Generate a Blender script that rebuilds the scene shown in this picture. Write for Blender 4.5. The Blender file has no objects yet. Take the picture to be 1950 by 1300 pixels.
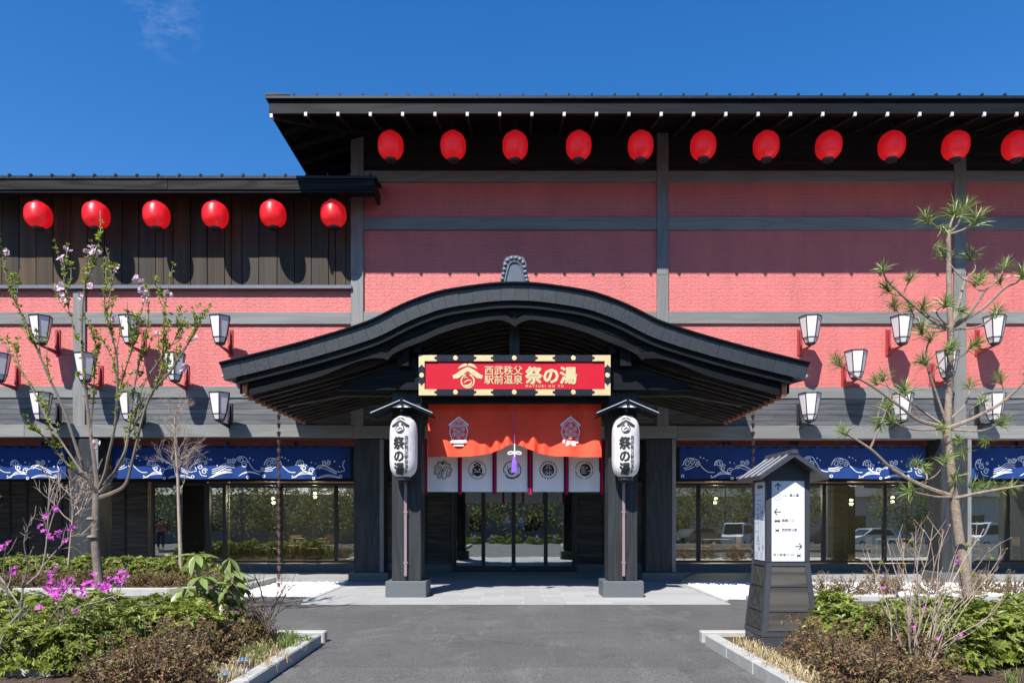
import bpy, bmesh, math, random
from mathutils import Vector, Matrix, noise as mnoise
R = math.radians
random.seed(7)
scene = bpy.context.scene
C = scene.collection

# ------------------------------------------------------------------ camera, sky, sun, exposure
FPX, VX, VY, EYE = 1400.0, 980.0, 985.0, 1.75
camd = bpy.data.cameras.new('camera')
camd.sensor_width = 36.0
camd.lens = FPX * 36.0 / 1950.0
camd.shift_x = (975.0 - VX) / 1950.0
camd.shift_y = (VY - 650.0) / 1950.0
camd.clip_start, camd.clip_end = 0.1, 3000.0
cam = bpy.data.objects.new('camera', camd); C.objects.link(cam)
cam.location = (0, 0, EYE); cam.rotation_euler = (R(90), 0, 0)
scene.camera = cam

LIGHT = Vector((0.42, 1.0, -1.38)).normalized()
world = bpy.data.worlds.new('World'); scene.world = world; world.use_nodes = True
wn, wl = world.node_tree.nodes, world.node_tree.links
bg = wn['Background']
sky = wn.new('ShaderNodeTexSky'); sky.sky_type = 'NISHITA'; sky.sun_disc = False
sky.sun_elevation = math.asin(-LIGHT.z); sky.sun_rotation = math.atan2(-LIGHT.x, -LIGHT.y)
sky.altitude = 300; sky.air_density = 1.3; sky.dust_density = 0.2; sky.ozone_density = 6.0
hs = wn.new('ShaderNodeHueSaturation'); hs.inputs['Saturation'].default_value = 1.30; hs.inputs['Hue'].default_value = 0.508
wl.new(sky.outputs[0], hs.inputs['Color']); 
tcw = wn.new('ShaderNodeTexCoord'); cd = Vector((-670, 1400, 955)).normalized()
dp = wn.new('ShaderNodeVectorMath'); dp.operation = 'DOT_PRODUCT'; dp.inputs[1].default_value = cd; wl.new(tcw.outputs['Generated'], dp.inputs[0])
mr = wn.new('ShaderNodeMapRange'); mr.inputs[1].default_value = 0.9990; mr.inputs[2].default_value = 1.0; wl.new(dp.outputs['Value'], mr.inputs[0])
mpw = wn.new('ShaderNodeMapping'); mpw.inputs['Scale'].default_value = (14, 14, 30); mpw.inputs['Rotation'].default_value = (0, R(40), 0); wl.new(tcw.outputs['Generated'], mpw.inputs['Vector'])
nzw = wn.new('ShaderNodeTexNoise'); nzw.inputs['Scale'].default_value = 2.2; nzw.inputs['Detail'].default_value = 7; nzw.inputs['Roughness'].default_value = .68; wl.new(mpw.outputs[0], nzw.inputs['Vector'])
mr2 = wn.new('ShaderNodeMapRange'); mr2.inputs[1].default_value = 0.46; mr2.inputs[2].default_value = 0.78; wl.new(nzw.outputs['Fac'], mr2.inputs[0])
mu = wn.new('ShaderNodeMath'); mu.operation = 'MULTIPLY'; wl.new(mr.outputs[0], mu.inputs[0]); wl.new(mr2.outputs[0], mu.inputs[1])
mu2 = wn.new('ShaderNodeMath'); mu2.operation = 'MULTIPLY'; mu2.inputs[1].default_value = 0.13; wl.new(mu.outputs[0], mu2.inputs[0])
mxw = wn.new('ShaderNodeMix'); mxw.data_type = 'RGBA'; mxw.inputs[7].default_value = (7, 7.3, 8, 1)
wl.new(mu2.outputs[0], mxw.inputs[0]); wl.new(hs.outputs[0], mxw.inputs[6]); wl.new(mxw.outputs[2], bg.inputs['Color'])
bg.inputs['Strength'].default_value = 0.088
sund = bpy.data.lights.new('sun', 'SUN'); sund.energy = 5.0; sund.angle = R(0.5); sund.color = (1.0, 0.955, 0.89)
sun = bpy.data.objects.new('sun', sund); C.objects.link(sun)
sun.rotation_euler = LIGHT.to_track_quat('-Z', 'Y').to_euler(); sun.location = (-8, -20, 30)
vs = scene.view_settings
vs.view_transform = 'Standard'; vs.look = 'None'; vs.gamma = 1.0; vs.use_curve_mapping = False
vs.exposure = 0.92
scene.cycles.max_bounces = 7
scene.cycles.transparent_max_bounces = 12
try:
    scene.cycles.use_denoising = True
except Exception:
    pass


# ------------------------------------------------------------------ pixel helpers (photo 1950x1300 -> metres at a depth)
def X(px, Y): return (px - VX) * Y / FPX
def Z(py, Y): return EYE + (VY - py) * Y / FPX
def P(px, py, Y): return Vector((X(px, Y), Y, Z(py, Y)))


ORD = ['first', 'second', 'third', 'fourth', 'fifth', 'sixth', 'seventh', 'eighth', 'ninth', 'tenth', 'eleventh', 'twelfth', 'thirteenth', 'fourteenth', 'fifteenth', 'sixteenth', 'seventeenth', 'eighteenth', 'nineteenth', 'twentieth']
YT = 20.07      # face of the facade timbers
YW = 20.13      # face of the red wall
YG = 23.8       # ground floor glass
YR = 15.4       # front edge of the porch roof
YP = 16.13      # front of the porch pillars


# ------------------------------------------------------------------ materials
MATS = {}


def nt(name):
    m = bpy.data.materials.new(name); m.use_nodes = True
    t = m.node_tree
    return m, t.nodes, t.links, t.nodes['Principled BSDF']


def ramp(n, stops):
    r = n.new('ShaderNodeValToRGB')
    e = r.color_ramp.elements
    while len(e) < len(stops): e.new(0.5)
    for i, (p, c) in enumerate(stops):
        e[i].position = p
        e[i].color = (c[0], c[1], c[2], 1) if hasattr(c, '__len__') else (c, c, c, 1)
    return r


def math_node(n, l, op, a, b=None, clamp=False):
    m = n.new('ShaderNodeMath'); m.operation = op; m.use_clamp = clamp
    for i, v in enumerate((a, b)):
        if v is None: continue
        if isinstance(v, (int, float)): m.inputs[i].default_value = v
        else: l.new(v, m.inputs[i])
    return m.outputs[0]


def pos_vec(n, l, scale=(1, 1, 1), rnd=0.0):
    g = n.new('ShaderNodeNewGeometry')
    out = g.outputs['Position']
    if rnd:
        oi = n.new('ShaderNodeObjectInfo')
        k = math_node(n, l, 'MULTIPLY', oi.outputs['Random'], rnd)
        cx = n.new('ShaderNodeCombineXYZ')
        l.new(k, cx.inputs[0]); l.new(k, cx.inputs[1]); l.new(k, cx.inputs[2])
        a = n.new('ShaderNodeVectorMath'); a.operation = 'ADD'
        l.new(out, a.inputs[0]); l.new(cx.outputs[0], a.inputs[1]); out = a.outputs[0]
    mp = n.new('ShaderNodeMapping'); mp.inputs['Scale'].default_value = scale
    l.new(out, mp.inputs['Vector'])
    return mp.outputs[0]


def noise_tex(n, l, vec, scale, detail=4, rough=0.55, dist=0.0):
    t = n.new('ShaderNodeTexNoise'); t.inputs['Scale'].default_value = scale
    t.inputs['Detail'].default_value = detail; t.inputs['Roughness'].default_value = rough
    t.inputs['Distortion'].default_value = dist
    l.new(vec, t.inputs['Vector'])
    return t.outputs['Fac']


def mixcol(n, l, fac, a, b, mode='MIX'):
    m = n.new('ShaderNodeMix'); m.data_type = 'RGBA'; m.blend_type = mode
    for sock, v in ((m.inputs[0], fac), (m.inputs[6], a), (m.inputs[7], b)):
        if isinstance(v, (int, float)): sock.default_value = v
        elif isinstance(v, tuple): sock.default_value = (v[0], v[1], v[2], 1)
        else: l.new(v, sock)
    return m.outputs[2]


def bump(n, l, h, strength, dist, prev=None):
    b = n.new('ShaderNodeBump'); b.inputs['Strength'].default_value = strength; b.inputs['Distance'].default_value = dist
    l.new(h, b.inputs['Height'])
    if prev is not None: l.new(prev, b.inputs['Normal'])
    return b.outputs[0]


def plain(name, col, rough=0.6, metal=0.0, var=0.12, nscale=3.0, bscale=60.0, bstr=0.0, bdist=0.003, spec=0.5, island=0.0):
    m, n, l, p = nt(name)
    v = pos_vec(n, l, rnd=9.0)
    f = noise_tex(n, l, v, nscale, 5, 0.6)
    f2 = noise_tex(n, l, v, nscale * 9, 3, 0.6)
    lo = tuple(c * (1 - var) for c in col); hi = tuple(min(1, c * (1 + var)) for c in col)
    k = math_node(n, l, 'ADD', math_node(n, l, 'MULTIPLY', f, 0.65), math_node(n, l, 'MULTIPLY', f2, 0.35))
    r = ramp(n, [(0.3, lo), (0.7, hi)]); l.new(k, r.inputs[0])
    col_out = r.outputs[0]
    if island:
        g = n.new('ShaderNodeNewGeometry')
        rr = ramp(n, [(0, 1 - island), (1, 1 + island)]); l.new(g.outputs['Random Per Island'], rr.inputs[0])
        col_out = mixcol(n, l, 1.0, col_out, rr.outputs[0], 'MULTIPLY')
    l.new(col_out, p.inputs['Base Color'])
    p.inputs['Roughness'].default_value = rough; p.inputs['Metallic'].default_value = metal
    p.inputs['Specular IOR Level'].default_value = spec
    rg = ramp(n, [(0.3, max(0, rough - 0.08)), (0.7, min(1, rough + 0.08))]); l.new(f2, rg.inputs[0]); l.new(rg.outputs[0], p.inputs['Roughness'])
    if bstr: l.new(bump(n, l, noise_tex(n, l, v, bscale, 4, 0.6), bstr, bdist), p.inputs['Normal'])
    return m


def wood(name, dark, light, axis='x', rough=0.6, ring=9.0, var=0.2, bstr=0.25, fine=0.5, spec=0.4, across=1.6, straight=False):
    m, n, l, p = nt(name)
    a, s = (0.05 if straight else 0.16), across
    sc = {'x': (a, s, s), 'y': (s, a, s), 'z': (s, s, a)}[axis]
    v = pos_vec(n, l, sc, rnd=37.0)
    base = noise_tex(n, l, v, 1.5, 2, 0.5, 0.0 if straight else 0.35)
    rings = math_node(n, l, 'SINE', math_node(n, l, 'MULTIPLY', base, ring * 6.28))
    rings = math_node(n, l, 'MULTIPLY_ADD', rings, 0.5); n[-1].inputs[2].default_value = 0.5
    fa = 0.5 if straight else 1.2; fs = {'x': (fa, 60, 60), 'y': (60, fa, 60), 'z': (60, 60, fa)}[axis]
    fib = noise_tex(n, l, pos_vec(n, l, fs, rnd=11.0), 1.0, 4, 0.65)
    wide = noise_tex(n, l, pos_vec(n, l, tuple(q * 0.5 for q in sc), rnd=21.0), 1.0, 3, 0.6)
    k = math_node(n, l, 'MULTIPLY', rings, 1 - fine)
    k = math_node(n, l, 'ADD', k, math_node(n, l, 'MULTIPLY', fib, fine))
    k = math_node(n, l, 'ADD', math_node(n, l, 'MULTIPLY', k, 0.9 if straight else 0.75), math_node(n, l, 'MULTIPLY', wide, 0.1 if straight else 0.25))
    r = ramp(n, [(0.22, dark), (0.78, light)]); l.new(k, r.inputs[0])
    oi = n.new('ShaderNodeObjectInfo')
    rr = ramp(n, [(0, 1 - var), (1, 1 + var)]); l.new(oi.outputs['Random'], rr.inputs[0])
    if straight:
        e_ = rr.color_ramp.elements; e_[0].color = (.42, .44, .47, 1); e_[1].color = (1.5, 1.32, 1.12, 1)
        m_ = e_.new(.6); m_.color = (.68, .68, .68, 1); m_ = e_.new(.3); m_.color = (.6, .66, .76, 1); m_ = e_.new(.82); m_.color = (.9, .84, .76, 1)
    l.new(mixcol(n, l, 1.0, r.outputs[0], rr.outputs[0], 'MULTIPLY'), p.inputs['Base Color'])
    rg = ramp(n, [(0.2, min(1, rough + 0.1)), (0.8, rough - 0.08)]); l.new(k, rg.inputs[0]); l.new(rg.outputs[0], p.inputs['Roughness'])
    p.inputs['Specular IOR Level'].default_value = spec
    l.new(bump(n, l, k, bstr, 0.004), p.inputs['Normal'])
    return m


def red_siding(name, col):
    m, n, l, p = nt(name)
    g = n.new('ShaderNodeNewGeometry'); sp = n.new('ShaderNodeSeparateXYZ'); l.new(g.outputs['Position'], sp.inputs[0])
    cb = n.new('ShaderNodeCombineXYZ'); l.new(sp.outputs[0], cb.inputs[0]); l.new(sp.outputs[2], cb.inputs[1])
    br = n.new('ShaderNodeTexBrick'); l.new(cb.outputs[0], br.inputs['Vector'])
    br.inputs['Scale'].default_value = 1.0; br.inputs['Brick Width'].default_value = 0.42; br.inputs['Row Height'].default_value = 0.1
    br.inputs['Mortar Size'].default_value = 0.006; br.inputs['Mortar Smooth'].default_value = 0.6
    v = pos_vec(n, l)
    fine = noise_tex(n, l, v, 26, 5, 0.72); coarse = noise_tex(n, l, pos_vec(n, l, (1.0, 1.0, .45)), 1.3, 5, 0.65)
    h = math_node(n, l, 'SUBTRACT', math_node(n, l, 'MULTIPLY', fine, 1.5), math_node(n, l, 'MULTIPLY', br.outputs['Fac'], 0.26))
    l.new(bump(n, l, h, 1.0, 0.022), p.inputs['Normal'])
    r = ramp(n, [(0.3, tuple(c * 0.86 for c in col)), (0.7, tuple(c * 1.08 for c in col))]); l.new(coarse, r.inputs[0])
    c2 = mixcol(n, l, math_node(n, l, 'MULTIPLY', br.outputs['Fac'], 0.10), r.outputs[0], tuple(c * 0.55 for c in col))
    stn = ramp(n, [(0.3, 0.93), (0.7, 1.04)]); l.new(noise_tex(n, l, pos_vec(n, l, (5.0, 1.0, .22)), 1.0, 4, 0.6), stn.inputs[0])
    c2 = mixcol(n, l, 1.0, c2, stn.outputs[0], 'MULTIPLY')
    l.new(c2, p.inputs['Base Color']); p.inputs['Roughness'].default_value = 0.5; p.inputs['Specular IOR Level'].default_value = 0.8
    return m


def leafmat(name, c_lo, c_hi, rough=0.45, trans=0.35, spec=0.5, mid=None):
    m, n, l, p = nt(name)
    g = n.new('ShaderNodeNewGeometry')
    r = ramp(n, [(0.0, c_lo), (1.0, c_hi)] if mid is None else [(0.0, c_lo), (0.45, mid), (1.0, c_hi)]); l.new(g.outputs['Random Per Island'], r.inputs[0])
    nz = noise_tex(n, l, pos_vec(n, l, rnd=5.0), 4.0, 3)
    rr = ramp(n, [(0.3, 0.75), (0.7, 1.2)]); l.new(nz, rr.inputs[0])
    col = mixcol(n, l, 1.0, r.outputs[0], rr.outputs[0], 'MULTIPLY')
    l.new(col, p.inputs['Base Color']); p.inputs['Roughness'].default_value = rough; p.inputs['Specular IOR Level'].default_value = spec
    tr = n.new('ShaderNodeBsdfTranslucent'); l.new(col, tr.inputs['Color'])
    mx = n.new('ShaderNodeMixShader'); mx.inputs[0].default_value = trans
    l.new(p.outputs[0], mx.inputs[1]); l.new(tr.outputs[0], mx.inputs[2])
    l.new(mx.outputs[0], n['Material Output'].inputs['Surface'])
    return m


def cloth(name, col, trans=0.3, var=0.08):
    m, n, l, p = nt(name)
    v = pos_vec(n, l)
    f = noise_tex(n, l, v, 2.5, 4)
    r = ramp(n, [(0.3, tuple(c * (1 - var) for c in col)), (0.7, tuple(min(1, c * (1 + var)) for c in col))]); l.new(f, r.inputs[0])
    l.new(r.outputs[0], p.inputs['Base Color']); p.inputs['Roughness'].default_value = 0.8; p.inputs['Specular IOR Level'].default_value = 0.2
    l.new(bump(n, l, noise_tex(n, l, v, 260, 2), 0.15, 0.002), p.inputs['Normal'])
    tr = n.new('ShaderNodeBsdfTranslucent'); l.new(r.outputs[0], tr.inputs['Color'])
    mx = n.new('ShaderNodeMixShader'); mx.inputs[0].default_value = trans
    l.new(p.outputs[0], mx.inputs[1]); l.new(tr.outputs[0], mx.inputs[2]); l.new(mx.outputs[0], n['Material Output'].inputs['Surface'])
    return m


def paper(name, col, rib=42.0, rough=0.4, trans=0.35, glow=0.0, spec=0.5, crumple=1.6):
    m, n, l, p = nt(name)
    tc = n.new('ShaderNodeTexCoord'); sp = n.new('ShaderNodeSeparateXYZ'); l.new(tc.outputs['Object'], sp.inputs[0])
    w = math_node(n, l, 'SINE', math_node(n, l, 'MULTIPLY', sp.outputs[2], rib * 6.28))
    v = pos_vec(n, l, rnd=13.0)
    nz = noise_tex(n, l, v, 7, 4)
    h = math_node(n, l, 'ADD', math_node(n, l, 'MULTIPLY', w, 0.5), math_node(n, l, 'MULTIPLY', nz, crumple))
    l.new(bump(n, l, h, 0.35, 0.006), p.inputs['Normal'])
    r = ramp(n, [(0.25, tuple(c * 0.85 for c in col)), (0.75, tuple(min(1, c * 1.1) for c in col))]); l.new(nz, r.inputs[0])
    oi = n.new('ShaderNodeObjectInfo'); rr_ = ramp(n, [(0, .86), (1, 1.06)]); l.new(oi.outputs['Random'], rr_.inputs[0])
    mcol = mixcol(n, l, 1.0, r.outputs[0], rr_.outputs[0], 'MULTIPLY')
    l.new(mcol, p.inputs['Base Color']); p.inputs['Roughness'].default_value = rough; p.inputs['Specular IOR Level'].default_value = spec
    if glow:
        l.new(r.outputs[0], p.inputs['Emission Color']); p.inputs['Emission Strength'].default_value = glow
    tr = n.new('ShaderNodeBsdfTranslucent'); l.new(r.outputs[0], tr.inputs['Color'])
    mx = n.new('ShaderNodeMixShader'); mx.inputs[0].default_value = trans
    l.new(p.outputs[0], mx.inputs[1]); l.new(tr.outputs[0], mx.inputs[2]); l.new(mx.outputs[0], n['Material Output'].inputs['Surface'])
    return m


def window_glass(name, refl=0.16, tint=(0.72, 0.78, 0.76)):
    m, n, l, p = nt(name)
    n.remove(p)
    t = n.new('ShaderNodeBsdfTransparent'); t.inputs[0].default_value = (*tint, 1)
    g = n.new('ShaderNodeBsdfGlossy'); g.inputs['Roughness'].default_value = 0.0; g.inputs['Color'].default_value = (0.95, 1, 0.98, 1)
    nz = noise_tex(n, l, pos_vec(n, l, (1, 1, 1), rnd=17.0), 1.1, 1)
    l.new(bump(n, l, nz, 0.06, 0.02), g.inputs['Normal'])
    fr = n.new('ShaderNodeFresnel'); fr.inputs['IOR'].default_value = 1.5
    k = math_node(n, l, 'MULTIPLY_ADD', fr.outputs[0], 1.0, True); n[-1].inputs[2].default_value = refl
    mx = n.new('ShaderNodeMixShader'); l.new(k, mx.inputs[0]); l.new(t.outputs[0], mx.inputs[1]); l.new(g.outputs[0], mx.inputs[2])
    l.new(mx.outputs[0], n['Material Output'].inputs['Surface'])
    return m


def asphalt(name, col, patch=0.25):
    m, n, l, p = nt(name)
    v = pos_vec(n, l)
    big = noise_tex(n, l, v, 0.55, 5, 0.6); spk = noise_tex(n, l, v, 120, 2, 0.7); mid = noise_tex(n, l, v, 9, 4, 0.6)
    vo = n.new('ShaderNodeTexVoronoi'); vo.inputs['Scale'].default_value = 85; l.new(v, vo.inputs['Vector'])
    k = math_node(n, l, 'ADD', math_node(n, l, 'MULTIPLY', big, 0.5), math_node(n, l, 'ADD', math_node(n, l, 'MULTIPLY', spk, 0.3), math_node(n, l, 'MULTIPLY', mid, 0.2)))
    r = ramp(n, [(0.35, tuple(c * (1 - patch) for c in col)), (0.65, tuple(c * (1 + patch) for c in col))]); l.new(k, r.inputs[0])
    st = ramp(n, [(0.0, 1.0), (0.5, 0.0)])
    st.color_ramp.elements[0].position = 0.06; st.color_ramp.elements[1].position = 0.16
    l.new(vo.outputs['Distance'], st.inputs[0])
    sel = math_node(n, l, 'MULTIPLY', st.outputs[0], math_node(n, l, 'GREATER_THAN', vo.outputs['Color'], 0.72))
    sv = noise_tex(n, l, pos_vec(n, l, (.8, .35, 1)), 1.6, 7, 0.7, 0.6)
    sm_ = ramp(n, [(0.53, 0.0), (0.68, 0.8)]); l.new(sv, sm_.inputs[0])
    dk = ramp(n, [(0.30, 0.68), (0.46, 1.0)]); l.new(noise_tex(n, l, v, 2.3, 6, 0.7), dk.inputs[0])
    c1 = mixcol(n, l, sm_.outputs[0], r.outputs[0], tuple(c * 1.55 for c in col))
    c1 = mixcol(n, l, 1.0, c1, dk.outputs[0], 'MULTIPLY')
    gr = ramp(n, [(0.36, 0.55), (0.64, 1.5)]); l.new(noise_tex(n, l, v, 34, 4, 0.85), gr.inputs[0])
    c1 = mixcol(n, l, 1.0, c1, gr.outputs[0], 'MULTIPLY')
    l.new(mixcol(n, l, math_node(n, l, 'MULTIPLY', sel, 0.7), c1, (0.30, 0.295, 0.28)), p.inputs['Base Color'])
    p.inputs['Roughness'].default_value = 0.85; p.inputs['Specular IOR Level'].default_value = 0.35
    l.new(bump(n, l, math_node(n, l, 'ADD', vo.outputs['Distance'], spk), 0.5, 0.006), p.inputs['Normal'])
    return m


M = {}
M['red'] = red_siding('red_siding', (0.58, 0.132, 0.122))
M['timber'] = wood('grey_timber', (0.138, 0.14, 0.137), (0.196, 0.197, 0.192), 'x', 0.65, 7, 0.12, 0.2, 0.6)
M['timber_v'] = wood('grey_timber_upright', (0.138, 0.14, 0.137), (0.196, 0.197, 0.192), 'z', 0.65, 7, 0.1, 0.2, 0.6)
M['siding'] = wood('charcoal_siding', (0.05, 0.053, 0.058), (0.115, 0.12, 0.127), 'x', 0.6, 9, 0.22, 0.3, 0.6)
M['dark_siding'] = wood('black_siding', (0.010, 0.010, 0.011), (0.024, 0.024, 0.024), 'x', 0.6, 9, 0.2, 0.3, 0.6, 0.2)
M['board'] = wood('brown_cedar_board', (0.009, 0.0075, 0.006), (0.115, 0.082, 0.053), 'z', 0.6, 3, 0.6, 0.3, 0.86, 0.25, 1.2, straight=True)
M['plank'] = wood('dark_plank', (0.022, 0.018, 0.015), (0.07, 0.055, 0.042), 'x', 0.6, 8, 0.22, 0.3, 0.5)
M['fascia_wood'] = wood('fascia_wood', (0.006, 0.0056, 0.005), (0.024, 0.0215, 0.018), 'x', 0.55, 6, 0.12, 0.25, 0.4, 0.12)
M['black_wood'] = wood('black_wood', (0.0035, 0.004, 0.0048), (0.0105, 0.0115, 0.0135), 'x', 0.5, 6, 0.15, 0.25, 0.5, 0.12)
M['black_wood_v'] = wood('black_wood_upright', (0.012, 0.013, 0.015), (0.034, 0.037, 0.041), 'z', 0.5, 8, 0.12, 0.35, 0.6, 0.3)
M['black_wood_y'] = wood('black_wood_deep', (0.0035, 0.004, 0.0048), (0.0105, 0.0115, 0.0135), 'y', 0.5, 6, 0.15, 0.25, 0.5, 0.12)
M['rafter'] = wood('rafter_brown', (0.018, 0.0155, 0.013), (0.050, 0.043, 0.036), 'x', 0.5, 6, 0.15, 0.2, 0.5)
M['roof_metal'] = plain('black_roof_metal', (0.011, 0.012, 0.0145), 0.45, 0.0, 0.2, 1.5, 5, 0.08, 0.02, 0.3)
M['edge_metal'] = plain('charcoal_edge_metal', (0.019, 0.021, 0.0245), 0.45, 0.0, 0.25, 2.5, 3.0, 0.08, 0.03, 0.55)
M['dark_metal'] = plain('dark_frame_metal', (0.018, 0.019, 0.021), 0.4, 0.0, 0.1)
M['grey_metal'] = plain('blue_grey_metal', (0.115, 0.13, 0.155), 0.45, 0.0, 0.15, 4, 9, 0.05, 0.01)
M['tile'] = plain('roof_end_tile', (0.075, 0.095, 0.125), 0.42, 0.0, 0.2, 5, 30, 0.1, 0.01)
M['copper'] = plain('copper', (0.46, 0.15, 0.072), 0.42, 0.55, 0.25, 20)
M['chain'] = plain('dull_copper', (0.16, 0.085, 0.075), 0.5, 0.4, 0.3, 20)
M['steel'] = plain('light_steel', (0.55, 0.56, 0.58), 0.35, 0.6, 0.1)
M['white'] = plain('white_paint', (0.78, 0.78, 0.76), 0.5, 0, 0.05)
M['eave_rafter'] = wood('eave_rafter', (0.013, 0.0115, 0.010), (0.034, 0.030, 0.026), 'y', 0.6, 6, 0.15, 0.2, 0.5, 0.2)
M['cap_white'] = plain('weathered_white_paint', (0.50, 0.50, 0.49), 0.6, 0, 0.1)
M['granite'] = plain('grey_granite', (0.088, 0.098, 0.105), 0.55, 0, 0.22, 45, 120, 0.1, 0.002)
M['granite_light'] = plain('pale_granite_tile', (0.34, 0.34, 0.345), 0.6, 0, 0.10, 30, 120, 0.15, 0.002)
M['tile_pale'] = wood('pale_paving', (0.27, 0.272, 0.275), (0.325, 0.326, 0.328), 'x', 0.6, 3, 0.1, 0.08, 0.9)
M['apron'] = wood('apron_paving', (0.21, 0.215, 0.22), (0.26, 0.265, 0.27), 'x', 0.65, 3, 0.1, 0.08, 0.9)
M['joint'] = plain('paving_joint', (0.42, 0.42, 0.41), 0.9)
M['kerb'] = plain('concrete_kerb', (0.33, 0.325, 0.305), 0.85, 0, 0.16, 5, 70, 0.35, 0.004)
M['asphalt'] = asphalt('asphalt', (0.078, 0.076, 0.073))
M['asphalt2'] = asphalt('asphalt_patch', (0.092, 0.09, 0.087), 0.2)
M['soil'] = plain('brown_soil', (0.062, 0.036, 0.022), 0.95, 0, 0.5, 12, 40, 1.0, 0.04)
M['gravel'] = plain('white_gravel_stone', (0.80, 0.80, 0.78), 0.8, 0, 0.1, 30)
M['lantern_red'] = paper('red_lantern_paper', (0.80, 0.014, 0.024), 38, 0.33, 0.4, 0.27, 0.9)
M['lantern_white'] = paper('white_lantern_paper', (0.78, 0.76, 0.76), 46, 0.6, 0.3, crumple=0.15)
M['lamp_pane'] = plain('frosted_lamp_pane', (0.62, 0.58, 0.59), 0.5, 0, 0.05)
M['lamp_frame'] = plain('black_lamp_frame', (0.018, 0.018, 0.02), 0.4)
M['red_metal'] = plain('red_painted_bracket', (0.27, 0.03, 0.034), 0.45)
M['red_beam'] = plain('red_painted_beam', (0.36, 0.055, 0.048), 0.5)
M['blue'] = cloth('navy_cloth', (0.011, 0.040, 0.165), 0.05)
M['orange'] = cloth('vermilion_cloth', (0.98, 0.09, 0.045), 0.06, 0.03)
M['white_cloth'] = cloth('white_cloth', (0.82, 0.82, 0.81), 0.06, 0.03)
M['red_ribbon'] = cloth('crimson_ribbon', (0.5, 0.008, 0.03), 0.2)
M['purple_ribbon'] = cloth('purple_ribbon', (0.07, 0.012, 0.10), 0.2)
M['purple'] = cloth('lilac_tassel', (0.26, 0.13, 0.55), 0.2, 0.3)
M['print_white'] = plain('white_print', (0.78, 0.79, 0.82), 0.8, 0, 0.03)
M['print_black'] = plain('black_print', (0.012, 0.012, 0.013), 0.7)
M['print_pink'] = plain('pale_print', (0.90, 0.80, 0.82), 0.8, 0, 0.03)
M['print_grey'] = plain('grey_print', (0.20, 0.205, 0.22), 0.7)
M['print_ink'] = plain('dark_print', (0.035, 0.038, 0.045), 0.6)
M['print_blue'] = plain('blue_sticker', (0.08, 0.22, 0.45), 0.5)
M['print_red'] = plain('red_print', (0.30, 0.04, 0.05), 0.6)
M['sign_red'] = plain('red_sign_face', (0.44, 0.003, 0.018), 0.55, 0, 0.05, spec=0.25)
M['gold'] = plain('gold_leaf', (0.66, 0.52, 0.27), 0.38, 0.35, 0.08, 4)
M['sign_black'] = plain('black_lacquer', (0.009, 0.009, 0.01), 0.3)
M['panel_white'] = plain('white_sign_panel', (0.70, 0.72, 0.75), 0.35, 0, 0.02)
M['kiosk_metal'] = plain('slate_kiosk_metal', (0.036, 0.040, 0.047), 0.45, 0, 0.1)
M['kiosk_wood'] = wood('grey_kiosk_board', (0.022, 0.020, 0.017), (0.070, 0.063, 0.055), 'x', 0.6, 8, 0.2, 0.3, 0.45)
M['pole'] = plain('dusty_pink_metal', (0.23, 0.165, 0.165), 0.45)
M['glass'] = window_glass('window_glass', 0.27)
M['door_glass'] = window_glass('door_glass', 0.32, (0.7, 0.76, 0.76))
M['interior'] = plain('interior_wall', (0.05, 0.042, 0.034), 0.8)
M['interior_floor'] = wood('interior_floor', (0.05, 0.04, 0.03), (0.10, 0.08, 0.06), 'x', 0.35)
M['tan_wood'] = wood('tan_wood', (0.44, 0.30, 0.18), (0.62, 0.45, 0.29), 'z', 0.5, 6, 0.1, 0.1)
M['blind'] = wood('woven_blind', (0.36, 0.26, 0.17), (0.50, 0.38, 0.26), 'x', 0.6, 14, 0.1, 0.2, 0.3)
M['bark_pine'] = plain('pine_bark', (0.25, 0.19, 0.145), 0.85, 0, 0.4, 14, 38, 0.9, 0.02)
M['bark_cherry'] = plain('cherry_bark', (0.145, 0.112, 0.088), 0.6, 0, 0.35, 10, 50, 0.5, 0.008)
M['bark_pale'] = plain('pale_twig', (0.30, 0.235, 0.185), 0.75, 0, 0.25, 14)
M['bark_grey'] = plain('grey_twig', (0.22, 0.18, 0.15), 0.75, 0, 0.3, 14)
M['bark_dark'] = plain('dark_twig', (0.075, 0.05, 0.038), 0.8, 0, 0.3, 14)
M['needle'] = leafmat('pine_needle', (0.08, 0.14, 0.03), (0.31, 0.38, 0.11), 0.4, 0.25)
M['candle'] = plain('pine_candle', (0.50, 0.42, 0.33), 0.8)
M['leaf_green'] = leafmat('azalea_leaf', (0.085, 0.13, 0.018), (0.34, 0.38, 0.07), 0.42, 0.42, 0.45)
M['leaf_red'] = leafmat('bronze_leaf', (0.13, 0.040, 0.024), (0.19, 0.21, 0.06), 0.45, 0.38, 0.4, (0.31, 0.19, 0.10))
M['leaf_cherry'] = leafmat('young_cherry_leaf', (0.16, 0.23, 0.015), (0.38, 0.44, 0.045), 0.45, 0.45)
M['leaf_rhodo'] = leafmat('rhododendron_leaf', (0.13, 0.19, 0.045), (0.26, 0.33, 0.10), 0.33, 0.35, 0.8)
M['leaf_tree'] = leafmat('dark_tree_leaf', (0.07, 0.10, 0.03), (0.30, 0.29, 0.11), 0.5, 0.45)
M['blossom'] = leafmat('cherry_blossom', (0.72, 0.50, 0.60), (0.85, 0.70, 0.76), 0.6, 0.4, 0.2)
M['magenta'] = leafmat('magenta_petal', (0.52, 0.06, 0.46), (0.78, 0.20, 0.68), 0.55, 0.4, 0.2)
M['pink_bud'] = leafmat('pink_bud', (0.32, 0.13, 0.13), (0.50, 0.32, 0.24), 0.6, 0.3, 0.2)
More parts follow.
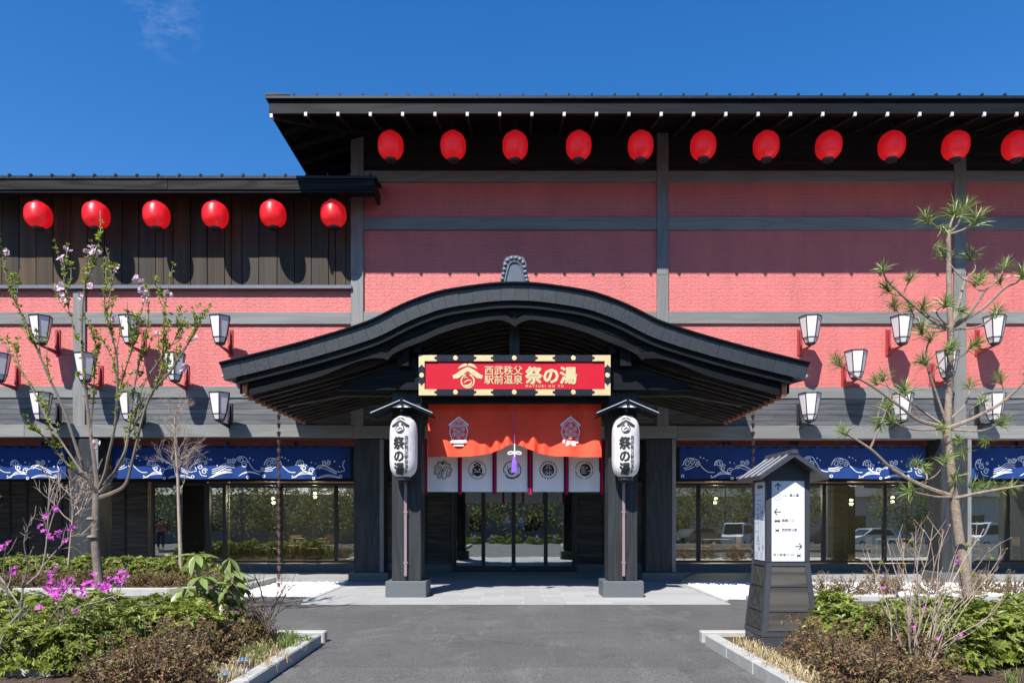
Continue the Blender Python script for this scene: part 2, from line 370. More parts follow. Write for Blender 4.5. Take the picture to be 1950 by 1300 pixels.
M['crimson'] = leafmat('crimson_petal', (0.45, 0.02, 0.10), (0.60, 0.06, 0.16), 0.5, 0.3, 0.2)
M['dry'] = leafmat('dry_grass', (0.34, 0.26, 0.13), (0.60, 0.50, 0.30), 0.7, 0.3, 0.2)
M['grass'] = leafmat('green_grass', (0.10, 0.15, 0.03), (0.26, 0.31, 0.09), 0.5, 0.35, 0.3)
M['lid_blue'] = plain('blue_plastic_lid', (0.09, 0.25, 0.48), 0.5, 0, 0.15, 8)
M['iron'] = plain('cast_iron', (0.03, 0.03, 0.032), 0.6, 0.3, 0.2, 30, 60, 0.3, 0.004)
M['car_white'] = plain('white_car_paint', (0.72, 0.73, 0.74), 0.2, 0, 0.03)
M['car_dark'] = plain('black_car_paint', (0.03, 0.032, 0.036), 0.2, 0, 0.03)
M['car_glass'] = plain('car_glass', (0.02, 0.025, 0.028), 0.08, 0, 0.02)
M['tyre'] = plain('tyre_rubber', (0.02, 0.02, 0.02), 0.8)
M['house_wall'] = plain('brown_house_wall', (0.30, 0.25, 0.20), 0.8, 0, 0.1, 2)
M['cream_wall'] = plain('cream_house_wall', (0.60, 0.57, 0.52), 0.8, 0, 0.1, 2)
M['house_roof'] = plain('grey_house_roof', (0.13, 0.135, 0.145), 0.6, 0, 0.2, 3)
m, n, l, p = nt('warm_downlight')
p.inputs['Emission Color'].default_value = (1, 0.72, 0.42, 1); p.inputs['Emission Strength'].default_value = 14
M['lamp'] = m

# ------------------------------------------------------------------ mesh helpers
WL = {}


class MB:
    def __init__(s): s.v, s.f, s.mi, s.cur = [], [], [], 0

    def add(s, vs_, fs):
        o = len(s.v); s.v += [tuple(q) for q in vs_]
        for f in fs:
            s.f.append(tuple(i + o for i in f)); s.mi.append(s.cur)
        return s

    def box(s, x0, x1, y0, y1, z0, z1, c=0.0):
        if x0 > x1: x0, x1 = x1, x0
        if y0 > y1: y0, y1 = y1, y0
        if z0 > z1: z0, z1 = z1, z0
        if c <= 0:
            v = [(x, y, z) for z in (z0, z1) for y in (y0, y1) for x in (x0, x1)]
            return s.add(v, [(0, 2, 3, 1), (4, 5, 7, 6), (0, 1, 5, 4), (1, 3, 7, 5), (3, 2, 6, 7), (2, 0, 4, 6)])
        c = min(c, (x1 - x0) * .45, (y1 - y0) * .45, (z1 - z0) * .45)
        lo, hi = (x0, y0, z0), (x1, y1, z1)
        v, idx = [], {}
        for sx in (0, 1):
            for sy in (0, 1):
                for sz in (0, 1):
                    sg = (sx, sy, sz)
                    for ax in range(3):
                        q = []
                        for k in range(3):
                            e = hi[k] if sg[k] else lo[k]
                            q.append(e if k == ax else (e - c if sg[k] else e + c))
                        idx[(sx, sy, sz, ax)] = len(v); v.append(tuple(q))
        f = []
        for ax in range(3):
            b, d = [(1, 2), (0, 2), (0, 1)][ax]
            for sd in (0, 1):
                loop = []
                for (p_, q_) in ((0, 0), (1, 0), (1, 1), (0, 1)):
                    k = [0, 0, 0]; k[ax] = sd; k[b] = p_; k[d] = q_
                    loop.append(idx[(k[0], k[1], k[2], ax)])
                f.append(tuple(loop))
        for ax in range(3):
            b, d = [(1, 2), (0, 2), (0, 1)][ax]
            for p_ in (0, 1):
                for q_ in (0, 1):
                    k0 = [0, 0, 0]; k0[b] = p_; k0[d] = q_; k1 = list(k0); k1[ax] = 1
                    f.append((idx[(*k0, b)], idx[(*k1, b)], idx[(*k1, d)], idx[(*k0, d)]))
        for sx in (0, 1):
            for sy in (0, 1):
                for sz in (0, 1):
                    f.append((idx[(sx, sy, sz, 0)], idx[(sx, sy, sz, 1)], idx[(sx, sy, sz, 2)]))
        return s.add(v, f)

    def prism(s, pts, vec):
        n_ = len(pts); a = [Vector(q) for q in pts]; b = [q + Vector(vec) for q in a]
        f = [tuple(range(n_)), tuple(range(2 * n_ - 1, n_ - 1, -1))]
        for i in range(n_):
            j = (i + 1) % n_; f.append((i, n_ + i, n_ + j, j))
        return s.add(a + b, f)

    def tube(s, pts, rad, n_=6, cap=True):
        pts = [Vector(q) for q in pts]
        if not hasattr(rad, '__len__'): rad = [rad] * len(pts)
        v, prev = [], None
        for i, q in enumerate(pts):
            t = (pts[min(i + 1, len(pts) - 1)] - pts[max(i - 1, 0)])
            t = t.normalized() if t.length > 1e-9 else Vector((0, 0, 1))
            if prev is None:
                u = t.orthogonal().normalized()
            else:
                u = prev - t * prev.dot(t)
                u = u.normalized() if u.length > 1e-6 else t.orthogonal().normalized()
            prev = u; w = t.cross(u)
            for k in range(n_):
                a = 2 * math.pi * k / n_
                v.append(q + (u * math.cos(a) + w * math.sin(a)) * rad[i])
        f = []
        for i in range(len(pts) - 1):
            for k in range(n_):
                k2 = (k + 1) % n_
                f.append((i * n_ + k, i * n_ + k2, (i + 1) * n_ + k2, (i + 1) * n_ + k))
        if cap:
            f.append(tuple(range(n_ - 1, -1, -1))); f.append(tuple((len(pts) - 1) * n_ + k for k in range(n_)))
        return s.add(v, f)

    def lathe(s, prof, n_=20, c=(0, 0, 0), cap=True):
        v, f = [], []
        for (r_, z_) in prof:
            for k in range(n_):
                a = 2 * math.pi * k / n_
                v.append((c[0] + r_ * math.cos(a), c[1] + r_ * math.sin(a), c[2] + z_))
        for i in range(len(prof) - 1):
            for k in range(n_):
                k2 = (k + 1) % n_
                f.append((i * n_ + k, i * n_ + k2, (i + 1) * n_ + k2, (i + 1) * n_ + k))
        if cap:
            f.append(tuple(range(n_ - 1, -1, -1))); f.append(tuple((len(prof) - 1) * n_ + k for k in range(n_)))
        return s.add(v, f)

    def build(s, name, mat, parent=None, smooth=False, at=None, fix=True):
        me = bpy.data.meshes.new(name)
        base = WL.get(parent.name, Vector()) if parent is not None else Vector()
        at = Vector(at) if at is not None else base.copy()
        me.from_pydata([tuple(Vector(q) - at) for q in s.v], [], s.f)
        for mm in (mat if isinstance(mat, (list, tuple)) else [mat]): me.materials.append(mm)
        if isinstance(mat, (list, tuple)): me.polygons.foreach_set('material_index', s.mi)
        if fix:
            b = bmesh.new(); b.from_mesh(me); bmesh.ops.recalc_face_normals(b, faces=b.faces); b.to_mesh(me); b.free()
        if smooth:
            me.polygons.foreach_set('use_smooth', [True] * len(me.polygons))
            if smooth != 'all':
                try: me.set_sharp_from_angle(angle=R(40))
                except Exception: pass
        me.update()
        o = bpy.data.objects.new(name, me); C.objects.link(o)
        if parent is not None: o.parent = parent
        o.location = at - base
        WL[o.name] = at
        return o


def tag(o, label=None, cat=None, group=None, kind=None):
    if label: o['label'] = label
    if cat: o['category'] = cat
    if group: o['group'] = group
    if kind: o['kind'] = kind
    return o


def thing(name, label, cat, loc=(0, 0, 0), group=None, kind=None):
    o = bpy.data.objects.new(name, None); C.objects.link(o)
    o.location = loc; WL[o.name] = Vector(loc); o.empty_display_size = 0.2
    return tag(o, label, cat, group, kind)


def copy_tree(o, loc=None, rz=None, scale=None, label=None, parent=None):
    c = o.copy(); C.objects.link(c)
    if parent is not None: c.parent = parent
    if loc is not None: c.location = loc
    if rz is not None: c.rotation_euler = (c.rotation_euler[0], c.rotation_euler[1], rz)
    if scale is not None: c.scale = scale if hasattr(scale, '__len__') else (scale,) * 3
    if label: c['label'] = label
    for ch in list(o.children): copy_tree(ch, parent=c)
    return c


UNIT = {}


def piece(name, mat, parent, x0, x1, y0, y1, z0, z1, rot=None):
    key = (mat.name, name)
    if key not in UNIT:
        t = MB().box(-.5, .5, -.5, .5, -.5, .5)
        me = bpy.data.meshes.new(name); me.from_pydata(t.v, [], t.f); me.materials.append(mat); UNIT[key] = me
    o = bpy.data.objects.new(name, UNIT[key]); C.objects.link(o)
    base = Vector()
    if parent is not None:
        o.parent = parent; base = WL.get(parent.name, Vector())
    o.location = Vector(((x0 + x1) / 2, (y0 + y1) / 2, (z0 + z1) / 2)) - base
    o.scale = (abs(x1 - x0), abs(y1 - y0), abs(z1 - z0))
    if rot: o.rotation_euler = rot
    return o


def part(name, mat, parent, x0, x1, y0, y1, z0, z1, c=0.008):
    return MB().box(x0, x1, y0, y1, z0, z1, c).build(name, mat, parent)


def lerp(a, b, t): return a + (b - a) * t


def interp(xs, ys, x):
    """monotone cubic"""
    n_ = len(xs)
    if x <= xs[0]: return ys[0] + (x - xs[0]) * (ys[1] - ys[0]) / (xs[1] - xs[0]) * 0
    if x >= xs[-1]: return ys[-1] + (x - xs[-1]) * (ys[-1] - ys[-2]) / (xs[-1] - xs[-2])
    d = [(ys[i + 1] - ys[i]) / (xs[i + 1] - xs[i]) for i in range(n_ - 1)]
    mm = [d[0]] + [(0 if d[i - 1] * d[i] <= 0 else 2 * d[i - 1] * d[i] / (d[i - 1] + d[i])) for i in range(1, n_ - 1)] + [d[-1]]
    i = max(k for k in range(n_ - 1) if xs[k] <= x)
    h = xs[i + 1] - xs[i]; t = (x - xs[i]) / h
    return ((1 + 2 * t) * (1 - t) ** 2 * ys[i] + t * (1 - t) ** 2 * h * mm[i] + t * t * (3 - 2 * t) * ys[i + 1] + t * t * (t - 1) * h * mm[i + 1])


def smooth_path(pts, k=4):
    """Catmull-Rom through the points (tuples of any length)"""
    if len(pts) < 3: return [tuple(q) for q in pts]
    out = []
    for i in range(len(pts) - 1):
        p0, p1, p2, p3 = pts[max(i - 1, 0)], pts[i], pts[i + 1], pts[min(i + 2, len(pts) - 1)]
        for j in range(k):
            t = j / k
            out.append(tuple(0.5 * (2 * b + (c - a) * t + (2 * a - 5 * b + 4 * c - d) * t * t + (3 * b - a - 3 * c + d) * t ** 3) for a, b, c, d in zip(p0, p1, p2, p3)))
    out.append(tuple(pts[-1]))
    return out


class Flat:
    """flat print: strokes, discs, rings and text in a 2D plane (u right, v up), mapped by a function to the surface"""
    def __init__(s, fn): s.fn, s.mb, s.n = fn, MB(), 0

    def put(s, pts, faces):
        s.n += 1
        off = 0.0002 * (s.n % 25)
        s.mb.add([s.fn(u, v, off) for u, v in pts], faces)

    def stroke(s, pts, w, k=4, taper=False):
        pts = smooth_path(pts, k) if k else [tuple(q) for q in pts]
        v = []
        n_ = len(pts)
        for i, q in enumerate(pts):
            a, b = pts[max(i - 1, 0)], pts[min(i + 1, n_ - 1)]
            dx, dy = b[0] - a[0], b[1] - a[1]; L = math.hypot(dx, dy) or 1
            ww = w
            if taper: ww = w * max(0.12, math.sin(math.pi * (i + 0.5) / n_))
            if len(q) > 2: ww = q[2]
            nx, ny = -dy / L * ww / 2, dx / L * ww / 2
            v += [(q[0] + nx, q[1] + ny), (q[0] - nx, q[1] - ny)]
        s.put(v, [(2 * i, 2 * i + 1, 2 * i + 3, 2 * i + 2) for i in range(n_ - 1)])

    def poly(s, pts): s.put(pts, [tuple(range(len(pts)))])

    def disc(s, c, r, n_=20, ry=None):
        ry = ry or r
        s.poly([(c[0] + r * math.cos(2 * math.pi * k / n_), c[1] + ry * math.sin(2 * math.pi * k / n_)) for k in range(n_)])

    def ring(s, c, r, w, n_=28, a0=0, a1=360, wav=0, wk=0):
        pts = []
        for k in range(n_ + 1):
            a = R(a0 + (a1 - a0) * k / n_); rr = r + wav * math.cos(wk * a)
            pts.append((c[0] + rr * math.cos(a), c[1] + rr * math.sin(a)))
        s.stroke(pts, w, 0)

    def spiral(s, c, r, w, turns=1.4, a0=0, sgn=1):
        s.stroke([(c[0] + r * (1 - 0.75 * k / 16) * math.cos(R(a0) + sgn * k / 16 * turns * 6.283), c[1] + r * (1 - 0.75 * k / 16) * math.sin(R(a0) + sgn * k / 16 * turns * 6.283)) for k in range(17)], w, 0)

    def text(s, body, u, v, size, align='LEFT', bold=0.0, sx=1.0, spacing=1.0):
        c = bpy.data.curves.new('txt', 'FONT'); c.body = body; c.size = size; c.align_x = align
        c.space_character = spacing; c.resolution_u = 2
        o = bpy.data.objects.new('txt', c); C.objects.link(o)
        dg = bpy.context.evaluated_depsgraph_get()
        me = bpy.data.meshes.new_from_object(o.evaluated_get(dg))
        fs = [tuple(p_.vertices) for p_ in me.polygons]; b = bold * size
        for i in range(8 if bold > .03 else 4 if bold else 1):
            a = i * (.7854 if bold > .03 else 1.5708) + .4
            s.put([(u + q.co.x * sx + b * math.cos(a), v + q.co.y + b * math.sin(a)) for q in me.vertices], fs)
        bpy.data.objects.remove(o); bpy.data.curves.remove(c); bpy.data.meshes.remove(me)

    def build(s, name, mat, parent): return s.mb.build(name, mat, parent, fix=False)

    def flush(s, name, mat, parent, root=None):
        o = s.mb.build(name, mat, parent if root is None else None, fix=False)
        if root is not None: o.parent = parent; o.location = WL[o.name] - WL[root.name]
        s.mb = MB(); return o


def wallmap(Y):
    return lambda u, v, off: (u, Y - off, v)


def emblem(F, cx, cy, s, ring_w=0.09):
    """two-tiered roof over a bearded round face; s = overall width"""
    def q(x, y): return (cx + x * s, cy + y * s)
    def st(pts, w, taper=False): F.stroke([(*q(p_[0], p_[1]), p_[2] * s) if len(p_) > 2 else q(*p_) for p_ in pts], w * s, 4, taper)
    for g in (-1, 1):
        st([(g * 0.30, .19, .012), (g * 0.19, .27, .075), (g * 0.06, .315, .085), (g * 0.02, .285, .03)], .07)
        st([(0.0 * g, .165, .09), (g * .14, .11, .14), (g * .30, -.01, .15), (g * .46, -.075, .11)], .12)
        st([(g * .03, .06, .014), (g * .16, .0, .016), (g * .27, -.08, .018), (g * .35, -.11, .018)], .016)
        st([(g * .15, .02, .02), (g * .10, -.02, .05), (g * .05, .0, .02)], .03)
    F.poly([q(-.12, .2), q(0, .13), q(.12, .2), q(0, .25)])
    F.ring(q(0, -.20), .20 * s, .045 * s, 30, 128, 412)
    st([(.0, -.10, .012), (-.06, -.07, .03), (-.11, -.10, .02)], .02)
    st([(.11, -.17, .02), (.0, -.17, .05), (-.10, -.235, .03), (-.12, -.26, .012)], .03)
    st([(.13, -.20, .02), (.08, -.30, .06), (-.04, -.34, .05), (-.10, -.31, .015)], .04)


# ------------------------------------------------------------------ ground, paving, kerbs
g = MB(); g.add([(sx_, y_, z_) for y_, z_ in ((-400, -.55), (-4.5, -.55), (-1, 0), (400, 0)) for sx_ in (-400, 400)], [(0, 1, 3, 2), (2, 3, 5, 4), (4, 5, 7, 6)])
tag(g.build('asphalt_ground', M['asphalt']), 'dark grey asphalt forecourt in front of the red building', kind='structure')
g = MB(); g.add([(X(545, 8.6), 7.2, .004), (1.9, 7.2, .004), (1.9, 8.58, .004), (X(545, 8.6), 8.58, .004)], [(0, 1, 2, 3)])
tag(g.build('asphalt_patch', M['asphalt2']), 'smoother repaired asphalt strip in the foreground', kind='structure')


def paving(name, label, x0, x1, y0, y1, tx, ty, mat, z=0.012, stagger=True):
    root = thing(name, label, None, ((x0 + x1) / 2, y0, 0), kind='structure')
    MB().box(x0, x1, y0, y1, -.05, z - .003).build('bed', M['joint'], root)
    ny = max(1, round((y1 - y0) / ty)); dy = (y1 - y0) / ny
    for j in range(ny):
        xs = [x0]; off = (tx / 2 if (stagger and j % 2) else tx)
        while xs[-1] + off < x1 - .05: xs.append(xs[-1] + off); off = tx
        xs.append(x1)
        for a, b in zip(xs, xs[1:]):
            piece('paving_tile', mat, root, a + .007, b - .007, y0 + j * dy + .007, y0 + (j + 1) * dy - .007, z - .03, z + random.uniform(-.001, .001))
    return root


hp = [(-900, -260), (-500, -330), (-250, -380), (0, -400), (260, -380), (520, -320), (900, -250)]  # unseen ridge, added to cut low sky light on the facade
t = MB(); v = []
for i, (x, y) in enumerate(hp):
    hh = (40, 58, 72, 62, 76, 58, 44)[i]
    v += [(x, y, -2), (x * 1.08, y - 90, hh * .55), (x * 1.16, y - 200, hh)]
t.add(v, [(3 * i + j, 3 * i + 3 + j, 3 * i + 4 + j, 3 * i + 1 + j) for i in range(len(hp) - 1) for j in (0, 1)])
M['blocker_hill'] = plain('sky_blocker_hill', (0.045, 0.06, 0.028), 0.9, 0, 0.35, .03, spec=0.1)
tag(t.build('sky_blocker_hills', M['blocker_hill'], smooth='all'), 'unseen dark ridge added far behind the viewer to block low sky light', kind='structure')
PX0, PX1, PY0 = -4.32, 4.36, 14.85
paving('entrance_paving', 'pale grey stone paving leading to the entrance doors', PX0, PX1, PY0, 23.66, 0.9, 0.45, M['tile_pale'])
paving('apron_paving', 'grey paving strip below the windows left of the entrance', -18, PX0 - .006, 19.7, 23.66, 0.9, 0.66, M['apron'])
paving('apron_paving', 'grey paving strip below the windows right of the entrance', PX1 + .006, 18, 19.7, 23.66, 0.9, 0.66, M['apron'])


def kerb(name, label, pts, w=0.17, h=0.15, seg=1.0):
    """stones along a polyline; the line is the outer (road) edge, the stone lies to its left"""
    root = thing(name, label, None, (pts[0][0], pts[0][1], 0), kind='structure')
    for (a, b) in zip(pts, pts[1:]):
        a, b = Vector((*a, 0)), Vector((*b, 0)); L = (b - a).length; d = (b - a) / L; nn = Vector((-d.y, d.x, 0))
        k = max(1, round(L / seg)); ang = math.atan2(d.y, d.x)
        for i in range(k):
            s0, s1 = L * i / k + .004, L * (i + 1) / k - .004
            c_ = a + d * (s0 + s1) / 2 + nn * w / 2
            t = MB().box(-(s1 - s0) / 2, (s1 - s0) / 2, -w / 2, w / 2, -.1, h + random.uniform(-.003, .003), .016)
            o = t.build('kerb_stone', M['kerb'], root)
            # verts were taken relative to the root: shift mesh back and place the object
            for vv in o.data.vertices: vv.co += WL[root.name]
            o.location = c_ - WL[root.name]; o.rotation_euler = (0, 0, ang)
    return root


KX = 2.63
kerb('kerb', 'white concrete kerb round the front left planter', [(-18, 10.3), (-2.66, 10.3)], seg=1.0).scale = (1, 1, 1)
kerb('kerb', 'concrete kerb running towards the camera beside the front left planter', [(-2.66, 10.12), (-2.58, 2.5)][::-1], seg=1.0)
kerb('kerb', 'white kerb at the bottom left behind the bare azalea', [(-4.9, 7.75), (-16, 7.75)][::-1], seg=1.0)
kerb('kerb', 'white kerb at the corner beside the wooden sign post', [(2.62, 10.12), (2.78, 2.5)], seg=1.0)
kerb('kerb', 'far kerb behind the bushes of the front right planter', [(18, 10.3), (2.62, 10.3)][::-1], seg=1.0)
kerb('kerb', 'white kerb of the back left planter under the hedge', [(-18, 16.45), (-7.75, 16.45), (-6.35, 17.75), (-6.35, 19.6)], h=.17, seg=1.2)
kerb('kerb', 'white kerb of the gravel strip behind the sign post', [(4.9, 15.45), (18, 15.45)], h=.11, seg=1.2)
for nm, lab, quad in (('planter_soil', 'brown soil of the front left planter', [(-18, 7.93), (-4.9, 7.93), (-4.9, 2.5), (-2.8, 2.5), (-2.83, 10.28), (-18, 10.28)]),
                      ('planter_soil', 'brown soil beside the bottom left kerb', [(-16, 2.5), (-4.92, 2.5), (-4.92, 7.72), (-16, 7.72)]),
                      ('planter_soil', 'brown soil of the front right planter', [(2.83, 10.28), (2.96, 2.5), (18, 2.5), (18, 10.28)]),
                      ('planter_soil', 'soil of the back left planter', [(-18, 16.63), (-7.8, 16.63), (-6.53, 17.85), (-6.53, 19.6), (-18, 19.6)])):
    t = MB(); t.prism([(a, b, -.04) for a, b in quad], (0, 0, .125 if 'back' not in lab else .15)); tag(t.build(nm, M['soil']), lab, kind='structure')


def stones(name, label, x0, x1, y0, y1, n_, skip=None):
    t = MB(); rr = random.Random(5)
    t.add([(x0, y0, .008), (x1, y0, .008), (x1, y1, .008), (x0, y1, .008)], [(0, 1, 2, 3)])
    for _ in range(n_):
        x, y = rr.uniform(x0 + .03, x1 - .03), rr.uniform(y0 + .03, y1 - .03)
        s_ = rr.uniform(.022, .045); a = rr.uniform(0, 3)
        v = [(x + s_ * math.cos(a + k * 1.571) * rr.uniform(.8, 1.2), y + s_ * math.sin(a + k * 1.571) * rr.uniform(.8, 1.2), .012 + s_ * .3) for k in range(4)] + [(x, y, .014 + s_ * rr.uniform(.7, 1.1))]
        t.add(v, [(0, 1, 4), (1, 2, 4), (2, 3, 4), (3, 0, 4)])
    return tag(t.build(name, M['gravel'], fix=False), label, kind='stuff')


stones('white_gravel', 'white gravel bed under the left rain chain', -6.3, PX0 - .12, 16.2, 19.6, 4200)
stones('white_gravel', 'white gravel bed behind the sign post and under the right rain chain', PX1 + .12, 18, 15.7, 19.6, 7000)
for nm, x0, x1, lab in (('border_strip', PX0 - .12, PX0 - .006, 'thin concrete edging between the paving and the left gravel'), ('border_strip', PX1 + .006, PX1 + .12, 'thin concrete edging between the paving and the right gravel')):
    tag(MB().box(x0, x1, 15.4, 19.68, -.05, .02).build(nm, M['kerb']), lab, kind='structure')
t = MB().lathe([(.30, 0), (.30, .006), (.27, .012), (.0, .012)], 24, (X(512, 15.2), 15.2, 0)); 
tag(t.build('manhole_cover', M['iron']), 'round iron manhole cover in the asphalt left of the paving', 'manhole cover')

# ------------------------------------------------------------------ the building
B = thing('bathhouse_building', 'red and black timbered bathhouse with dark eaves behind the porch', 'building', (0, YT, 0))
XL, XR = -18.0, 18.0


def xt(px): return X(px, YT)
def zt(py): return Z(py, YT)


# core behind the cladding
MB().box(XL, XR, YW + .12, YW + .3, zt(835) + .02, zt(560)).build('wall_core', M['interior'], B)
MB().box(xt(668), XR, YW + .12, YW + .3, zt(560) + .002, zt(252)).build('wall_core', M['interior'], B)
MB().box(XL, xt(668) - .002, YW + .12, YW + .3, zt(560) + .002, zt(372)).build('wall_core', M['interior'], B)
MB().box(XL, XR, 36, 36.3, 0, 15).build('back_wall', M['interior'], B)
MB().box(XL - .3, XL, YT + .2, 36, 0, 11.3).build('side_wall', M['siding'], B)
MB().box(XR, XR + .3, YT + .2, 36, 0, 12.4).build('side_wall', M['siding'], B)
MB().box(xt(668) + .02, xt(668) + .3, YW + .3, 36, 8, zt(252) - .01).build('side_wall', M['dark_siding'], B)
posts = [(139, 162, 553, 810), (668, 692, 252, 812), (1251, 1273, 252, 812), (1817, 1840, 252, 812)]
for a, b, y0, y1 in posts:
    j = 523 if y0 < 300 else None
    if j:
        part('post', M['timber_v'], B, xt(a), xt(b), YT - .012, YW + .1, zt(y1), zt(j) - .002)
        part('post', M['timber_v'], B, xt(a), xt(b), YT - .012, YW + .1, zt(j) + .002, zt(y0))
    else:
        part('post', M['timber_v'], B, xt(a), xt(b), YT - .012, YW + .1, zt(y1), zt(y0))
LB, RB = [(-300, 139), (162, 668)], [(692, 1251), (1273, 1817), (1840, 2240)]


def xs_of(a): return max(XL, min(XR, xt(a)))


for (y0, y1) in ((594, 617), (735, 757)):
    for a, b in LB: part('beam', M['timber'], B, xs_of(a) + .002, xs_of(b) - .002, YT, YW + .1, zt(y1), zt(y0))
for (y0, y1) in ((325, 346), (413, 437), (593, 616), (737, 758)):
    for a, b in RB: part('beam', M['timber'], B, xs_of(a) + .002, xs_of(b) - .002, YT, YW + .1, zt(y1), zt(y0))
for a, b, c_ in ((-300, 47, 0), (47, 672, 0), (672, 1290, 2), (1290, 1795, 3), (1795, 2240, 3)):
    part('girder', M['timber'], B, xs_of(a) + .002, xs_of(b) - .002, YT - .02, YW + .35, zt(832 + c_), zt(809 + c_ * .6))
for (y0, y1) in ((553, 594), (617, 735)):
    for a, b in LB: MB().box(xs_of(a), xs_of(b), YW, YW + .11, zt(y1) - .01, zt(y0) + .01).build('wall_panel', M['red'], B)
for (y0, y1) in ((346, 413), (437, 593), (616, 737)):
    for a, b in RB: MB().box(xs_of(a), xs_of(b), YW, YW + .11, zt(y1) - .01, zt(y0) + .01).build('wall_panel', M['red'], B)
# charcoal siding rows above the arcade
for bays, y0, y1 in ((LB, 757, 809), (RB, 758, 811)):
    for a, b in bays:
        A, Bx = xs_of(a), xs_of(b); rows = 5
        for k in range(rows):
            zlo, zhi = lerp(zt(y1), zt(y0), k / rows), lerp(zt(y1), zt(y0), (k + 1) / rows)
            x = A; first = random.uniform(1.5, 4)
            while x < Bx - .01:
                e = min(Bx, x + first); first = random.uniform(3, 4.2)
                if Bx - e < .6: e = Bx
                piece('siding_board', M['siding'], B, x + .002, e - .002, YT + .03 + random.uniform(0, .006), YW + .1, zlo + .006, zhi - .004)
                x = e
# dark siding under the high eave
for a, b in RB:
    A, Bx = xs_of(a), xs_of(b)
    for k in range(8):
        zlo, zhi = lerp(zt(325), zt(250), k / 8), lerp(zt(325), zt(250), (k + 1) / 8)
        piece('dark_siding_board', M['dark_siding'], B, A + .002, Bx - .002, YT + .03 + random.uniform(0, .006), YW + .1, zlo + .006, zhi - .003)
# upright cedar boards of the left wing
jl = [2, 35, 67, 100, 133, 165, 198, 231, 263, 295, 311, 329, 362, 394, 427, 440, 460, 492, 527, 560, 592, 625, 638, 658, 668]
jl = [2 - 33 * k for k in range(8, 0, -1)] + jl
for a, b in zip(jl, jl[1:]):
    if xt(b) < XL: continue
    piece('cedar_board', M['board'], B, max(XL, xt(a)) + .011, xt(b) - .011, YT + .02 + random.uniform(0, .014), YW + .1, zt(545), zt(366))
part('sill', M['grey_metal'], B, XL, xt(671), YT - .09, YW + .1, zt(551.5), zt(544.5), .012)

# high hipped roof
YE, XE = 17.86, X(510, 17.86)
zE = Z(217, YE); SL = .29
zf1, zf2 = Z(191, YE), Z(184.5, YE)


def ridge_roof(name, mat, inset, lift):
    """hipped slab whose eave line starts `inset` inside the drip edge"""
    xa, ya = XE + inset, YE + inset
    D, HZ = 9.0, lift
    t = MB()
    v = [(xa, ya, HZ), (XR + 6, ya, HZ), (XR + 6, ya + D, HZ + D * SL), (xa + D, ya + D, HZ + D * SL), (xa, ya + 2 * D, HZ), (XR + 6, ya + 2 * D, HZ)]
    th = .06
    w = [(x, y, z - th) for x, y, z in v]
    t.add(v + w, [(0, 1, 2, 3), (0, 3, 4), (3, 2, 5, 4), (6, 9, 8, 7), (6, 10, 9), (9, 10, 11, 8), (0, 6, 7, 1), (0, 4, 10, 6), (4, 5, 11, 10), (1, 7, 8, 2), (2, 8, 11, 5)])
    return t.build(name, mat, B)


ridge_roof('roof', M['roof_metal'], .02, zf2 - .02)
ridge_roof('soffit', M['black_wood'], .1, zE + .14)
part('fascia', M['black_wood'], B, XE + .03, XR, YE, YE + .09, zE, zf1, .01)
part('fascia', M['black_wood_y'], B, XE + .03, XE + .12, YE + .092, 36, zE, zf1, .01)
part('drip_edge', M['roof_metal'], B, XE - .04, XR, YE - .07, YE + .1, zf1 + .002, zf2, .01)
part('drip_edge', M['roof_metal'], B, XE - .04, XE + .12, YE + .102, 36, zf1 + .002, zf2, .01)
t = MB(); t.prism([(XE - .05, YE - .08, zf2), (XE + .55, YE - .08, zf2 + .01), (XE + .25, YE - .08, zf2 + .05), (XE - .07, YE - .08, zf2 + .04)], (0, .4, .1))
t.build('hip_cap', M['roof_metal'], B)
k = 0
x = X(560, YE)
while x < XR:
    part('roof_seam', M['roof_metal'], B, x - .025, x + .025, YE - .075, YE + .5, zf2 - .01, zf2 + .055 + .0, .008); x += 43.6 * YE / FPX


def rafter(x0, y0, x1, y1, z0, z1, w=.065, h=.12, tip=True):
    d = Vector((x1 - x0, y1 - y0, 0)); L = d.length; d /= L; s_ = Vector((-d.y, d.x, 0)) * w / 2
    t = MB(); a, b = Vector((x0, y0, z0)), Vector((x1, y1, z1)); u = Vector((0, 0, h))
    t.add([a - s_, a + s_, a + s_ + u, a - s_ + u, b - s_, b + s_, b + s_ + u, b - s_ + u], [(0, 1, 2, 3), (4, 7, 6, 5), (0, 4, 5, 1), (1, 5, 6, 2), (2, 6, 7, 3), (3, 7, 4, 0)])
    o = t.build('rafter', M['eave_rafter'], B)
    if tip:
        t = MB(); e = a - d * .012
        t.add([e - s_ * 1.0, e + s_ * 1.0, e + s_ * 1.0 + u * .75, e - s_ * 1.15 + u * .75, e - s_ * 1.15 + d * .05, e + s_ * 1.15 + d * .05, e + s_ * 1.15 + u * .75 + d * .05, e - s_ * 1.15 + u * .75 + d * .05], [(0, 1, 2, 3), (4, 7, 6, 5), (0, 4, 5, 1), (1, 5, 6, 2), (2, 6, 7, 3), (3, 7, 4, 0)])
        q = t.build('rafter_cap', M['cap_white'], o); q.location = (0, 0, 0)
        for vv in q.data.vertices: vv.co += WL[o.name] - WL[B.name]
    return o


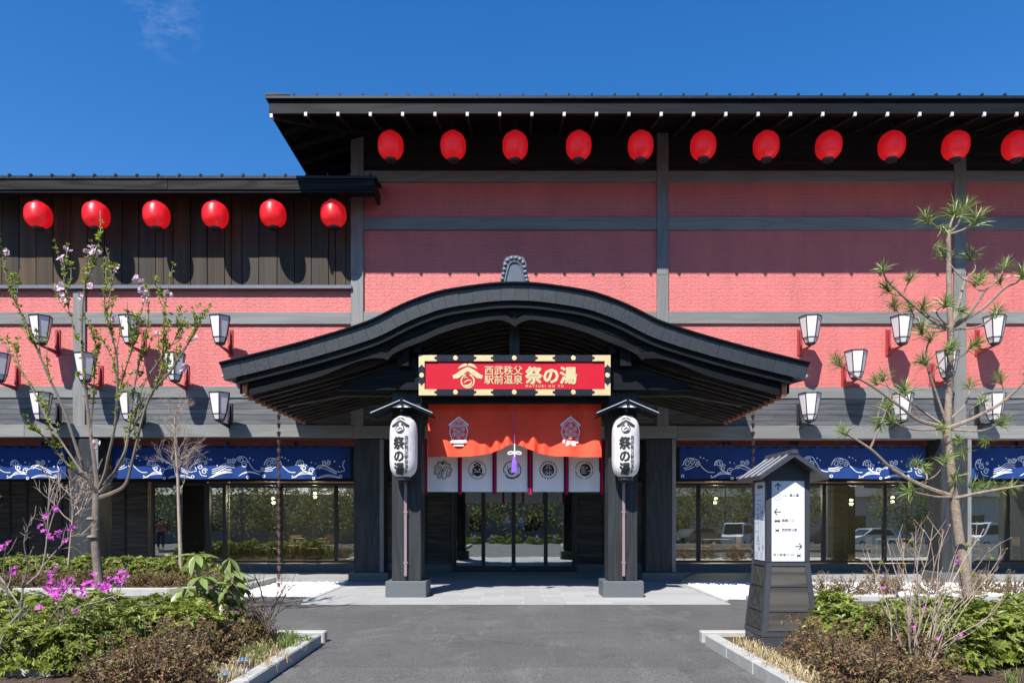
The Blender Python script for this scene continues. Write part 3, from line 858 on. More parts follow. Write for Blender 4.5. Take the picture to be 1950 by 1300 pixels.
zr = zE - .05
x = X(582, YE); 
while x < XR:
    run = min(YT - YE, (x - XE) * .98)
    rafter(x, YE + .0, x, YE + run + .02, zr, zr + run * SL); x += 61.55 * YE / FPX
rafter(XE + .12, YE + .12, XE + 2.15, YE + 2.15, zr - .02, zr + 2.1 * SL, .1, .14, False)
part('rafter_cap', M['white'], B, XE + .05, XE + .11, YE + .0, YE + .1, zr - .03, zr + .09, 0)
y = YE + .9
while y < YE + 12:
    run = min(1.6, (y - YE) * .98)
    rafter(XE + .12, y, XE + .12 + run, y, zr, zr + run * SL, tip=False); y += 61.55 * YE / FPX

# lower roof of the left wing
YL = 19.09; XLR = X(712, YL)
za, zb, zc = Z(362, YL), Z(341, YL), Z(335.5, YL)
t = MB(); t.prism([(XL - .5, YL - .03, zc), (XL - .5, 36, zc + 16.9 * .22), (XL - .5, 36, zc + 16.9 * .22 - .12), (XL - .5, YL - .03, zb + .004)], (XLR + .06 - XL + .5, 0, 0))
ov = t.build('roof', M['roof_metal'], B)
for vv in ov.data.vertices:
    if vv.co.y > 2 and vv.co.x > -6: vv.co.x = xt(668)
part('fascia', M['fascia_wood'], B, XL - .5, X(319, YL) - .002, YL, YL + .08, za + .01, zb, .008)
part('fascia', M['fascia_wood'], B, X(319, YL) + .002, XLR, YL, YL + .08, za + .01, zb, .008)
part('fascia', M['fascia_wood'], B, XLR - .08, XLR, YL + .082, YT - .03, za + .01, zb, .008)
MB().box(XL - .5, XLR - .002, YL + .03, YL + .3, za - .05, za + .008).build('soffit_batten', M['black_wood'], B)
t = MB(); t.prism([(XL - .5, YL + .09, za + .05), (XL - .5, YT + .1, zt(366)), (XL - .5, YT + .1, zt(366) + .05), (XL - .5, YL + .09, za + .1)], (XLR - .09 - XL + .5, 0, 0)); t.build('soffit', M['black_wood'], B)
x = X(-2 - 43.7 * 6, YL)
while x < XLR:
    if x > XL: part('roof_seam', M['roof_metal'], B, x - .028, x + .028, YL - .05, YL + .45, zc - .02, zc + .055, .008)
    x += 40.4 * YL / FPX

# arcade: columns, ceiling, red lintel, ground floor walls
zg = zt(835) - .004


def column(pa, pb):
    c_ = part('column', M['black_wood_v'], B, xt(pa), xt(pb), YT - .015, YT + .67, .26, zg, .012)
    w = (xt(pb) - xt(pa))
    piece('column_strip', M['timber_v'], B, xt(pb) - w * .13, xt(pb) - .004, YT - .03, YT - .014, .26, zg - .01)
    MB().box(xt(pa) - .13, xt(pb) + .13, YT - .13, YT + .8, -.02, .262, .015).build('column_base', M['granite'], B)


for a, b in ((132, 188), (674, 731), (1230, 1287), (1793, 1849)): column(a, b)
MB().box(XL, XR, YT + .42, YG + .5, 4.16, 4.3).build('arcade_ceiling', M['black_wood'], B)
for a, b in ((-260, 132), (188, 674), (1287, 1793), (1849, 2235)):
    part('lintel', M['red_beam'], B, xs_of(a) + .01, xs_of(b) - .01, 20.74, 20.9, 3.79, 4.15, .006)
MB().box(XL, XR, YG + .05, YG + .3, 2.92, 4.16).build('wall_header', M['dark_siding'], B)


def planks(x0, x1, z0, z1, rows, cols, Y, batten=True):
    for c_ in range(cols):
        a, b = lerp(x0, x1, c_ / cols), lerp(x0, x1, (c_ + 1) / cols)
        for r_ in range(rows):
            piece('plank', M['plank'], B, a + .004, b - .004, Y + random.uniform(0, .012), Y + .06, lerp(z0, z1, r_ / rows) + .004, lerp(z0, z1, (r_ + 1) / rows) - .003)
        if batten: piece('batten', M['black_wood_v'], B, a - .03, a + .03, Y - .035, Y - .002, z0, z1)
    MB().box(x0, x1, Y + .065, Y + .2, z0 - .02, z1).build('wall_backing', M['interior'], B)


def xg(px): return X(px, YG)


planks(XL, xg(150), .27, 2.92, 13, 7, YG)
planks(xg(150), xg(282), .27, 2.92, 13, 3, YG)
planks(xg(731) - .4, xg(863) - .01, .27, 2.92, 13, 3, YG - .1)
planks(xg(1096) + .01, xg(1230) + .4, .27, 2.92, 13, 3, YG - .1)
x = XL
while x < XR:                                     # plinth stones, left out at the doors
    e = min(x + 1.78, XR)
    if e < xg(863) or x > xg(1096) - 1.0:
        a = max(x, xg(1096)) if x > 0 else x
        piece('plinth_stone', M['granite'], B, a + .004, e - .004, YG - .14, YG + .22, 0, .26)
    elif x < xg(863): piece('plinth_stone', M['granite'], B, x + .004, xg(863) - .004, YG - .14, YG + .22, 0, .26)
    x = e


def window_row(pxs, z0=.30, z1=2.86):
    for a, b in zip(pxs, pxs[1:]):
        A, Bx = xg(a), xg(b)
        w = MB(); fw = .055
        w.box(A, A + fw, YG - .05, YG + .08, z0, z1); w.box(Bx - fw, Bx, YG - .05, YG + .08, z0, z1)
        w.box(A + fw, Bx - fw, YG - .05, YG + .08, z0, z0 + .07); w.box(A + fw, Bx - fw, YG - .05, YG + .08, z1 - .07, z1)
        wo = w.build('window', M['dark_metal'], B)
        pn = MB().box(A + fw, Bx - fw, YG + .01, YG + .02, z0 + .07, z1 - .07).build('pane', M['glass'], None)
        pn.parent = wo; pn.location = WL[pn.name] - WL[B.name]


window_row([290, 397, 428, 534, 640, 742])
window_row([1222, 1330, 1436, 1568, 1684, 1790, 1918, 2024, 2040])

# entrance doors
YD = YG - .12
xs4 = [xg(866), xg(920.7), xg(978), xg(1039), xg(1093)]
fr = MB(); fr.box(xs4[0] - .09, xs4[0], YD - .06, YD + .1, .02, 2.92); fr.box(xs4[4], xs4[4] + .09, YD - .06, YD + .1, .02, 2.92); fr.box(xs4[0], xs4[4], YD - .06, YD + .1, 2.8, 2.92)
fr.build('door_frame', M['dark_metal'], B)
for i in range(4):
    a, b = xs4[i], xs4[i + 1]; yo = YD if i in (1, 2) else YD + .05
    d = MB(); fw = .065
    d.box(a + .003, a + fw, yo - .025, yo + .025, .03, 2.79); d.box(b - fw, b - .003, yo - .025, yo + .025, .03, 2.79)
    d.box(a + fw, b - fw, yo - .025, yo + .025, .03, .2); d.box(a + fw, b - fw, yo - .025, yo + .025, 2.7, 2.79)
    do = d.build('sliding_door', M['dark_metal'], B)

    def sub(mb, nm, mt):
        o = mb.build(nm, mt, None, fix=True); o.parent = do; o.location = WL[o.name] - WL[B.name]
    sub(MB().box(a + fw, b - fw, yo - .004, yo + .004, .2, 2.7), 'pane', M['door_glass'])
    xc = b - .28 if i in (0, 2) else a + .28
    sub(MB().box(xc - .045, xc + .045, yo - .008, yo - .006, Z(1031, YD), Z(1018, YD)), 'notice', M['print_white'])
    sub(MB().box(xc - .03, xc + .03, yo - .0095, yo - .0085, Z(1029, YD), Z(1023.5, YD)), 'notice_print', M['print_red'])
    if i in (1, 2):
        xm = X(966 if i == 1 else 992.5, YD)
        tr = MB(); tr.prism([(xm - .09, yo - .009, Z(994, YD)), (xm + .09, yo - .009, Z(994, YD)), (xm, yo - .009, Z(985.5, YD) + .04)], (0, .002, 0)); sub(tr, 'warning_sticker', M['print_white'])
        tr = MB(); tr.prism([(xm - .05, yo - .011, Z(993, YD)), (xm + .05, yo - .011, Z(993, YD)), (xm, yo - .011, Z(988, YD) + .02)], (0, .001, 0)); sub(tr, 'warning_print', M['print_blue'])
        sub(MB().box(xm - .09, xm + .09, yo - .009, yo - .007, Z(1001, YD), Z(995.5, YD)), 'warning_text_strip', M['print_blue'])
        kx = b - .03 if i == 1 else a + .03
        sub(MB().lathe([(.0, 0), (.022, 0), (.022, .01), (0, .01)], 10, (kx, yo - .03, .1)), 'lock', M['steel'])
MB().box(xs4[0] - .3, xs4[4] + .3, YD - .2, YD + .3, -.02, .02).build('threshold', M['granite'], B)

# dining room behind the glass
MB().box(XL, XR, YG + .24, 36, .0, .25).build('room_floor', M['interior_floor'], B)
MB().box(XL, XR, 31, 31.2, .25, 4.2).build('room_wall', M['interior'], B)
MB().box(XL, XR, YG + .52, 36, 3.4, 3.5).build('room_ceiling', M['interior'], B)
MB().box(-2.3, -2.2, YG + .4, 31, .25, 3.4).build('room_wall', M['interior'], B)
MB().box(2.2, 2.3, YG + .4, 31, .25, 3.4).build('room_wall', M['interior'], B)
part('room_partition', M['blind'], B, X(1574, 24.4), X(1612, 24.4), 24.3, 24.42, .25, 3.3)
part('room_partition', M['tan_wood'], B, X(434, 24.5), X(438, 24.5), 24.4, 24.5, .25, 3.3)
part('room_partition', M['plank'], B, X(345, 24.6), X(397, 24.6), 24.5, 24.6, .25, 3.3)
for px_, py_, Yy in ((1363, 950, 27.5), (1621, 953, 27.5), (1452, 935, 27.5), (520, 950, 27.5), (600, 940, 28), (1700, 948, 28)):
    q = P(px_, py_, Yy); t = MB().lathe([(0, .06), (.05, .06), (.06, 0), (0, 0)], 12, tuple(q)); dl_ = t.build('downlight', M['lamp'], B)
    pl_ = bpy.data.lights.new('downlight_bulb', 'POINT'); pl_.energy = 130; pl_.color = (1, .78, .52); pl_.shadow_soft_size = .08
    po_ = bpy.data.objects.new('downlight_bulb', pl_); C.objects.link(po_); po_.location = q - Vector((0, 0, .12))

# ------------------------------------------------------------------ the porch
G = thing('entrance_porch', 'black karahafu porch with undulating roof on two pillars before the entrance', 'porch', (0, YP, 0))
SR = YR / FPX
TD = [0, 31, 95, 141, 192, 225, 273, 309, 373, 444, 561]
TY = [537.5, 538.5, 546, 554, 570.5, 585, 609, 622, 641.5, 661, 690]


def top_z(x): return EYE + (VY - interp(TD, TY, abs(x) / SR)) * SR


SB = 15.62 / FPX
UD = [0, 31, 68, 129, 178, 215, 290, 375, 502, 560]
UY = [607, 609, 617, 633, 653, 668, 696, 720, 754, 768]


def und_z(x): return EYE + (VY - interp(UD, UY, abs(x) / SB)) * SB


XTIP = 561 * SR
NS = 112
sx = [-XTIP + 2 * XTIP * i / NS for i in range(NS + 1)]
# roof skin
t = MB(); v = []
for x in sx:
    z = top_z(x); v += [(x, YR - .05, z), (x, YT - .04, z), (x, YR - .05, z - .05), (x, YT - .04, z - .05)]
f = []
for i in range(NS):
    a, b = 4 * i, 4 * (i + 1)
    f += [(a, b, b + 1, a + 1), (a + 2, a + 3, b + 3, b + 2), (a, a + 2, b + 2, b), (a + 1, b + 1, b + 3, a + 3)]
f += [(0, 1, 3, 2), (4 * NS, 4 * NS + 2, 4 * NS + 3, 4 * NS + 1)]
t.add(v, f); t.build('porch_roof', M['roof_metal'], G, True)


def normal_at(fn, x):
    e = .02; dz = (fn(x + e) - fn(x - e)) / (2 * e); n_ = Vector((dz, 0, -1)).normalized(); return n_


def arclen_samples(fn, x0, x1, step):
    pts = [x0]; x = x0; acc = 0; px_, pz = x0, fn(x0)
    while x < x1:
        x += .004; z = fn(x); acc += math.hypot(x - px_, z - pz); px_, pz = x, z
        if acc >= step: pts.append(x); acc = 0
    if x1 - pts[-1] < step * .4: pts[-1] = x1
    else: pts.append(x1)
    return pts


half = arclen_samples(top_z, 0.0, XTIP, 27.2 * SR)
cuts = [-q for q in half[::-1]] + half[1:]
TH = 34 * SR
for a, b in zip(cuts, cuts[1:]):
    t = MB(); pts = []
    g_ = .0022
    for q, sg in ((a, 1), (lerp(a, b, .5), 0), (b, -1)):
        pts.append((q + sg * g_, top_z(q + sg * g_) - .052))
    low = []
    for q, sg in ((b, -1), (lerp(a, b, .5), 0), (a, 1)):
        n_ = normal_at(top_z, q)
        low.append((q + sg * g_ + n_.x * TH, top_z(q + sg * g_) + n_.z * TH))
    jit = random.uniform(-.004, .004)
    t.prism([(x, YR + jit, z) for x, z in pts + low], (0, .16, 0)); t.build('edge_panel', M['edge_metal'], G)
# lip tube along the top edge
t = MB(); t.tube([(x, YR - .05, top_z(x) - .02) for x in sx], .024, 6); t.build('roof_lip', M['black_wood'], G, True)


def band(name, mat, o0, o1, y0, y1, fn=top_z, xl=5.9, close=True):
    """a board following curve fn between normal offsets o0 and o1"""
    t = MB(); v = []; ns = 90
    for i in range(ns + 1):
        x = -xl + 2 * xl * i / ns; n_ = normal_at(fn, x); z = fn(x)
        a = (x + n_.x * o0, z + n_.z * o0); b = (x + n_.x * o1, z + n_.z * o1)
        v += [(a[0], y0, a[1]), (b[0], y0, b[1]), (a[0], y1, a[1]), (b[0], y1, b[1])]
    f = []
    for i in range(ns):
        a, b = 4 * i, 4 * (i + 1)
        f += [(a, b, b + 1, a + 1), (a + 2, a + 3, b + 3, b + 2), (a, a + 2, b + 2, b), (a + 1, b + 1, b + 3, a + 3)]
    f += [(0, 1, 3, 2), (4 * ns, 4 * ns + 2, 4 * ns + 3, 4 * ns + 1)]
    t.add(v, f); return t.build(name, mat, G, True)


band('roof_edge_board', M['black_wood'], TH - .01, TH + 12 * SR, YR + .07, YR + .4, xl=5.95)
band('roof_edge_moulding', M['black_wood'], TH + 9 * SR, TH + 13.5 * SR, YR + .03, YR + .068, xl=5.9)
# bargeboard with cusps: from below the edge board to its own lower line
BD = [0, 5, 12, 31, 68, 129, 178, 215, 232, 241, 247, 262, 375, 502]
BY = [624, 620.5, 616, 611, 617, 633, 653, 668, 677.5, 687, 684, 683.5, 720, 754]


def low_z(x): return EYE + (VY - interp(BD, BY, abs(x) / SB)) * SB


xl = 502 * SB
bx = sorted(set([round(-xl + 2 * xl * i / 120, 4) for i in range(121)] + [s_ * d * SB for d in (0, 5, 12, 20, 232, 241, 247, 255, 262) for s_ in (-1, 1)]))


def up_z(x):
    n_ = normal_at(top_z, x); return top_z(x) - (TH + 11 * SR) * math.sqrt(1 + ((top_z(x + .02) - top_z(x - .02)) / .04) ** 2) * .97


def board(name, mat, fa, fb, y0, y1):
    t = MB(); v = []
    for x in bx: v += [(x, y0, fa(x)), (x, y0, fb(x)), (x, y1, fa(x)), (x, y1, fb(x))]
    f = []
    for i in range(len(bx) - 1):
        a, b = 4 * i, 4 * (i + 1)
        f += [(a, b, b + 1, a + 1), (a + 2, a + 3, b + 3, b + 2), (a, a + 2, b + 2, b), (a + 1, b + 1, b + 3, a + 3)]
    e = 4 * (len(bx) - 1); f += [(0, 1, 3, 2), (e, e + 2, e + 3, e + 1)]
    t.add(v, f); return t.build(name, mat, G, True)


board('bargeboard', M['black_wood'], up_z, lambda x: low_z(x) + .02, YR + .16, YR + .26)
board('bargeboard_trim', M['black_wood'], lambda x: low_z(x) + .13, low_z, YR + .125, YR + .158)
board('bargeboard_bead', M['black_wood'], lambda x: low_z(x) + .215, lambda x: low_z(x) + .185, YR + .145, YR + .158)
# soffit and rafters
XS = 5.72
t = MB(); v = []
for i in range(81):
    x = -XS - .02 + 2 * (XS + .02) * i / 80; z = und_z(x) + .12; v += [(x, YR + .27, z), (x, YT - .06, z), (x, YR + .27, z + .03), (x, YT - .06, z + .03)]
f = []
for i in range(80):
    a, b = 4 * i, 4 * (i + 1)
    f += [(a, a + 1, b + 1, b), (a + 2, b + 2, b + 3, a + 3), (a, b, b + 2, a + 2), (a + 1, a + 3, b + 3, b + 1)]
t.add(v, f); t.build('porch_soffit', M['black_wood'], G, True)
for k in range(11):
    y = 15.97 + .4 * k; t = MB(); v = []; ns = 46; hw = .038
    for i in range(ns + 1):
        x = -XS + 2 * XS * i / ns; z = und_z(x)
        v += [(x, y - hw, z), (x, y + hw, z), (x, y + hw, z + .118), (x, y - hw, z + .118)]
    f = [(0, 1, 2, 3), (4 * ns + 3, 4 * ns + 2, 4 * ns + 1, 4 * ns)]
    for i in range(ns):
        a, b = 4 * i, 4 * (i + 1)
        f += [(a + j, b + j, b + (j + 1) % 4, a + (j + 1) % 4) for j in range(4)]
    t.add(v, f); ro = t.build('rafter', M['rafter'], G, True)
    for s_ in (-1, 1):
        xe = s_ * XS; z = und_z(xe)
        c_ = MB().box(xe - .05, xe + .05, y - hw - .012, y + hw + .012, z - .012, z + .1, .006).build('rafter_tip', M['copper'], None)
        c_.parent = ro; c_.location = WL[c_.name] - WL[G.name]
for s_ in (-1, 1):
    # side eave board, gutter and its end
    zz = und_z(5.75)
    part('side_eave', M['black_wood_y'], G, s_ * 5.74, s_ * 5.86, YR + .27, YT - .06, zz + .1, zz + .36, .01)
    part('gutter', M['copper'], G, s_ * 5.66, s_ * 5.78, YR + .2, YR + .262, zz + .03, zz + .36, .02)
    t = MB(); t.prism([(s_ * 5.9, YR + .5, zz + .33), (s_ * 6.27, YR + .5, zz + .42), (s_ * 6.32, YR + .5, zz + .53), (s_ * 6.15, YR + .5, zz + .52), (s_ * 5.9, YR + .5, zz + .42)], (0, .05, 0)); t.build('gutter_bracket', M['dark_metal'], G)
    part('gutter_pipe', M['steel'], G, s_ * 6.13, s_ * 6.33, YR + .45, YR + .58, zz + .48, zz + .55, .02)
# pillars with stone bases
for s_ in (-1, 1):
    xc = s_ * 2.372
    po = part('pillar', M['black_wood_v'], G, xc - .322, xc + .322, YP, YP + .64, .36, Z(738, YP), .014)
    MB().box(xc - .445, xc + .445, YP - .12, YP + .76, -.02, .362, .012).build('pillar_base', M['granite'], G)
    # rear brackets tie the pillars to the building
    part('tie_beam', M['black_wood_y'], G, xc - .16, xc + .16, YP + .645, YT - .04, Z(755, YP), Z(715, YP), .01)
    # projecting purlins
    for dx, w, y0, y1 in ((213, 22, 663, 697), (187, 14, 655, 672)):
        xx = s_ * dx * SB
        q = part('purlin', M['black_wood_y'], G, xx - w * SB / 2, xx + w * SB / 2, YR + .3, YT - .06, Z(y1, 15.7), Z(y0, 15.7), .012)
    # cantilever arm
    y = 17.2
    pts = [(745, 741), (648, 741), (533, 767), (548, 772), (652, 753), (745, 753)]
    t = MB(); t.prism([(s_ * -1 * X(a, y), y, Z(b, y)) for a, b in pts], (0, .22, 0)); t.build('bracket_arm', M['rafter'], G)
y = 15.93
pts = [(640, 742), (1320, 742), (1305, 728), (1262, 716), (1206, 690), (1150, 676), (810, 676), (754, 690), (698, 716), (655, 728)]
t = MB(); t.prism([(X(a, y), y, Z(b, y)) for a, b in pts], (0, .19, 0)); t.build('gable_beam', M['black_wood'], G)
part('strut', M['black_wood_v'], G, -.115, .115, 16.2, 16.4, Z(700, 16.2), und_z(0) + .1, .01)
part('noren_beam', M['black_wood'], G, -2.045, 2.045, 15.97, 16.12, Z(768, 16.0), Z(743, 16.0), .01)
part('ridge_beam', M['black_wood_y'], G, -.1, .1, 16.45, YT - .06, und_z(0) - .2, und_z(0) + .02, .01)
# ridge end tile with studs
yo = 15.62
def rp(px_, py_): return (X(px_, yo), Z(py_, yo))
outl = [(951, 539), (958, 515), (958, 500), (963, 490), (974, 486.5), (986, 486.5), (997, 490), (1002, 500), (1003, 515), (1009, 539)]
t = MB(); t.prism([(rp(a, b)[0], yo, rp(a, b)[1]) for a, b in outl], (0, .2, 0)); ro = t.build('ridge_ornament', M['tile'], G)
inn = [(961, 537), (967, 512), (970, 503), (976, 499), (984, 499), (990, 503), (993, 512), (999, 537)]
t = MB(); w = []
for (a, b), (c_, d) in zip(inn, inn[1:]): t.tube([(rp(a, b)[0], yo - .01, rp(a, b)[1]), (rp(c_, d)[0], yo - .01, rp(c_, d)[1])], .022, 6)
q = t.build('ornament_rim', M['tile'], None, True); q.parent = ro; q.location = WL[q.name] - WL[G.name]
for a, b in ((957, 531), (958.5, 522), (960.5, 513), (962, 504), (966.5, 496), (974, 492), (982, 491.5), (990, 494), (996, 500), (998.5, 509), (1000, 518), (1002, 527), (1003.5, 534)):
    xx, zz = rp(a, b); t = MB().lathe([(.045, 0), (.04, .02), (.025, .035), (0, .04)], 10)
    for i, v in enumerate(t.v): t.v[i] = (xx + v[0], yo - v[2], zz + v[1])
    q = t.build('stud', M['grey_metal'], None, True); q.parent = ro; q.location = WL[q.name] - WL[G.name]
part('roof_ridge', M['roof_metal'], G, -.2, .2, yo + .21, YT - .05, top_z(0) + .01, top_z(0) + .42, .02)

# ------------------------------------------------------------------ the sign board
YS = 15.7
S = thing('entrance_sign', 'red sign board with gold Japanese lettering and black and gold frame above the curtain', 'sign', (0, YS, Z(753, YS)))
a, b, c_, d = X(797, YS), X(1163, YS), Z(753, YS), Z(675.5, YS)
ix0, ix1, iz0, iz1 = X(809, YS), X(1151, YS), Z(740.5, YS), Z(688, YS)
MB().box(a, b, YS + .05, YS + .2, c_, d, .006).build('backing', M['sign_black'], S)
part('frame_rail', M['sign_black'], S, a, b, YS, YS + .048, iz1, d, .004); part('frame_rail', M['sign_black'], S, a, b, YS, YS + .048, c_, iz0, .004)
part('frame_stile', M['sign_black'], S, a, ix0, YS, YS + .048, iz0 + .001, iz1 - .001, .004); part('frame_stile', M['sign_black'], S, ix1, b, YS, YS + .048, iz0 + .001, iz1 - .001, .004)
MB().box(ix0, ix1, YS + .03, YS + .049, iz0, iz1).build('sign_face', M['sign_red'], S)


def gold(pts, nm='gold_mount'):
    t = MB(); t.prism([(X(p_, YS), YS - .008, Z(q_, YS)) for p_, q_ in pts], (0, .007, 0)); t.build(nm, M['gold'], S)


def notch(x, y0, y1, s_):
    m_ = (y0 + y1) / 2
    return [(x + s_ * 1.5, y0), (x, y0 + 2.2), (x, m_ - 2), (x - s_ * 2, m_ - 3.2), (x - s_ * 4.5, m_), (x - s_ * 2, m_ + 3.2), (x, m_ + 2), (x, y1 - 2.2), (x + s_ * 1.5, y1)]


for y0, y1 in ((676, 687.5), (741, 752.5)):
    for x0, x1 in ((903.5, 938.5), (1020.5, 1056)):
        gold(notch(x1, y0, y1, 1) + notch(x0, y0, y1, -1)[::-1])
    for x in (867.5, 979.5, 1092):
        cc = (X(x, YS), Z((y0 + y1) / 2, YS)); t = MB().lathe([(.052, 0), (.052, .008), (.045, .012), (0, .012)], 18)
        t.v = [(cc[0] + v[0], YS - v[2], cc[1] + v[1]) for v in t.v]; t.build('gold_stud', M['gold'], S)
for x in (803, 1157):
    cc = (X(x, YS), Z(714.5, YS)); t = MB().lathe([(.052, 0), (.052, .008), (.045, .012), (0, .012)], 18)
    t.v = [(cc[0] + v[0], YS - v[2], cc[1] + v[1]) for v in t.v]; t.build('gold_stud', M['gold'], S)
for mx in (0, 1):
    for my in (0, 1):
        fx = (lambda p_: 1960 - p_) if mx else (lambda p_: p_); fy = (lambda q_: 1428.5 - q_) if my else (lambda q_: q_)
        hz = notch(831, 676, 687.5, 1)
        vt = [(808.5, 699.5), (806.5, 698), (804.5, 696), (803, 693.5), (801.5, 696), (799.5, 698), (797.5, 699.5)]
        pts = [(797.5, 676)] + hz + [(808.5, 687.5)] + vt
        gold([(fx(p_), fy(q_)) for p_, q_ in pts], 'gold_corner')
pxs = YS / FPX
F = Flat(lambda u, v, off: (u, YS + .024 - off, v))
emblem(F, X(890.5, YS), Z(713, YS), 61 * pxs); F.flush('emblem', M['gold'], S)
F.text('西武秩父', X(922, YS), Z(711.5, YS), 18.4 * pxs, bold=.012, sx=1.0)
F.text('駅前温泉', X(922, YS), Z(729, YS), 18.4 * pxs, bold=.012, sx=1.0); F.flush('place_lettering', M['gold'], S)
for i_, ch_ in enumerate('祭の湯'): F.text(ch_, X(1000 + 33 * i_, YS), Z(727, YS), 34 * pxs, bold=.04, sx=.97); F.flush('name_character', M['gold'], S)
F.text('MATSURI NO YU', X(1001, YS), Z(737, YS), 6.6 * pxs, bold=.02, spacing=1.62, sx=.97)
F.build('latin_lettering', M['gold'], S)
for xx in (-1.2, 1.2): part('sign_hanger', M['dark_metal'], S, xx - .03, xx + .03, YS + .2, 15.929, d - .12, d - .02, .004)

# ------------------------------------------------------------------ white lanterns on the pillars
def prof_white(k):                                   # k 0..1 -> radius, height
    z = k
    r_ = .296 * (1 - abs(2 * k - 1) ** 5.5) ** (1 / 2.6) if 0 < k < 1 else 0
    return max(r_, .15), z


for s_, side in ((-1, 'left'), (1, 'right')):
    cx, cy = s_ * 2.372 - (.012 if s_ < 0 else -.012), 15.79
    z0, z1 = Z(909, cy), Z(793, cy); H = z1 - z0
    L = thing('pillar_lantern', f'tall white paper lantern with black brush lettering on the {side} porch pillar', 'lantern', (cx, cy, z0), 'white lanterns on the porch pillars')
    def rad(z):
        k = min(max((z - z0) / H, 0.0), 1.0); return prof_white(k)[0]
    rows = 46
    t = MB().lathe([((rad(z0 + H * i / rows) + (.0025 if i % 2 else -.0025)) if 0 < i < rows else .15, H * i / rows) for i in range(rows + 1)], 36, (cx, cy, z0)); t.build('paper_body', M['lantern_white'], L, 'all')
    MB().lathe([(.0, -.06), (.16, -.06), (.165, .0), (.155, .03), (0, .03)], 24, (cx, cy, z0)).build('bottom_rim', M['lamp_frame'], L, True)
    MB().lathe([(.0, -.02), (.1, -.02), (.07, .02), (.06, .14), (0, .14)], 20, (cx, cy, z1)).build('top_rim', M['lamp_frame'], L, True)
    # little gable roof
    zr_, ze = Z(763, 15.65), Z(788, 15.65); hw = .64
    for g_ in (-1, 1):
        t = MB(); t.prism([(cx, 15.5, zr_), (cx + g_ * hw, 15.5, ze), (cx + g_ * hw, 15.5, ze - .05), (cx, 15.5, zr_ - .05)], (0, .62, 0)); t.build('roof_slope', M['roof_metal'], L)
        t = MB(); t.prism([(cx, 15.47, zr_ + .012), (cx + g_ * (hw + .015), 15.47, ze + .012), (cx + g_ * (hw + .015), 15.47, ze - .008), (cx, 15.47, zr_ - .008)], (0, .029, 0)); t.build('roof_edge', M['steel'], L)
    t = MB(); t.prism([(cx, 15.53, zr_ - .055), (cx + .2, 15.53, zr_ - .152), (cx - .2, 15.53, zr_ - .152)], (0, .03, 0)); t.build('gable_board', M['white'], L)
    part('roof_pendant', M['black_wood'], L, cx - .03, cx + .03, 15.46, 15.5, zr_ - .12, zr_ + .03, .004)
    part('roof_arm', M['black_wood_y'], L, cx - .04, cx + .04, 15.56, YP - .002, zr_ - .24, zr_ - .16, .004)
    part('pole', M['pole'], L, cx - .03, cx + .03, YP - .075, YP - .02, Z(1096, YP), z0 - .06, .004)
    part('pole_clamp', M['pole'], L, cx - .045, cx + .045, YP - .08, YP - .001, Z(1072, YP), Z(1069, YP), .002)
    part('pole_clamp', M['pole'], L, cx - .045, cx + .045, YP - .08, YP - .001, Z(976, YP), Z(973, YP), .002)
    part('pole_foot', M['dark_metal'], L, cx - .09, cx + .09, cy - .02, YP - .001, z0 - .1, z0 - .062, .004)

    def cyl(u, v, off, cx=cx, cy=cy, rad=rad):
        r_ = rad(v) + .006 + off; a = u / .3
        return (cx + r_ * math.sin(a), cy - r_ * math.cos(a), v)
    F = Flat(cyl); q = cy / FPX
    emblem(F, -3.5 * q, Z(811, cy), 40 * q); F.flush('emblem', M['print_black'], L)
    for i, ch in enumerate('祭の湯'): F.text(ch, -5.5 * q, Z(854.5 + i * 24.2, cy), 24 * q, 'CENTER', .045, .9); F.flush('brush_character', M['print_black'], L)
    for i, ch in enumerate('西武秩父駅前温泉'): F.text(ch, 9 * q, Z(839 + i * 8.85, cy), 8.4 * q, 'CENTER', .02, .85)
    F.flush('side_lettering', M['print_black'], L)
    F.text('MATSURI NO YU', -2.5 * q, Z(904, cy), 2.9 * q, 'CENTER', .0, spacing=1.3)
    F.build('latin_lettering', M['print_black'], L)

# ------------------------------------------------------------------ curtains
def folds(x, z, ztop, k=1.0, seed=0.0):
    d = max(0.0, ztop - z)
    return k * d * (.05 * math.sin(x * 5.1 + seed) + .03 * math.sin(x * 11.3 + 1.7 + seed * 2)) + .006 * math.sin(x * 17 + seed)


def noren_cloth(x0, x1, ztop, bot, Y, nx, nz, fold, holes=None):
    """grid from ztop down to bot(x)"""
    t = MB(); v = []
    for j in range(nz + 1):
        for i in range(nx + 1):
            x = lerp(x0, x1, i / nx); z = lerp(ztop, bot(x), j / nz); v.append((x, Y + fold(x, z), z))
    f = [(j * (nx + 1) + i, j * (nx + 1) + i + 1, (j + 1) * (nx + 1) + i + 1, (j + 1) * (nx + 1) + i) for j in range(nz) for i in range(nx)]
    return t.add(v, f)


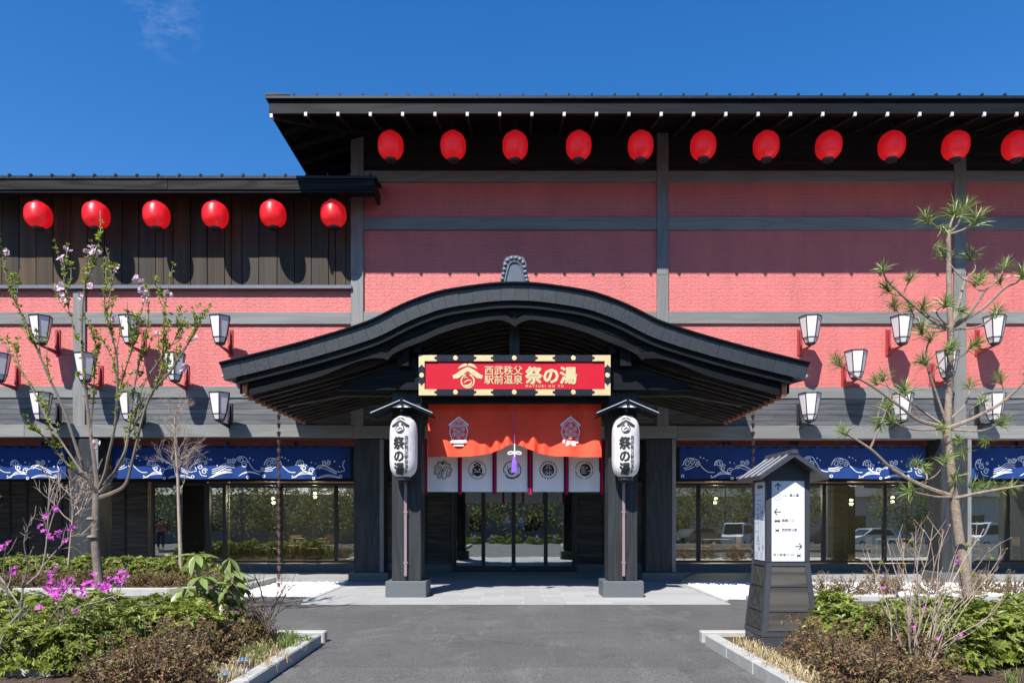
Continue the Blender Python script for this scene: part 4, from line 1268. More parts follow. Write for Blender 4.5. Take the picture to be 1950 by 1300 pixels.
# wave motif, units: photo pixels, u 0..283 to the right, v down 0..60 from the cloth's top
def wave_motif(F, X0, k, zt_, x1):
    def q(u, v): return (X0 + u * k, zt_ - v * k)
    def ok(u): return X0 + u * k < x1 - .03 and X0 + u * k > F.xmin
    def st(pts, w=1.15, taper=False):
        pts = [p_ for p_ in pts if ok(p_[0])]
        if len(pts) > 2: F.stroke([q(*p_) for p_ in pts], w * k, 4, taper)
    def curl(u, v, r_, a0, sg, w=1.2):
        if ok(u + r_) and ok(u - r_): F.spiral(q(u, v), r_ * k, w * k, 1.35, a0, sg)
    def dot(u, v, r_):
        if ok(u + 2) and ok(u - 2): F.disc(q(u, v), r_ * k, 10)
    def circ(u, v, r_):
        if ok(u + 3) and ok(u - 3): F.ring(q(u, v), r_ * k, 1.1 * k, 14)
    # breaking wave with three curls
    curl(14, 30, 7, 200, -1); curl(24, 27, 6, 160, -1); curl(33, 32, 5, 120, -1); st([(6, 34), (12, 22), (24, 20), (36, 25), (42, 36), (54, 46), (66, 47)])
    st([(0, 38), (8, 39), (18, 37), (24, 33)]); st([(0, 41), (10, 42), (20, 40), (28, 36)]); st([(0, 44), (12, 45), (22, 43)])
    curl(73, 31, 6, 210, -1); curl(82, 38, 7, 30, 1); curl(96, 44, 6, 20, 1)
    st([(66, 34), (69, 26), (77, 24), (82, 30), (80, 40), (88, 48), (98, 50)]); st([(100, 42), (110, 38), (122, 34), (134, 40), (146, 46), (160, 44)])
    for d in range(2): st([(106 + d * 5, 37 + d * 4), (114, 33 + d * 5), (124, 36 + d * 5), (134, 43 + d * 3), (144, 49 + d)], .95)
    curl(120, 30, 5, 150, -1); curl(128, 29, 5, 120, -1)
    curl(163, 27, 5, 250, -1); curl(168, 36, 6, 60, 1); curl(176, 45, 6, 20, 1)
    st([(160, 42), (156, 33), (160, 24), (168, 22)]); st([(166, 44), (170, 52), (180, 54)])
    for d in range(3): st([(58 + d * 4, 58 - d * .4), (70 + d * 2, 53 - d * 2.2), (84, 50 - d * 2.6), (98 - d * 2, 51 - d * 1.4)], .95)
    for d in range(2): st([(108, 57 + d), (124, 52 + d * 2.6), (138, 53 + d * 2.4), (150, 57 + d)], .95)
    for d in range(2): st([(184 + d * 5, 58 - d), (198 + d * 3, 50 - d * 3), (212, 45 - d * 3), (226, 43 - d * 2)], .95)
    for d in range(3): st([(190, 42 + d * 3.6), (202, 38 + d * 3.8), (212, 32 + d * 4), (222, 28 + d * 4), (232, 30 + d * 4)], .95)
    curl(222, 26, 4.5, 160, -1); curl(230, 25, 4.5, 140, -1); curl(245, 24, 6, 200, -1); curl(252, 32, 7, 30, 1)
    st([(232, 28), (240, 18), (252, 18), (260, 28), (270, 42), (283, 46)]); st([(240, 54), (254, 47), (268, 47), (283, 52)], 2.6, True); st([(190, 57), (204, 50), (216, 47), (228, 47)], 3.0, True)
    for u, v, r_ in ((40, 18, 1.4), (46, 20, 1.2), (52, 24, 1.1), (96, 28, 1.3), (104, 30, 1.0), (140, 26, 1.5), (188, 22, 1.5), (200, 34, 1.2), (262, 20, 1.4), (268, 24, 1.1), (60, 54, 1.3), (150, 36, 1.2), (215, 20, 1.3)): dot(u, v, r_)
    for u, v, r_ in ((6, 54, 2.4), (100, 58, 2.2), (152, 55, 2.6), (178, 30, 2.2), (258, 56, 2.4)): circ(u, v, r_)


YN = 20.6
norens = [(-140, 126, 'blue wave curtain over the boarded wall left of the cherry tree', 190), (214, 667, 'blue wave curtain over the windows left of the porch', 0), (1294, 1762, 'blue wave curtain over the windows between porch and pine', 0), (1851, 2130, 'blue wave curtain at the right edge beyond the pine', 150)]
for pa, pb, lab, ph in norens:
    x0, x1 = X(pa, YN), X(pb, YN); ztp, zbt = Z(852, YN), Z(911, YN)
    N = thing('blue_noren', lab, 'curtain', ((x0 + x1) / 2, YN, zbt), 'blue curtains along the arcade')
    fo = lambda x, z: folds(x, z, ztp, .55, pa * .37)
    n_ = int((x1 - x0) / .05)
    noren_cloth(x0, x1, ztp, lambda x: zbt + .008 * math.sin(x * 2.3), YN, n_, 8, fo).build('cloth', M['blue'], N, 'all', fix=False)
    x = x0 + .02
    while x < x1 - .1:
        MB().box(x, x + .13, YN - .012, YN + .012, ztp - .02, ztp + .075).build('tab', M['blue'], N); x += .345
    MB().tube([(x0 - .05, YN, ztp + .055), (x1 + .05, YN, ztp + .055)], .016, 8).build('rod', M['lamp_frame'], N, True)
    x = x0 + 1.3
    while x < x1:
        for dd in ((0, .12) if int(x) % 2 else (0,)): part('rod_hook', M['lamp_frame'], N, x + dd - .014, x + dd + .014, YN - .01, 20.738, ztp + .04, ztp + .17, .002)
        x += 1.9
    F = Flat(lambda u, v, off: (u, YN + fo(u, v) - .005 - off, v)); F.xmin = x0 + .02
    k = YN / FPX
    xx = x0 - ph * k
    while xx < x1:
        wave_motif(F, xx, k, ztp, x1); xx += 283 * k
    F.build('wave_print', M['print_white'], N)

# vermilion curtain over white crest curtain, inside the porch
YO = 16.4
V = thing('vermilion_noren', 'vermilion curtain drawn up at its middle with a lilac tassel', 'curtain', (0, YO, Z(870, YO)))
xo = X(815, YO); ztp = Z(768, YO)
def botO(x):
    u = min(1, abs(x) / abs(xo))
    return EYE + (VY - interp([0, .08, .2, .35, .55, 1], [845, 849, 858, 865, 869, 870.5], u)) * YO / FPX
def foO(x, z):
    u = abs(x) / abs(xo); d = (ztp - z)
    near = math.exp(-((u - .12) / .22) ** 2)
    return .06 * d * near * math.sin(u * 46 + d * 1.2) + (.018 + .03 * d) * min(1, d * 3) * math.sin(u * 17 + (2 if x < 0 else 0) + d) - .10 * d * d * (0.55 + .45 * math.sin(u * 9 + 1)) * .55 + .01 * math.sin(x * 14)
for s_ in (-1, 1):
    a, b = (xo, -.008) if s_ < 0 else (.008, -xo)
    noren_cloth(a, b, ztp, botO, YO, 110, 34, foO).build('cloth', M['orange'], V, 'all', fix=False)
for i in range(15):
    x = lerp(xo + .02, -xo - .14, i / 14.0); MB().box(x, x + .12, YO - .012, YO + .012, ztp - .02, ztp + .06).build('tab', M['orange'], V)
MB().tube([(xo - .1, YO, ztp + .045), (-xo + .1, YO, ztp + .045)], .018, 8).build('rod', M['lamp_frame'], V, True)
fx = lambda u, v, off: (u, YO + foO(u, v) - .022 - off, v)
for s_ in (-1, 1):
    F = Flat(fx); k = YO / FPX; cx, cz = s_ * 106.3 * k, Z(821, YO)
    def q(u, v): return (cx + u * k, cz - v * k)
    F.stroke([q(-19, -11), q(0, -27), q(19, -11)], 3.6 * k, 0); F.stroke([q(-17, -7), q(0, -21), q(17, -7)], 1.2 * k, 0)
    F.poly([q(-5, -19.5), q(0, -23.5), q(5, -19.5), q(0, -15.5)]); F.stroke([q(-16, -10), q(16, -10)], 1.6 * k, 0); F.stroke([q(-17, -12.5), q(17, -12.5)], .8 * k, 0)
    for g_ in (-1, 1):
        F.stroke([q(g_ * 14, -8), q(g_ * 17, 0), q(g_ * 15, 9), q(g_ * 11, 18)], 1.7 * k)
        F.stroke([q(g_ * 9, 13), q(g_ * 15, 15)], 1.2 * k, 0)
    for u, v in ((0, -10), (-8, -4), (8, -4), (0, 1), (-8, 6), (8, 6), (0, 11)):
        F.ring(q(u, v), 3.6 * k, .9 * k, 16); F.disc(q(u, v), 1.7 * k, 8)
    F.poly([q(-15, 17), q(15, 17), q(15, 22.5), q(-15, 22.5)]); F.poly([q(-7, 19), q(7, 19), q(10, 28), q(-10, 28)])
    F.build('shrine_crest', M['print_pink'], V)
    F2 = Flat(lambda u, v, off: (u, YO + foO(u, v) - .030 - off, v)); F2.ring(q(0, 22), 2.6 * k, .8 * k, 6); F2.stroke([q(-3, -19.5), q(3, -19.5)], 1 * k, 0); F2.stroke([q(0, -21.5), q(0, -17.5)], 1 * k, 0)
    F2.build('crest_detail', M['orange'], V)
yc = YO - .12
MB().tube([(0, yc, ztp), (0, yc - .02, Z(848, YO)), (0, yc - .05, Z(862, YO))], .006, 6).build('cord', M['purple'], V, True)
t = MB(); k = YO / FPX
for g_ in (-1, 1):
    t.tube(smooth_path([(0, yc - .06, Z(863, YO)), (g_ * 6 * k, yc - .07, Z(861, YO)), (g_ * 12 * k, yc - .07, Z(863, YO)), (g_ * 11 * k, yc - .07, Z(866, YO)), (g_ * 4 * k, yc - .07, Z(865, YO)), (0, yc - .06, Z(863, YO))], 4), .012, 6)
t.tube([(0, yc - .05, Z(846, YO)), (0, yc - .06, Z(870, YO))], .014, 6); t.build('cord_bow', M['print_white'], V, True)
t = MB().lathe([(.012, 0), (.045, -.01), (.05, -.04), (.042, -.06), (.055, -.1), (.065, -.34), (0, -.34)], 16, (0, yc - .06, Z(870, YO)))
for i in range(16):
    a = i / 16 * 6.283; t.tube([(.05 * math.cos(a), yc - .06 + .05 * math.sin(a), Z(870, YO) - .1), (.068 * math.cos(a), yc - .06 + .068 * math.sin(a), Z(870, YO) - .36)], .012, 4)
t.build('tassel', M['purple'], V, True)

YWN = 17.16
W = thing('white_noren', 'row of white curtain panels with black animal crests behind the vermilion curtain', 'curtain', (0, YWN, Z(936, YWN)))
k = YWN / FPX
zt_w, zb_w = Z(835, YWN), Z(936, YWN)
cents = [843.5, 909, 975.5, 1044, 1112.5]
MB().tube([(-2.0, YWN + .03, zt_w + .02), (2.0, YWN + .03, zt_w + .02)], .018, 8).build('rod', M['lamp_frame'], W, True)


def crest(F, FW, i, cx, cz):
    def q(u, v): return (cx + u * k, cz - v * k)
    if i == 0:
        F.ring(q(0, 0), 16 * k, 1.3 * k, 72, 0, 360, 1.6 * k, 9); F.ring(q(0, 0), 13.4 * k, .8 * k, 72, 0, 360, 1.4 * k, 9)
        for g_ in (-1, 1):
            F.spiral(q(g_ * 5, 4), 4 * k, .9 * k, 1.2, 90, g_); F.stroke([q(g_ * 9, -4), q(g_ * 5, -7), q(g_ * 2, -3)], 1.3 * k); F.disc(q(g_ * 5, -2.5), 1.3 * k, 8)
            F.stroke([q(0, 1), q(g_ * 4, 3), q(g_ * 8, 1), q(g_ * 11, -4)], .9 * k); F.stroke([q(g_ * 3, 10), q(g_ * 7, 8), q(g_ * 9, 4)], .9 * k)
        F.disc(q(0, 0), 2 * k, 10); F.ring(q(0, 8), 3 * k, .9 * k, 16); F.poly([q(-3, -12), q(0, -15), q(3, -12), q(0, -9.5)])
    elif i == 1:
        F.ring(q(0, 0), 16.5 * k, 1.1 * k, 40); F.disc(q(0, 1), 9.5 * k, 24, 11 * k); F.stroke([q(-7, -8), q(0, -13), q(7, -8)], 2.5 * k)
        for g_ in (-1, 1):
            FW.disc(q(g_ * 4, -1), 1.6 * k, 8); FW.stroke([q(g_ * 1, 4), q(g_ * 4, 3), q(g_ * 6, 5)], 1.1 * k); F.disc(q(g_ * 9, 9), 1.5 * k, 8); F.ring(q(g_ * 11, 7), 1.6 * k, .7 * k, 10)
            FW.stroke([q(g_ * 2, -8), q(g_ * 6, -7), q(g_ * 8, -3)], 1.0 * k)
        FW.disc(q(0, 2.5), 1.4 * k, 8)
    elif i == 2:
        F.ring(q(0, 0), 16.5 * k, 1.6 * k, 40, -60, 200); F.ring(q(0, 1), 14 * k, 1 * k, 60, 190, 330, .8 * k, 22); F.stroke([q(-14, 8), q(-8, 14), q(4, 15), q(13, 9)], 3.2 * k, 4, True)
        F.disc(q(-1, 2), 7 * k, 18); FW.spiral(q(-1, 2), 5 * k, 1.2 * k, 1.6, 40); F.disc(q(8, -6), 4 * k, 12)
        for g_ in range(7): F.disc(q(-10 + g_ * .6, -8 + g_ * 2.4), .9 * k, 6)
    elif i == 3:
        for a in range(0, 360, 20): F.ring(q(0, 0), 16 * k, 2.0 * k, 3, a, a + 14)
        F.disc(q(0, 0), 11.5 * k, 26)
        for g_ in (-1, 1):
            FW.stroke([q(g_ * 5, -1), q(g_ * 5, -4.5), q(g_ * 2, -2)], 1 * k, 0); FW.disc(q(g_ * 2.2, 1.4), .8 * k, 6); FW.stroke([q(g_ * 6, 3), q(g_ * 9, 2)], .6 * k, 0); FW.stroke([q(g_ * 4, 5), q(g_ * 7, 8)], 1.1 * k, 0)
        FW.ring(q(0, 8.5), 2.6 * k, 1 * k, 14); FW.ring(q(0, -7), 2.6 * k, .9 * k, 14); FW.stroke([q(-5, 3), q(0, 5.5), q(5, 3)], .9 * k)
    else:
        for a in (0, 90, 180, 270): F.ring(q(0, 0), 16.5 * k, 1.2 * k, 14, a + 6, a + 84)
        F.disc(q(2, 0), 10.5 * k, 24, 12 * k)
        for g_ in range(5): FW.stroke([q(-9 + g_, -7 + 3.4 * g_), q(-3, -6 + 3 * g_), q(2 + g_, -8 + 3.6 * g_)], 1.2 * k, 4, True)
        FW.disc(q(5, -4), 1.4 * k, 8); FW.stroke([q(7, 3), q(11, 1), q(13, 5)], 1.2 * k)


for i, cpx in enumerate(cents):
    x0, x1 = X(cpx - 29.5, YWN), X(cpx + 29.5, YWN)
    fo = lambda x, z: folds(x, z, zt_w, .28, cpx)
    pn = noren_cloth(x0, x1, zt_w, lambda x: zb_w, YWN, 20, 10, fo).build('panel', M['white_cloth'], W, 'all', fix=False)
    pn['label'] = ['panel with a wreathed lion crest', 'panel with a black racoon dog face crest', 'middle panel with a crest behind the tassel', 'panel with a cat crest in a rope ring', 'panel with a bird crest in a ring'][i]
    F = Flat(lambda u, v, off: (u, YWN + fo(u, v) - .006 - off, v)); FW = Flat(lambda u, v, off: (u, YWN + fo(u, v) - .014 - off, v))
    crest(F, FW, i, X(cpx, YWN), Z(894.5, YWN))
    for nm, ff, mt in (('crest', F, M['print_black']), ('crest_detail', FW, M['white_cloth'])):
        if ff.mb.v:
            q_ = ff.build(nm, mt, None); q_.parent = pn; q_.location = WL[q_.name] - WL[W.name]
for i in range(6):
    px_ = [810, 876, 942, 1008.5, 1078, 1145][i]
    for mt, o0, o1 in ((M['purple_ribbon'], -4.2, -.4), (M['red_ribbon'], -.4, 3.6)):
        xx0, xx1 = X(px_ + o0, YWN - .03), X(px_ + o1, YWN - .03)
        t = noren_cloth(xx0, xx1, zt_w, lambda x: Z(941, YWN), YWN - .03, 2, 8, lambda x, z: folds(x, z, zt_w, .5, i)); t.build('ribbon', mt, W, 'all', fix=False)

# ------------------------------------------------------------------ red lanterns
def red_lantern(loc, w, h, label, group):
    t_ = thing('red_lantern', label, 'lantern', loc, group)
    n_ = 26; H = h * .9; z0 = -H / 2
    prof = []
    for i in range(n_ + 1):
        k_ = i / n_; e = max(0, 1 - abs(2 * k_ - 1) ** 2.5) ** (1 / 2.2); r_ = max(w / 2 * e, w * .2)
        prof.append((r_ + (.0055 if i % 2 else -.0055), z0 + H * k_))
    c_ = Vector(loc)
    MB().lathe(prof, 32, tuple(c_), cap=False).build('paper_shade', M['lantern_red'], t_, 'all')
    MB().lathe([(0, z0 - .05), (w * .2, z0 - .05), (w * .22, z0 - .02), (w * .21, z0 + .02), (0, z0 + .02)], 20, tuple(c_)).build('bottom_cap', M['lamp_frame'], t_, True)
    MB().lathe([(0, -z0 - .01), (w * .2, -z0 - .01), (w * .2, -z0 + .03), (w * .1, -z0 + .055), (0, -z0 + .055)], 20, tuple(c_)).build('top_cap', M['lamp_frame'], t_, True)
    t = MB(); t.tube([(c_.x, c_.y, c_.z - z0 + .05), (c_.x, c_.y, c_.z - z0 + .17)], .016, 6); t.tube([(c_.x + .05 * math.cos(a), c_.y, c_.z - z0 + .2 + .05 * math.sin(a)) for a in [i * .5236 for i in range(13)]], .012, 6)
    t.tube([(c_.x, c_.y, c_.z - z0 + .24), (c_.x, c_.y, c_.z - z0 + .5)], .018, 6); t.build('hook', M['lamp_frame'], t_, True)
    MB().tube([(c_.x, c_.y, c_.z + z0 - .05), (c_.x, c_.y, c_.z + z0 - .08)], .02, 6).build('tail', M['lamp_frame'], t_, True)
    return t_


YA, YB = 18.75, 19.38
hi = [744, 863, 981, 1102, 1220, 1339, 1459, 1578, 1698, 1820, 1935]
lo_ = [73, 183, 298, 410, 520, 635]
proto = None
for i, px_ in enumerate(hi):
    lab = f'{ORD[i]} round red paper lantern from the left under the high eave'
    loc = P(px_, 278, YA)
    if proto is None: proto = red_lantern(loc, 48 * YA / FPX, 57 * YA / FPX, lab, 'red lanterns under the high eave')
    else:
        c9 = copy_tree(proto, loc, random.uniform(0, 6), label=lab); c9.rotation_euler = (random.uniform(-.05, .05), random.uniform(-.05, .05), c9.rotation_euler[2])
proto = None
for i, px_ in enumerate(lo_):
    lab = f'{ORD[i]} round red paper lantern from the left under the low eave'
    loc = P(px_, 410 - (2 if i > 3 else 0), YB)
    if proto is None: proto = red_lantern(loc, 48 * YB / FPX, 54 * YB / FPX, lab, 'red lanterns under the low eave')
    else:
        c9 = copy_tree(proto, loc, random.uniform(0, 6), label=lab); c9.rotation_euler = (random.uniform(-.05, .05), random.uniform(-.05, .05), c9.rotation_euler[2])

# ------------------------------------------------------------------ white wall lanterns
YLA = 19.33


def wall_lantern(loc, arm, label, group):
    """origin at the wall behind the lantern's middle; the lantern hangs .74 m out"""
    t_ = thing('wall_lantern', label, 'lantern', loc, group)
    k_ = YLA / FPX; ox, oy, oz = loc[0], loc[1] - .74, loc[2]
    rt, rm, rb = 20.5 * k_, 13.5 * k_, 9.5 * k_; ztp_, zm, zb_ = oz + 25 * k_, oz - 15 * k_, oz - 25 * k_
    def hexa(r_, z): return [Vector((ox + r_ * math.sin(R(60 * i + 30 - 12)), oy - r_ * .95 * math.cos(R(60 * i + 30 - 12)), z)) for i in range(6)]
    a, m_, b = hexa(rt, ztp_), hexa(rm, zm), hexa(rb, zb_)
    t = MB()
    for i in range(6):
        j = (i + 1) % 6
        t = MB(); t.add([b[i], b[j], m_[j], m_[i], a[j], a[i]], [(0, 1, 2, 3), (3, 2, 4, 5)]); t.build('pane', M['lamp_pane'], t_, fix=False)
    fr_ = MB()
    for i in range(6):
        j = (i + 1) % 6
        fr_.tube([a[i], m_[i], b[i]], .014, 5); fr_.tube([a[i], a[j]], .018, 5); fr_.tube([m_[i], m_[j]], .012, 5)
    fr_.build('frame', M['lamp_frame'], t_, True)
    t = MB(); bb, b2 = hexa(rb + .02, zb_), hexa(rb * .8, zb_ - .05)
    t.add(bb + b2, [tuple(range(6)), tuple(range(11, 5, -1))] + [(i, (i + 1) % 6, 6 + (i + 1) % 6, 6 + i) for i in range(6)]); t.build('bottom_cap', M['lamp_frame'], t_)
    t = MB(); aa, a2 = hexa(rt - .01, ztp_ + .004), hexa(rt * .5, ztp_ + .03)
    t.add(aa + a2, [tuple(range(6)), tuple(range(11, 5, -1))] + [(i, (i + 1) % 6, 6 + (i + 1) % 6, 6 + i) for i in range(6)]); t.build('top_cap', M['lamp_frame'], t_)
    part('wall_plate', arm, t_, ox - .07, ox + .07, loc[1] - .03, loc[1] - .002, oz - 38 * k_, oz + 14 * k_, .006)
    t = MB(); w = .018
    t.prism([(ox - w, loc[1] - .03, oz - 37 * k_), (ox - w, loc[1] - .03, oz - 28 * k_), (ox - w, oy + .02, zb_ - .05), (ox - w, oy - .06, zb_ - .05), (ox - w, oy - .06, zb_ - .075)], (2 * w, 0, 0)); t.build('arm', arm, t_)
    t = MB(); t.prism([(ox - w, loc[1] - .03, oz - 28 * k_), (ox - w, loc[1] - .03, oz + 10 * k_), (ox - w, loc[1] - .09, oz + 8 * k_), (ox - w, loc[1] - .13, oz - 24 * k_)], (2 * w, 0, 0)); t.build('arm_web', arm, t_)
    return t_


rowsL = [('upper', 627, [75, 245, 417], 'red_metal'), ('middle', 698, [-5, 160, 331], 'red_metal'), ('lower', 773, [77, 245, 417], 'lamp_frame')]
rowsR = [('upper', 627, [1545, 1720, 1897], 'red_metal'), ('middle', 693, [1632, 1807], 'red_metal'), ('lower', 774, [1543, 1720, 1895], 'lamp_frame')]
protos = {}
for side, rows in (('left', rowsL), ('right', rowsR)):
    for row, py_, pxs_, arm in rows:
        for i, px_ in enumerate(pxs_):
            loc = P(px_, py_, YLA) + Vector((0, .74, 0))
            lab = f'white hexagonal wall lantern, {ORD[i]} from left in the {row} row {side} of the porch'
            loc.y = YW if arm == 'red_metal' else YT + .03
            if arm not in protos: protos[arm] = wall_lantern(loc, M[arm], lab, 'white wall lanterns on the facade')
            else: copy_tree(protos[arm], loc, label=lab)

# ------------------------------------------------------------------ rain chains
for s_, side, px_ in ((-1, 'left', 531), (1, 'right', 1434)):
    yy = 18.0; xx = X(px_, yy); zt_ = Z(790, yy)
    ch = thing('rain_chain', f'copper rain chain of small cups hanging from the {side} side of the porch eave', 'rain chain', (xx, yy, zt_))
    z = zt_; first = None
    while z > .14:
        if first is None:
            t = MB().lathe([(.012, -.12), (.03, -.1), (.05, 0), (.046, 0), (.025, -.09), (0, -.09)], 8, (xx, yy, z)); t.tube([(xx, yy, z + .13), (xx, yy, z - .1)], .008, 5)
            first = t.build('cup', M['chain'], ch, True)
        else:
            c2 = first.copy(); C.objects.link(c2); c2.location = (0, 0, z - zt_); c2.rotation_euler = (0, 0, random.uniform(0, 6))
        z -= .205
    MB().tube([(xx, yy, zt_ + .1), (xx, yy, und_z(5.7) + .06)], .01, 5).build('chain_hook', M['chain'], ch)

# ------------------------------------------------------------------ the direction post
KC, KY = 3.55, 9.82
K = thing('direction_post', 'roofed dark direction post with white map panels standing in the right planter corner', 'sign post', (KC, KY, 0))


def kq(u, w, z): return (KC + u, KY + w, z)


zb0, zb1, zb2, zb3 = .10, .217, 1.17, 2.30
h0, h1 = .368, .282


def hw_at(z): return lerp(h0, h1, (z - zb1) / (zb2 - zb1))


MB().box(KC - .36, KC + .36, KY - .36, KY + .36, 0, zb1, .008).build('skirting', M['kiosk_metal'], K)
for sx_ in (-1, 1):
    for sy_ in (-1, 1):
        t = MB(); w = .035
        c0 = [kq(sx_ * (h0 - (w * 2 if i else 0)), sy_ * (h0 - (w * 2 if j else 0)), zb1 + .001) for i, j in ((0, 0), (1, 0), (1, 1), (0, 1))]
        c1 = [kq(sx_ * (h1 - (w * 2 if i else 0)), sy_ * (h1 - (w * 2 if j else 0)), zb2) for i, j in ((0, 0), (1, 0), (1, 1), (0, 1))]
        t.add(c0 + c1, [(0, 1, 2, 3), (7, 6, 5, 4)] + [(i, (i + 1) % 4, 4 + (i + 1) % 4, 4 + i) for i in range(4)]); t.build('corner_post', M['kiosk_metal'], K)
        part('upper_post', M['kiosk_metal'], K, KC + sx_ * (h1 - .07), KC + sx_ * h1, KY + sy_ * (h1 - .07), KY + sy_ * h1, zb2 + .002, zb3, .006)
cuts_z = [zb1 + .06, .545, .865, zb2 - .05]
for face in range(4):
    rot = Matrix.Rotation(face * math.pi / 2, 4, 'Z')
    def fq(u, d, z): 
        q = rot @ Vector((u, -d, 0)); return kq(q.x, q.y, z)
    for a, b in zip(cuts_z, cuts_z[1:]):
        za_, zb_ = a + .012, b - .012; t = MB(); v = []
        for z in (za_, zb_):
            hw = hw_at(z)
            v += [fq(-(hw - .068), hw - .012, z), (fq(hw - .068, hw - .012, z)), fq(hw - .068, hw - .05, z), fq(-(hw - .068), hw - .05, z)]
        t.add(v, [(3, 2, 1, 0), (4, 5, 6, 7)] + [(i, (i + 1) % 4, 4 + (i + 1) % 4, 4 + i) for i in range(4)]); t.build('side_board', M['kiosk_wood'], K)
    for z, hh in ((zb1 + .03, .03), (cuts_z[1], .011), (cuts_z[2], .011), (zb2 - .025, .024)):
        hw = hw_at(z); t = MB(); v = []
        for zz in (z - hh, z + hh): v += [fq(-(hw - .071), hw_at(zz) - .003, zz), fq(hw - .071, hw_at(zz) - .003, zz), fq(hw - .071, hw - .06, zz), fq(-(hw - .071), hw - .06, zz)]
        t.add(v, [(3, 2, 1, 0), (4, 5, 6, 7)] + [(i, (i + 1) % 4, 4 + (i + 1) % 4, 4 + i) for i in range(4)]); t.build('rail', M['kiosk_metal'], K)
    t = MB(); v = [fq(u, d, z) for z in (zb2 + .004, zb3) for u, d in ((-(h1 - .072), h1 - .015), (h1 - .072, h1 - .015), (h1 - .072, h1 - .06), (-(h1 - .072), h1 - .06))]
    t.add(v, [(3, 2, 1, 0), (4, 5, 6, 7)] + [(i, (i + 1) % 4, 4 + (i + 1) % 4, 4 + i) for i in range(4)]); t.build('panel_frame', M['kiosk_metal'], K)
    t = MB(); v = [fq(u, d, z) for z in (1.185, 2.225) for u, d in ((-.212, h1 - .008), (.212, h1 - .008), (.212, h1 - .014), (-.212, h1 - .014))]
    t.add(v, [(3, 2, 1, 0), (4, 5, 6, 7)] + [(i, (i + 1) % 4, 4 + (i + 1) % 4, 4 + i) for i in range(4)])
    pn = t.build('sign_panel', M['panel_white'], K)
    if face == 0: FP = Flat(lambda u, v, off: kq(u, -(h1 - .007) - off * .3, v)); PN0 = pn
    if face == 3: FL = Flat(lambda u, v, off: kq(-(h1 - .007) - off * .3, -u, v)); PN3 = pn
ky = KY - h1; kk = ky / FPX
def kp(px_, py_): return (X(px_, ky) - KC, Z(py_, ky))
def arrow(px_, py_, ang, L=13):
    c_ = kp(px_, py_); d = (math.cos(R(ang)), math.sin(R(ang))); n_ = (-d[1], d[0]); L *= kk
    tip = (c_[0] + d[0] * L / 2, c_[1] + d[1] * L / 2)
    FP.stroke([(c_[0] - d[0] * L / 2, c_[1] - d[1] * L / 2), tip], 2.1 * kk, 0)
    for g_ in (-1, 1): FP.stroke([tip, (tip[0] - d[0] * L * .45 + n_[0] * g_ * L * .48, tip[1] - d[1] * L * .45 + n_[1] * g_ * L * .48)], 2.1 * kk, 0)
    FP.flush('arrow', M['print_ink'], PN0, K)
arrow(1482, 926.5, 90); arrow(1481.5, 974, 180); arrow(1521, 1040, 0)
c_ = kp(1481, 945); FP.stroke([(c_[0] + 7.2 * kk * math.cos(R(90 + 60 * i)), c_[1] + 7.2 * kk * math.sin(R(90 + 60 * i))) for i in range(7)], .9 * kk, 0)
for g_ in (-1, 1): FP.stroke([(c_[0] + g_ * 1.6 * kk, c_[1] - 3 * kk), (c_[0] + g_ * 1.6 * kk, c_[1] + 3 * kk)], .9 * kk, 0)
FP.flush('pictogram', M['print_ink'], PN0, K)
FG = Flat(lambda u, v, off: kq(u, -(h1 - .007) - off * .3, v))
def txt(F, s_, px_, py_, h, b=.02): c_ = kp(px_, py_); F.text(s_, c_[0], c_[1], h * kk, bold=b); F.flush('lettering', M['print_ink'] if F is FP else M['print_grey'], PN0, K)
txt(FP, '呑喰処', 1490, 944.5, 3.4, 0); txt(FP, '祭の宴', 1503.5, 945, 6.2); txt(FG, 'Nomikuidokoro Matsuri no utage', 1490, 950, 2.6, 0)
txt(FP, '路線バス', 1489, 992.5, 6.0); txt(FG, 'Bus Terminal', 1489, 998, 3.4, 0)
txt(FP, '西武秩父駅', 1489, 1010.5, 6.0); txt(FG, 'Seibu-Chichibu Station', 1489, 1016, 3.4, 0)
txt(FP, '秩父鉄道', 1473, 1058, 6.0); txt(FP, '御花畑駅', 1497.5, 1057.5, 4.0, 0); txt(FG, 'Chichibu Railway, Ohanabatake Sta.', 1473, 1063, 2.6, 0)
def busico(px_, py_):
    a, b = kp(px_, py_), kp(px_ + 11.5, py_ - 4.5); FP.stroke([(a[0], (a[1] + b[1]) / 2), (b[0], (a[1] + b[1]) / 2)], 3.6 * kk, 0)
    for f_ in (.25, .75): FP.disc((lerp(a[0], b[0], f_), a[1] - .4 * kk), 1.1 * kk, 10)
def trainico(px_, py_):
    c_ = kp(px_, py_); FP.poly([(c_[0] - 3.5 * kk, c_[1] - 3 * kk), (c_[0] + 3.5 * kk, c_[1] - 3 * kk), (c_[0] + 3.5 * kk, c_[1] + .6 * kk), (c_[0] - 3.5 * kk, c_[1] + .6 * kk)])
    FP.stroke([(c_[0] - 3.2 * kk, c_[1] + .6 * kk), (c_[0] - 3.2 * kk, c_[1] + 4 * kk), (c_[0] + 3.2 * kk, c_[1] + 4 * kk), (c_[0] + 3.2 * kk, c_[1] + .6 * kk)], .9 * kk, 0)
    for g_ in (-1, 1): FP.stroke([(c_[0] + g_ * 1.6 * kk, c_[1] - 3 * kk), (c_[0] + g_ * 3.8 * kk, c_[1] - 5.6 * kk)], 1 * kk, 0)
busico(1475, 993.5); FP.flush('pictogram', M['print_ink'], PN0, K); trainico(1480.5, 1008); FP.flush('pictogram', M['print_ink'], PN0, K); trainico(1521.5, 1056); FP.flush('pictogram', M['print_ink'], PN0, K)
def fl(u, v): return (u, v)
